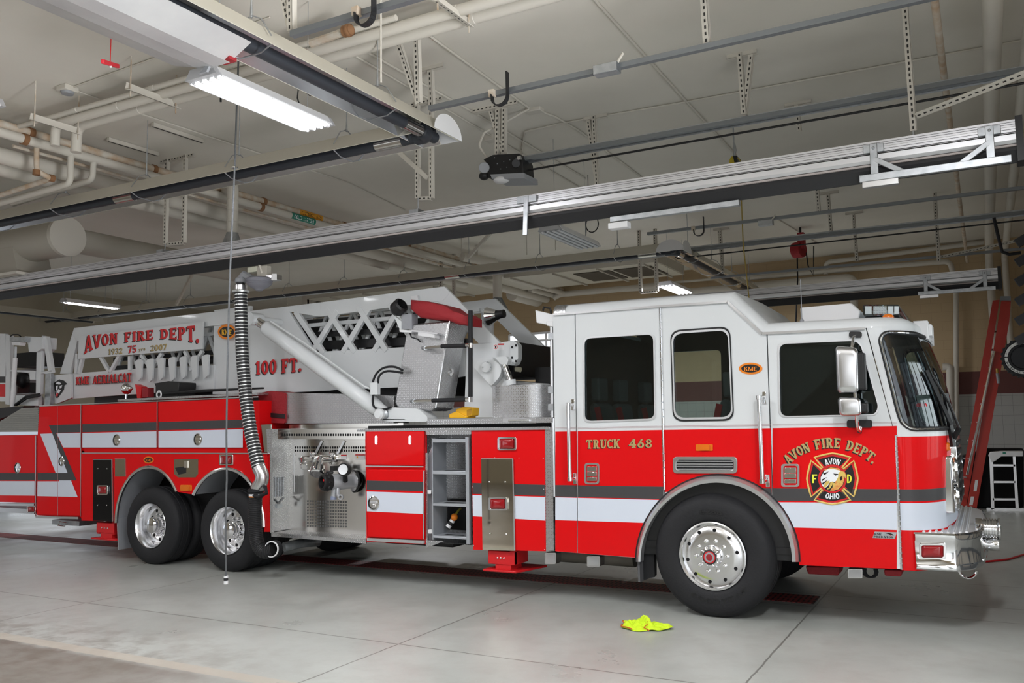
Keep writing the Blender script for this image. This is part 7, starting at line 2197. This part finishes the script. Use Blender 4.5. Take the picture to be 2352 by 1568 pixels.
# tall slotted hanger pairs of the far rail
for k, (x, yb, yt, lab) in enumerate(((1470, 660, 500, 'tall slotted strut pair over the far heater, above the cab'), (1012, 700, 560, 'tall slotted strut pair behind the ladder peak'))):
    Y = R2Y; a = at(x, yb, Y=Y); a.z = 4.25
    hanger('rail_hanger', lab, 'rail hangers', [(a, (a.x, Y, ZC), .06), (a + V((.32, 0, 0)), (a.x + .32, Y, ZC), .06), (a, a + V((.32, 0, 0)))])
Y = R2Y - .05; a = at(2156, 600, Y=Y)
hanger('rail_hanger', 'slotted hanger with diagonal brace over the far exhaust rail end', 'rail hangers', [(a, (a.x, Y, ZC), .055), (at(2160, 590, Y=Y), at(2420, 535, Y=Y), .06, True, (0, -.6, -1))])
# ------------------------------------------------------------------ cords
def cordpts(label, pts, r=.006, m=M_RUB, name='pull_cord', cat='cord'):
    k = MB(m); k.tube(pts, r, 8); o = k.build(name); return tag(o, label, cat)
pc0 = at(519, 1340, Y=-2.35); top = V((pc0.x, -2.35, 5.0))
o = cordpts('long grey cord hanging down in front of the truck rear wheels, plug at its end', [at(548, 128, Y=-2.35), at(544, 240, Y=-2.35), at(539, 384, Y=-2.35), at(535, 480, Y=-2.35), at(527, 660, Y=-2.35), at(522, 860, Y=-2.35), at(520, 1000, Y=-2.35), at(521, 1100, Y=-2.35), at(518, 1180, Y=-2.35), at(519, 1322, Y=-2.35)], .0085, mat('cord_grey', (.09, .095, .10), .5), 'hanging_power_cord')
k = MB(M_FIX); e = at(519, 1330, Y=-2.35); k.cyl(e + V((0, 0, .03)), e + V((0, 0, .012)), .02, 12, M_FIX); k.cyl(e + V((0, 0, .012)), e + V((0, 0, -.012)), .02, 12, M_RUB); k.cyl(e + V((0, 0, -.012)), e + V((0, 0, -.04)), .02, 12, M_FIX); k.build('cord_plug', o)
k = MB(M_CHROME); e = at(539, 385, Y=-2.35); k.lathe([(.012, -.008), (.03, -.006), (.03, .006), (.012, .008)], e, (0, 0, 1), 14); k.build('cord_stop', o)
k = MB(M_CANVAS); e = at(548, 130, Y=-2.35); k.box(e + V((0, 0, .03)), (.10, .06, .05), M_CANVAS); k.build('cord_anchor', o)
Z0 = at(253, 146, Y=-3.6)
o = cordpts('red pull handle on a thin red cord at upper left', [at(253, 142, Y=-3.6), at(256, 60, Y=-3.6), at(259, -30, Y=-3.6)], .004, M_LRED, 'pull_handle', 'pull handle')
k = MB(M_LRED); k.bar(at(235, 141, Y=-3.75), at(271, 152, Y=-3.45), .028, .035, mat('handle_red', (.75, .03, .05), .4)); k.build('handle_bar', o, bevel=.006); k = MB(M_FIX); k.ell(at(254, 153, Y=-3.6), .012); k.build('knot', o)
cordpts('thin yellow cord hanging from the ceiling in front of the far door tracks', [V((at(1707, 560, Y=5.0).x, 5.0, ZC)), at(1707, 560, Y=5.0), at(1722, 700, Y=5.0)], .009, mat('cord_yellow', (.42, .30, .06), .6), 'drop_line')
cordpts('thin black rod hanging behind the brightest lamp', [at(507, 130, Y=-2.2), at(507, 234, Y=-2.2)], .010, M_RUB, 'hanging_rod')
for px, y0, y1, Y in ((1210, 470, 585, 5.5), (1276, 540, 575, 5.5), (1060, 545, 600, 6), (875, 60, 190, -2.7), (343, 0, 702, 6.5), (357, 0, 695, 6.5), (300, 0, 650, 4.5), (215, 0, 668, 4.5), (430, 0, 640, 6.5), (468, 0, 640, 7.5), (660, 0, 700, 8.5)): 
    p = at(px, y1, Y=Y); cordpts('thin steel rod hanging from the ceiling', [p, V((p.x, p.y, ZC))], .008, M_STRUT, 'hanging_rod', 'rod')['group'] = 'thin hanging rods'
# yellow and red cord reels under the ceiling
r = thing('cord_reel', at(1690, 375, Y=2.6), 'yellow cord reel hung under the ceiling, right of the opener rail', 'cord reel', 'cord reels')
k = MB(M_YEL); k.prism([at(x, y, Y=2.5) for x, y in ((1675, 366), (1680, 358), (1694, 360), (1694, 386), (1673, 386))], (0, .16, 0), mat('reel_yellow', (.50, .38, .02), .5)); k.build('reel_body', r, bevel=.01)
k = MB(M_BLACK); k.prism([at(x, y, Y=2.48) for x, y in ((1683, 357), (1692, 357), (1697, 386), (1690, 386))], (0, .2, 0), M_BLACK); k.tube([at(1686, 358, Y=2.6), at(1689, 345, Y=2.6), at(1686, 330, Y=2.6)], .015, 8, M_GALV); p = at(1686, 345, Y=2.6); k.cyl(p, (p.x, p.y, ZC), .01, 8, M_GALV); k.build('reel_hanger', r)
r = thing('cord_reel', at(1834, 575, Y=9), 'dark red cord reel hanging below the far opener rail', 'cord reel', 'cord reels')
k = MB(M_CANVAS); c = at(1834, 574, Y=9); k.lathe([(0, -.09), (.15, -.09), (.16, 0), (.15, .09), (0, .09)], c, (1, -.4, 0), 20, M_CANVAS); k.bb(c + V((0, -.08, .0)), c + V((.12, .12, .32)), M_CANVAS); k.build('reel_body', r)
k = MB(M_BLACK); k.cyl(c + V((.05, 0, .3)), (c.x + .05, c.y, ZC), .02, 8, M_BLACK); k.tube([c + V((-.03, 0, -.14)), at(1832, 640, Y=9), at(1828, 740, Y=9)], .014, 6, M_RUB); k.tube([at(1852, 580, Y=9), at(1856, 610, Y=9), at(1868, 632, Y=9), at(1869, 565, Y=9)], .012, 6, M_RUB); k.build('reel_cord', r)

# ------------------------------------------------------------------ ducts
def duct_x(mb, p, Z, x0, x1, r, m): y = at(*p, Z=Z).y; mb.cyl((x0, y, Z), (x1, y, Z), r, 28, m); return y
dr = thing('round_duct', at(155, 543, X=-9.5), 'fat round cream duct with a flat end cap above the truck rear', 'duct', 'round ducts')
c = at(155, 543, X=-9.5)
mb = MB(M_DUCT); mb.cyl(c, c + V((-7, 0, 0)), .29, 32, M_DUCT); mb.build('duct_run', dr)
mb = MB(M_PIPE); mb.cyl(c + V((.02, 0, 0)), c + V((-.05, 0, 0)), .295, 32, M_PIPE); mb.build('end_cap', dr)
mb = MB(M_DUCT); c4 = c + V((-1.0, .0, -.2)); mb.prism([c + V((x, -.28, z)) for x, z in ((-2.2, -.1), (-.9, -.1), (-.75, -.46), (-.62, -.52), (-2.3, -.52))], (0, .56, 0), M_DUCT); mb.bb(c + V((-2.3, -.42, -.56)), c + V((-.55, .42, -.52)), M_PIPE); mb.build('diffuser_box', dr)
p = at(190, 556, X=-9.8); mb = MB(M_DUCT); mb.cyl((p.x, p.y - .2, p.z), (p.x, p.y + 3.5, p.z), .19, 24, M_DUCT); mb.build('duct_branch', dr)
# vertical exhaust duct feeding the rail
ED = thing('exhaust_duct', at(535, 480, Y=.6), 'vertical cream exhaust duct with a flared foot above the near rail', 'duct', 'round ducts')
mb = MB(M_PIPE); a = at(535, 435, Y=.5); b = at(534, 535, Y=.5); 
mb.tube([a + V((-.6, .4, .10)), a + V((-.18, .12, .12)), a + V((-.04, .02, .06)), a, V((a.x, a.y, b.z))], .078, 18, M_PIPE)
for f in (.25, .5, .75): q = a.lerp(V((a.x, a.y, b.z)), f); mb.lathe([(.078, -.006), (.082, 0), (.078, .006)], q, (0, 0, 1), 18, M_PIPE)
mb.build('duct_run', ED); mb = MB(M_GALV); mb.lathe([(.08, .0), (.085, -.02), (.14, -.17), (.14, -.2)], V((a.x, a.y, b.z)), (0, 0, 1), 22, M_GALV); mb.build('flared_foot', ED)
ED2 = thing('exhaust_duct', at(1143, 650, Y=R2Y), 'vertical cream exhaust duct with a dark flared foot behind the ladder peak', 'duct', 'round ducts')
a, b = at(1142, 618, Y=R2Y), at(1144, 684, Y=R2Y); mb = MB(M_PIPE); mb.tube([a + V((-.3, -.9, .15)), a + V((0, -.15, .12)), a, V((a.x, a.y, b.z))], .095, 18, M_PIPE); mb.bar((a.x - .2, a.y - .5, a.z + .2), (a.x - .2, a.y - .5, ZC - .01), .04, .04, M_PIPE); mb.build('duct_run', ED2); mb = MB(M_TRACK); mb.lathe([(.097, 0), (.105, -.02), (.22, -.25), (.22, -.3)], V((a.x, a.y, b.z)), (0, 0, 1), 22, M_TRACK); mb.build('flared_foot', ED2)
# flat duct with panelled underside
FD = thing('flat_duct', at(1250, 620, Y=8.4), 'wide flat cream duct with panelled underside and dark grille', 'duct')
Yd = 9.0; q0, q1 = at(1060, 655, Y=Yd), at(1560, 585, Y=Yd)
zb_ = at(1300, 622, Y=Yd).z; xr = at(1508, 600, Y=Yd).x; Yd2 = Yd + 1.9
mb = MB(M_DUCT); mb.bb((-13, Yd, zb_), (xr, Yd2, zb_ + .55), M_DUCT); mb.build('duct_body', FD, smooth=0)
mb = MB(M_PIPE)
mb.bb((-13, Yd + .02, zb_ - .012), (xr - .02, Yd2 - .02, zb_ - .002), mat('duct_underside', (.56, .53, .45), .6))
for k in range(9): x = xr - .3 - k * 1.05; mb.bb((x - .02, Yd + .02, zb_ - .05), (x + .02, Yd2, zb_ - .012), M_DUCT)
mb.build('underside_panel', FD, smooth=0)
mb = MB(M_SLOT); g0, g1 = at(1390, 629, Z=zb_), at(1535, 632, Z=zb_)
for k in range(2): mb.bb((xr - 2.05 + k * .95, Yd + .35, zb_ - .03), (xr - 1.2 + k * .95, Yd2 - .4, zb_ - .014), mat('grille_dark', (.07, .06, .045), .7) if 'grille_dark' not in MATS else MATS['grille_dark'])
mb.build('grille', FD, smooth=0)
mb = MB(M_DUCT)
for x in (-4.5, -8): mb.bb((x - .03, Yd + .3, zb_ + .55), (x + .03, Yd + .36, ZC)); mb.bb((x - .03, Yd2 - .3, zb_ + .55), (x + .03, Yd2 - .24, ZC))
mb.build('duct_hanger', FD)
# steel column and beam further back
cx = at(708, 640, Y=9.5); mb = MB(M_DUCT); mb.bb((cx.x - .22, cx.y, 0), (cx.x + .22, cx.y + .06, ZC)); mb.bb((cx.x - .22, cx.y + .3, 0), (cx.x + .22, cx.y + .36, ZC)); mb.bb((cx.x - .03, cx.y, 0), (cx.x + .03, cx.y + .36, ZC)); o = struct(mb.build('column_back', smooth=0)); tag(o, 'steel column behind the truck ladder', 'column')
for p, r_, lab in (((1228, 688), .17, 'fattest round cream duct ending at the tan wall behind the ladder peak'), ((1268, 677), .075, 'cream pipe ending at the tan wall, thicker of two'), ((1296, 673), .05, 'cream pipe ending at the tan wall, thinner of two')):
    q = at(*p, Y=12.2); pipe('round_duct', lab, 'duct', [(q.x, 10.95, q.z), (q.x, 12.35, q.z)], r_, M_PIPE, 'round ducts', n=20)
# pipes on the tan back wall
W = 12.28
def wp(label, pts, r, m=M_PIPE): return pipe('wall_pipe', label, 'pipe', [at(x, y, Y=W - r) for x, y in pts], r, m, 'pipes on the back wall')
wp('cream pipe on the tan wall with a short drop at its left end, upper right', [(1897, 630), (1897, 602), (2060, 582), (2260, 556)], .05)
wp('cream pipe curving down the tan wall to the floor beside the red ladder', [(1700, 640), (2000, 614), (2182, 600), (2196, 660), (2196, 1000), (2200, 1130)], .055)
wp('thick cream pipe on the tan wall just above the cab roof', [(1560, 672), (1800, 650), (1962, 636), (1962, 700), (1962, 760)], .085)
wp('thin tan pipe along the wall behind the small lamp', [(1300, 674), (1500, 652), (1650, 640)], .03)
wp('upright cream pipe on the tan wall hidden by the cab front', [(2165, 842), (2182, 842), (2184, 1000), (2188, 1135)], .075)
wp('cream pipe bend on the tan wall above the cab roof, left', [(1272, 684), (1285, 676), (1420, 664), (1560, 655)], .075)
# ceiling pipes hanging down at top right
p = at(2225, 0, Z=5.3)
for k, (xa, xb, r_) in enumerate((((2320), (2312), .075), ((2352), (2340), .06))):
    q0 = at(xa, 20, X=2.9); q1 = at(xb, 150, X=2.9)
    pipe('riser_pipe', ('fat cream pipe running back under the ceiling at top right, left one', 'fat cream pipe running back under the ceiling at top right, right one')[k], 'pipe', [(2.55 + k * .28, -3, 5.05), (2.55 + k * .28, 12.2, 5.05), (2.55 + k * .28, 12.2, 3.0)], r_, M_PIPE, 'pipes at the top right')
pipe('riser_pipe', 'thin rust tinted pipe at top right left of the fat pair', 'pipe', [(2.15, -3, 5.0), (2.15, 12.2, 5.0)], .03, M_RUST, 'pipes at the top right')

# ------------------------------------------------------------------ right side: ladder, step ladder, reel, door hardware
EL = thing('extension_ladder', at(2240, 1150, Z=.0), 'tall red fibreglass extension ladder leaning near the right wall', 'ladder')
LYd = 11.2
def LP(x, y, d=0): return at(x, y, Y=LYd + d)
def rail_(o, d, t, m): 
    mb = MB(m); mb.prism([LP(x, y, d) for x, y in o], (0, t, 0), m); return mb
lowp = at(2196, 1200, Y=LYd)
rl = rail_([(2190, 1210), (2280, 690), (2296, 688), (2212, 1210)], 0, .06, M_LADR); rl.build('side_rail', EL)
rl = rail_([(2213, 1210), (2289, 760), (2300, 690), (2322, 690), (2318, 740), (2241, 1180), (2236, 1210)], -.1, .06, M_LADR); rl.build('side_rail', EL)
mb = MB(M_ALUP); mb.tube([LP(2284, 806, -.12), LP(2222, 1090, -.12)], .028, 10, M_ALUP)
for k in range(11): f = k / 10; a = LP(2296 - 96 * f, 760 + 420 * f, -.05); mb.cyl(a, a + V((-.12, .2, 0)), .02, 8, M_ALU)
mb.build('rung', EL)
mb = MB(M_FIX)
for o in ([(2240, 1102), (2247, 1102), (2243, 1128), (2236, 1128)], [(2230, 1140), (2238, 1140), (2234, 1160), (2226, 1160)]): mb.prism([LP(x, y, -.104) for x, y in o], (0, .002, 0), M_FIX)
mb.build('ladder_label', EL, smooth=0)
mb = MB(M_TRACK); mb.prism([LP(x, y, -.1) for x, y in ((2296, 690), (2298, 680), (2322, 680), (2322, 694))], (0, .1, 0), M_TRACK); mb.build('rubber_end', EL)
mb = MB(mat('brass', (.5, .35, .1), .4, .6)); mb.cyl(LP(2290, 846, -.15), LP(2291, 856, -.15), .025, 8); mb.cyl(LP(2291, 857, -.15), LP(2294, 880, -.15), .03, 8, M_GREY); o = mb.build('ladder_hook', EL)
SL = thing('step_ladder', at(2300, 1170, Z=0), 'small aluminium step ladder standing on the floor at the far right', 'step ladder')
sy = at(2300, 1172, Z=0).y
def SP(x, y, d=0): return at(x, y, Y=sy + d)
mb = MB(M_ALU); mb.prism([SP(*p) for p in ((2272, 1042), (2280, 1038), (2284, 1168), (2277, 1170))], (0, .05, 0)); mb.prism([SP(*p) for p in ((2326, 1044), (2332, 1042), (2340, 1168), (2333, 1170))], (0, .05, 0)); mb.build('side_rail', SL)
mb = MB(M_ALU)
for y in (1066, 1104, 1144): mb.prism([SP(2280, y), SP(2332, y + .5), SP(2332, y + 5), SP(2280, y + 5)], (0, .12, 0))
mb.prism([SP(2266, 1166), SP(2352, 1167), SP(2352, 1174), SP(2266, 1173)], (0, .1, 0)); mb.build('step', SL)
mb = MB(M_FIX); mb.prism([SP(*p, -.05) for p in ((2270, 1046), (2274, 1038), (2300, 1036), (2350, 1036), (2350, 1048), (2300, 1048), (2287, 1058), (2278, 1062))], (0, .35, 0), M_FIX); tp_ = mb.build('top_tray', SL, bevel=.01); mb = MB(M_TAGG); mb.prism([SP(2303, 1038, -.054), SP(2310, 1038, -.054), SP(2310, 1042, -.054), SP(2303, 1042, -.054)], (0, .003, 0)); mb.build('tray_sticker', tp_, smooth=0)
mb = MB(M_BLACK); mb.prism([SP(*p, .25) for p in ((2200, 1050), (2265, 1030), (2352, 1030), (2352, 1166), (2205, 1166))], (0, .5, 0), M_VOID); tag(mb.build('dark_cart', bevel=.04), 'dark covered cart standing behind the small step ladder', 'cart')
# big round black reel
HRR = thing('hose_reel', at(2352, 822, X=2.7), 'big round black reel with white ring of print at the right edge', 'hose reel')
rc = at(2350, 822, Y=3.4); Rr = (at(2300, 822, Y=3.4) - rc).length
mb = MB(M_RUB); mb.lathe([(0, -.1), (Rr * .96, -.1), (Rr, -.06), (Rr, .06), (Rr * .96, .10), (Rr * .9, .10), (Rr * .86, .085), (Rr * .6, .085), (Rr * .56, .10), (0, .10)], rc, (-.0, -1, 0), 48, M_RUB)
for k in range(24):
    a = 2 * pi * k / 24; mb.box(rc + V((Rr * cos(a), 0, Rr * sin(a))), (.02, .16, .02), M_RUB)
mb.build('reel_drum', HRR)
def RPt(a, f, d=.102): a = radians(a); return rc + V((Rr * f * sin(a), -d, Rr * f * cos(a)))
mb = MB(M_FIX)
M_RINGW = mat('ring_white', (.55, .55, .52), .5)
for a0, a1 in ((-84, 96), (100, 272)):
    for i in range(20): u, w = a0 + (a1 - a0) * i / 20, a0 + (a1 - a0) * (i + 1) / 20; mb.add([RPt(u, .72), RPt(w, .72), RPt(w, .86), RPt(u, .86)], [(0, 1, 2, 3)], M_RINGW)
letters(mb, '- - - - - -', lambda u, v: RPt(-78 + 150 * u, .75 + .08 * v, .105), M_LBLK, sf=False); letters(mb, 'RETRACTOR', lambda u, v: RPt(256 - 100 * u, .83 - .08 * v, .105), M_LBLK, sf=False)
mb.build('reel_print', HRR, smooth=0)
mb = MB(M_TRACK); mb.bar(rc + V((.1, .12, 0)), (XR, rc.y + .15, rc.z), .08, .1, M_TRACK); mb.build('reel_bracket', HRR)
cordpts('red air hose running along the floor behind the bumper', [at(2150, 1294, Z=.012), at(2210, 1290, Z=.012), at(2270, 1289, Z=.012), at(2315, 1284, Z=.012), at(2352, 1273, Z=.012), at(2420, 1230, Z=.012)], .012, M_LRED, 'air_hose', 'hose')
# dark curved hose and door hardware at the right
mb = MB(M_RUB); mb.tube([at(x, y, Y=4.2) for x, y in ((2283, 500), (2292, 540), (2302, 578), (2318, 584), (2345, 580))], .02, 10); tag(mb.build('hanging_cable'), 'thick black cable looping down at the end of the far tracks', 'cable')
mb = MB(M_TRACK)
for k in range(6): a = at(2335, 560 + k * 45, Y=3.2); mb.bar(a, a + V((.7, .0, .4)), .05, .10, mat('dark_steel', (.03, .03, .033), .7) if 'dark_steel' not in MATS else MATS['dark_steel'])
tag(mb.build('door_bracket', smooth=0), 'row of slanted dark steel brackets at the upper right edge', 'bracket')

# ------------------------------------------------------------------ small things
# hi-vis rag
bm = bmesh.new(); random.seed(3)
c = at(1480, 1441, Z=0)
nx, ny = 34, 20
vs = []
def rag_h(u, v):
    r = (u * u) * .9 + v * v
    h = max(0, 1 - r)
    return .062 * h ** .6 * (.65 + .35 * sin(u * 6.2 + v * 4 + 1.0)) + .024 * h * sin(u * 13 + v * 7) + .018 * h * sin(v * 17 - u * 6)
mb = MB(M_HIVIS)
pts, fs = [], []
out = [(1.0 + .12 * sin(3 * a + 1) + .07 * sin(7 * a)) for a in [2 * pi * i / 60 for i in range(60)]]
rings = 12
pts.append(V((c.x, c.y, rag_h(0, 0) + .006)))
for k in range(1, rings + 1):
    f = k / rings
    for i in range(60):
        a = 2 * pi * i / 60; u, v = f * cos(a), f * sin(a)
        pts.append(V((c.x + u * .215 * out[i], c.y + v * .155 * out[i], .006 + max(0, rag_h(u, v)))))
fs += [(0, 1 + i, 1 + (i + 1) % 60) for i in range(60)]
for k in range(rings - 1): fs += [(1 + k * 60 + i, 1 + (k + 1) * 60 + i, 1 + (k + 1) * 60 + (i + 1) % 60, 1 + k * 60 + (i + 1) % 60) for i in range(60)]
mb.add(pts, fs, M_HIVIS)
rag = tag(mb.build('cleaning_rag', smooth=70, solid=.004), 'crumpled neon yellow cloth on the floor by the front wheel', 'cloth')
k = MB(M_OR); e = [p + V((0, 0, .006)) for p in pts[-60:]]; k.tube([e[i] + V((0, 0, .004)) for i in range(22, 44)], .006, 6, mat('hem_orange', (.55, .12, .02), .7)); k.tube([V((c.x + .03, c.y - .02, .075)), V((c.x + .06, c.y - .07, .055)), V((c.x + .04, c.y - .12, .03)), V((c.x + .09, c.y - .13, .012))], .005, 6, MATS['hem_orange']); k.build('hem', rag)
# plug hanging in the step bay
pl = thing('charging_plug', T(1040, 1195, .2), 'orange ball and white plug on a cord inside the step bay', 'plug')
k = MB(M_OR); k.ell(T(1043.5, 1187, .18), .040, M_OR, 18, 10); k.build('ball', pl)
k = MB(M_FIX); a, b = T(1040, 1194, .17), T(1029, 1210, .15); d = (b - a); k.cyl(a, a + d * .25, .030, 14, M_FIX); k.cyl(a + d * .25, a + d * .65, .032, 14, M_BLACK); k.cyl(a + d * .65, b, .030, 14, M_FIX); k.build('plug_body', pl)
k = MB(M_YEL); k.tube([T(1046, 1182, .19), T(1053, 1172, .25), T(1058, 1168, .4)], .012, 8, mat('cord_olive', (.35, .32, .03), .6)); k.build('plug_cord', pl)
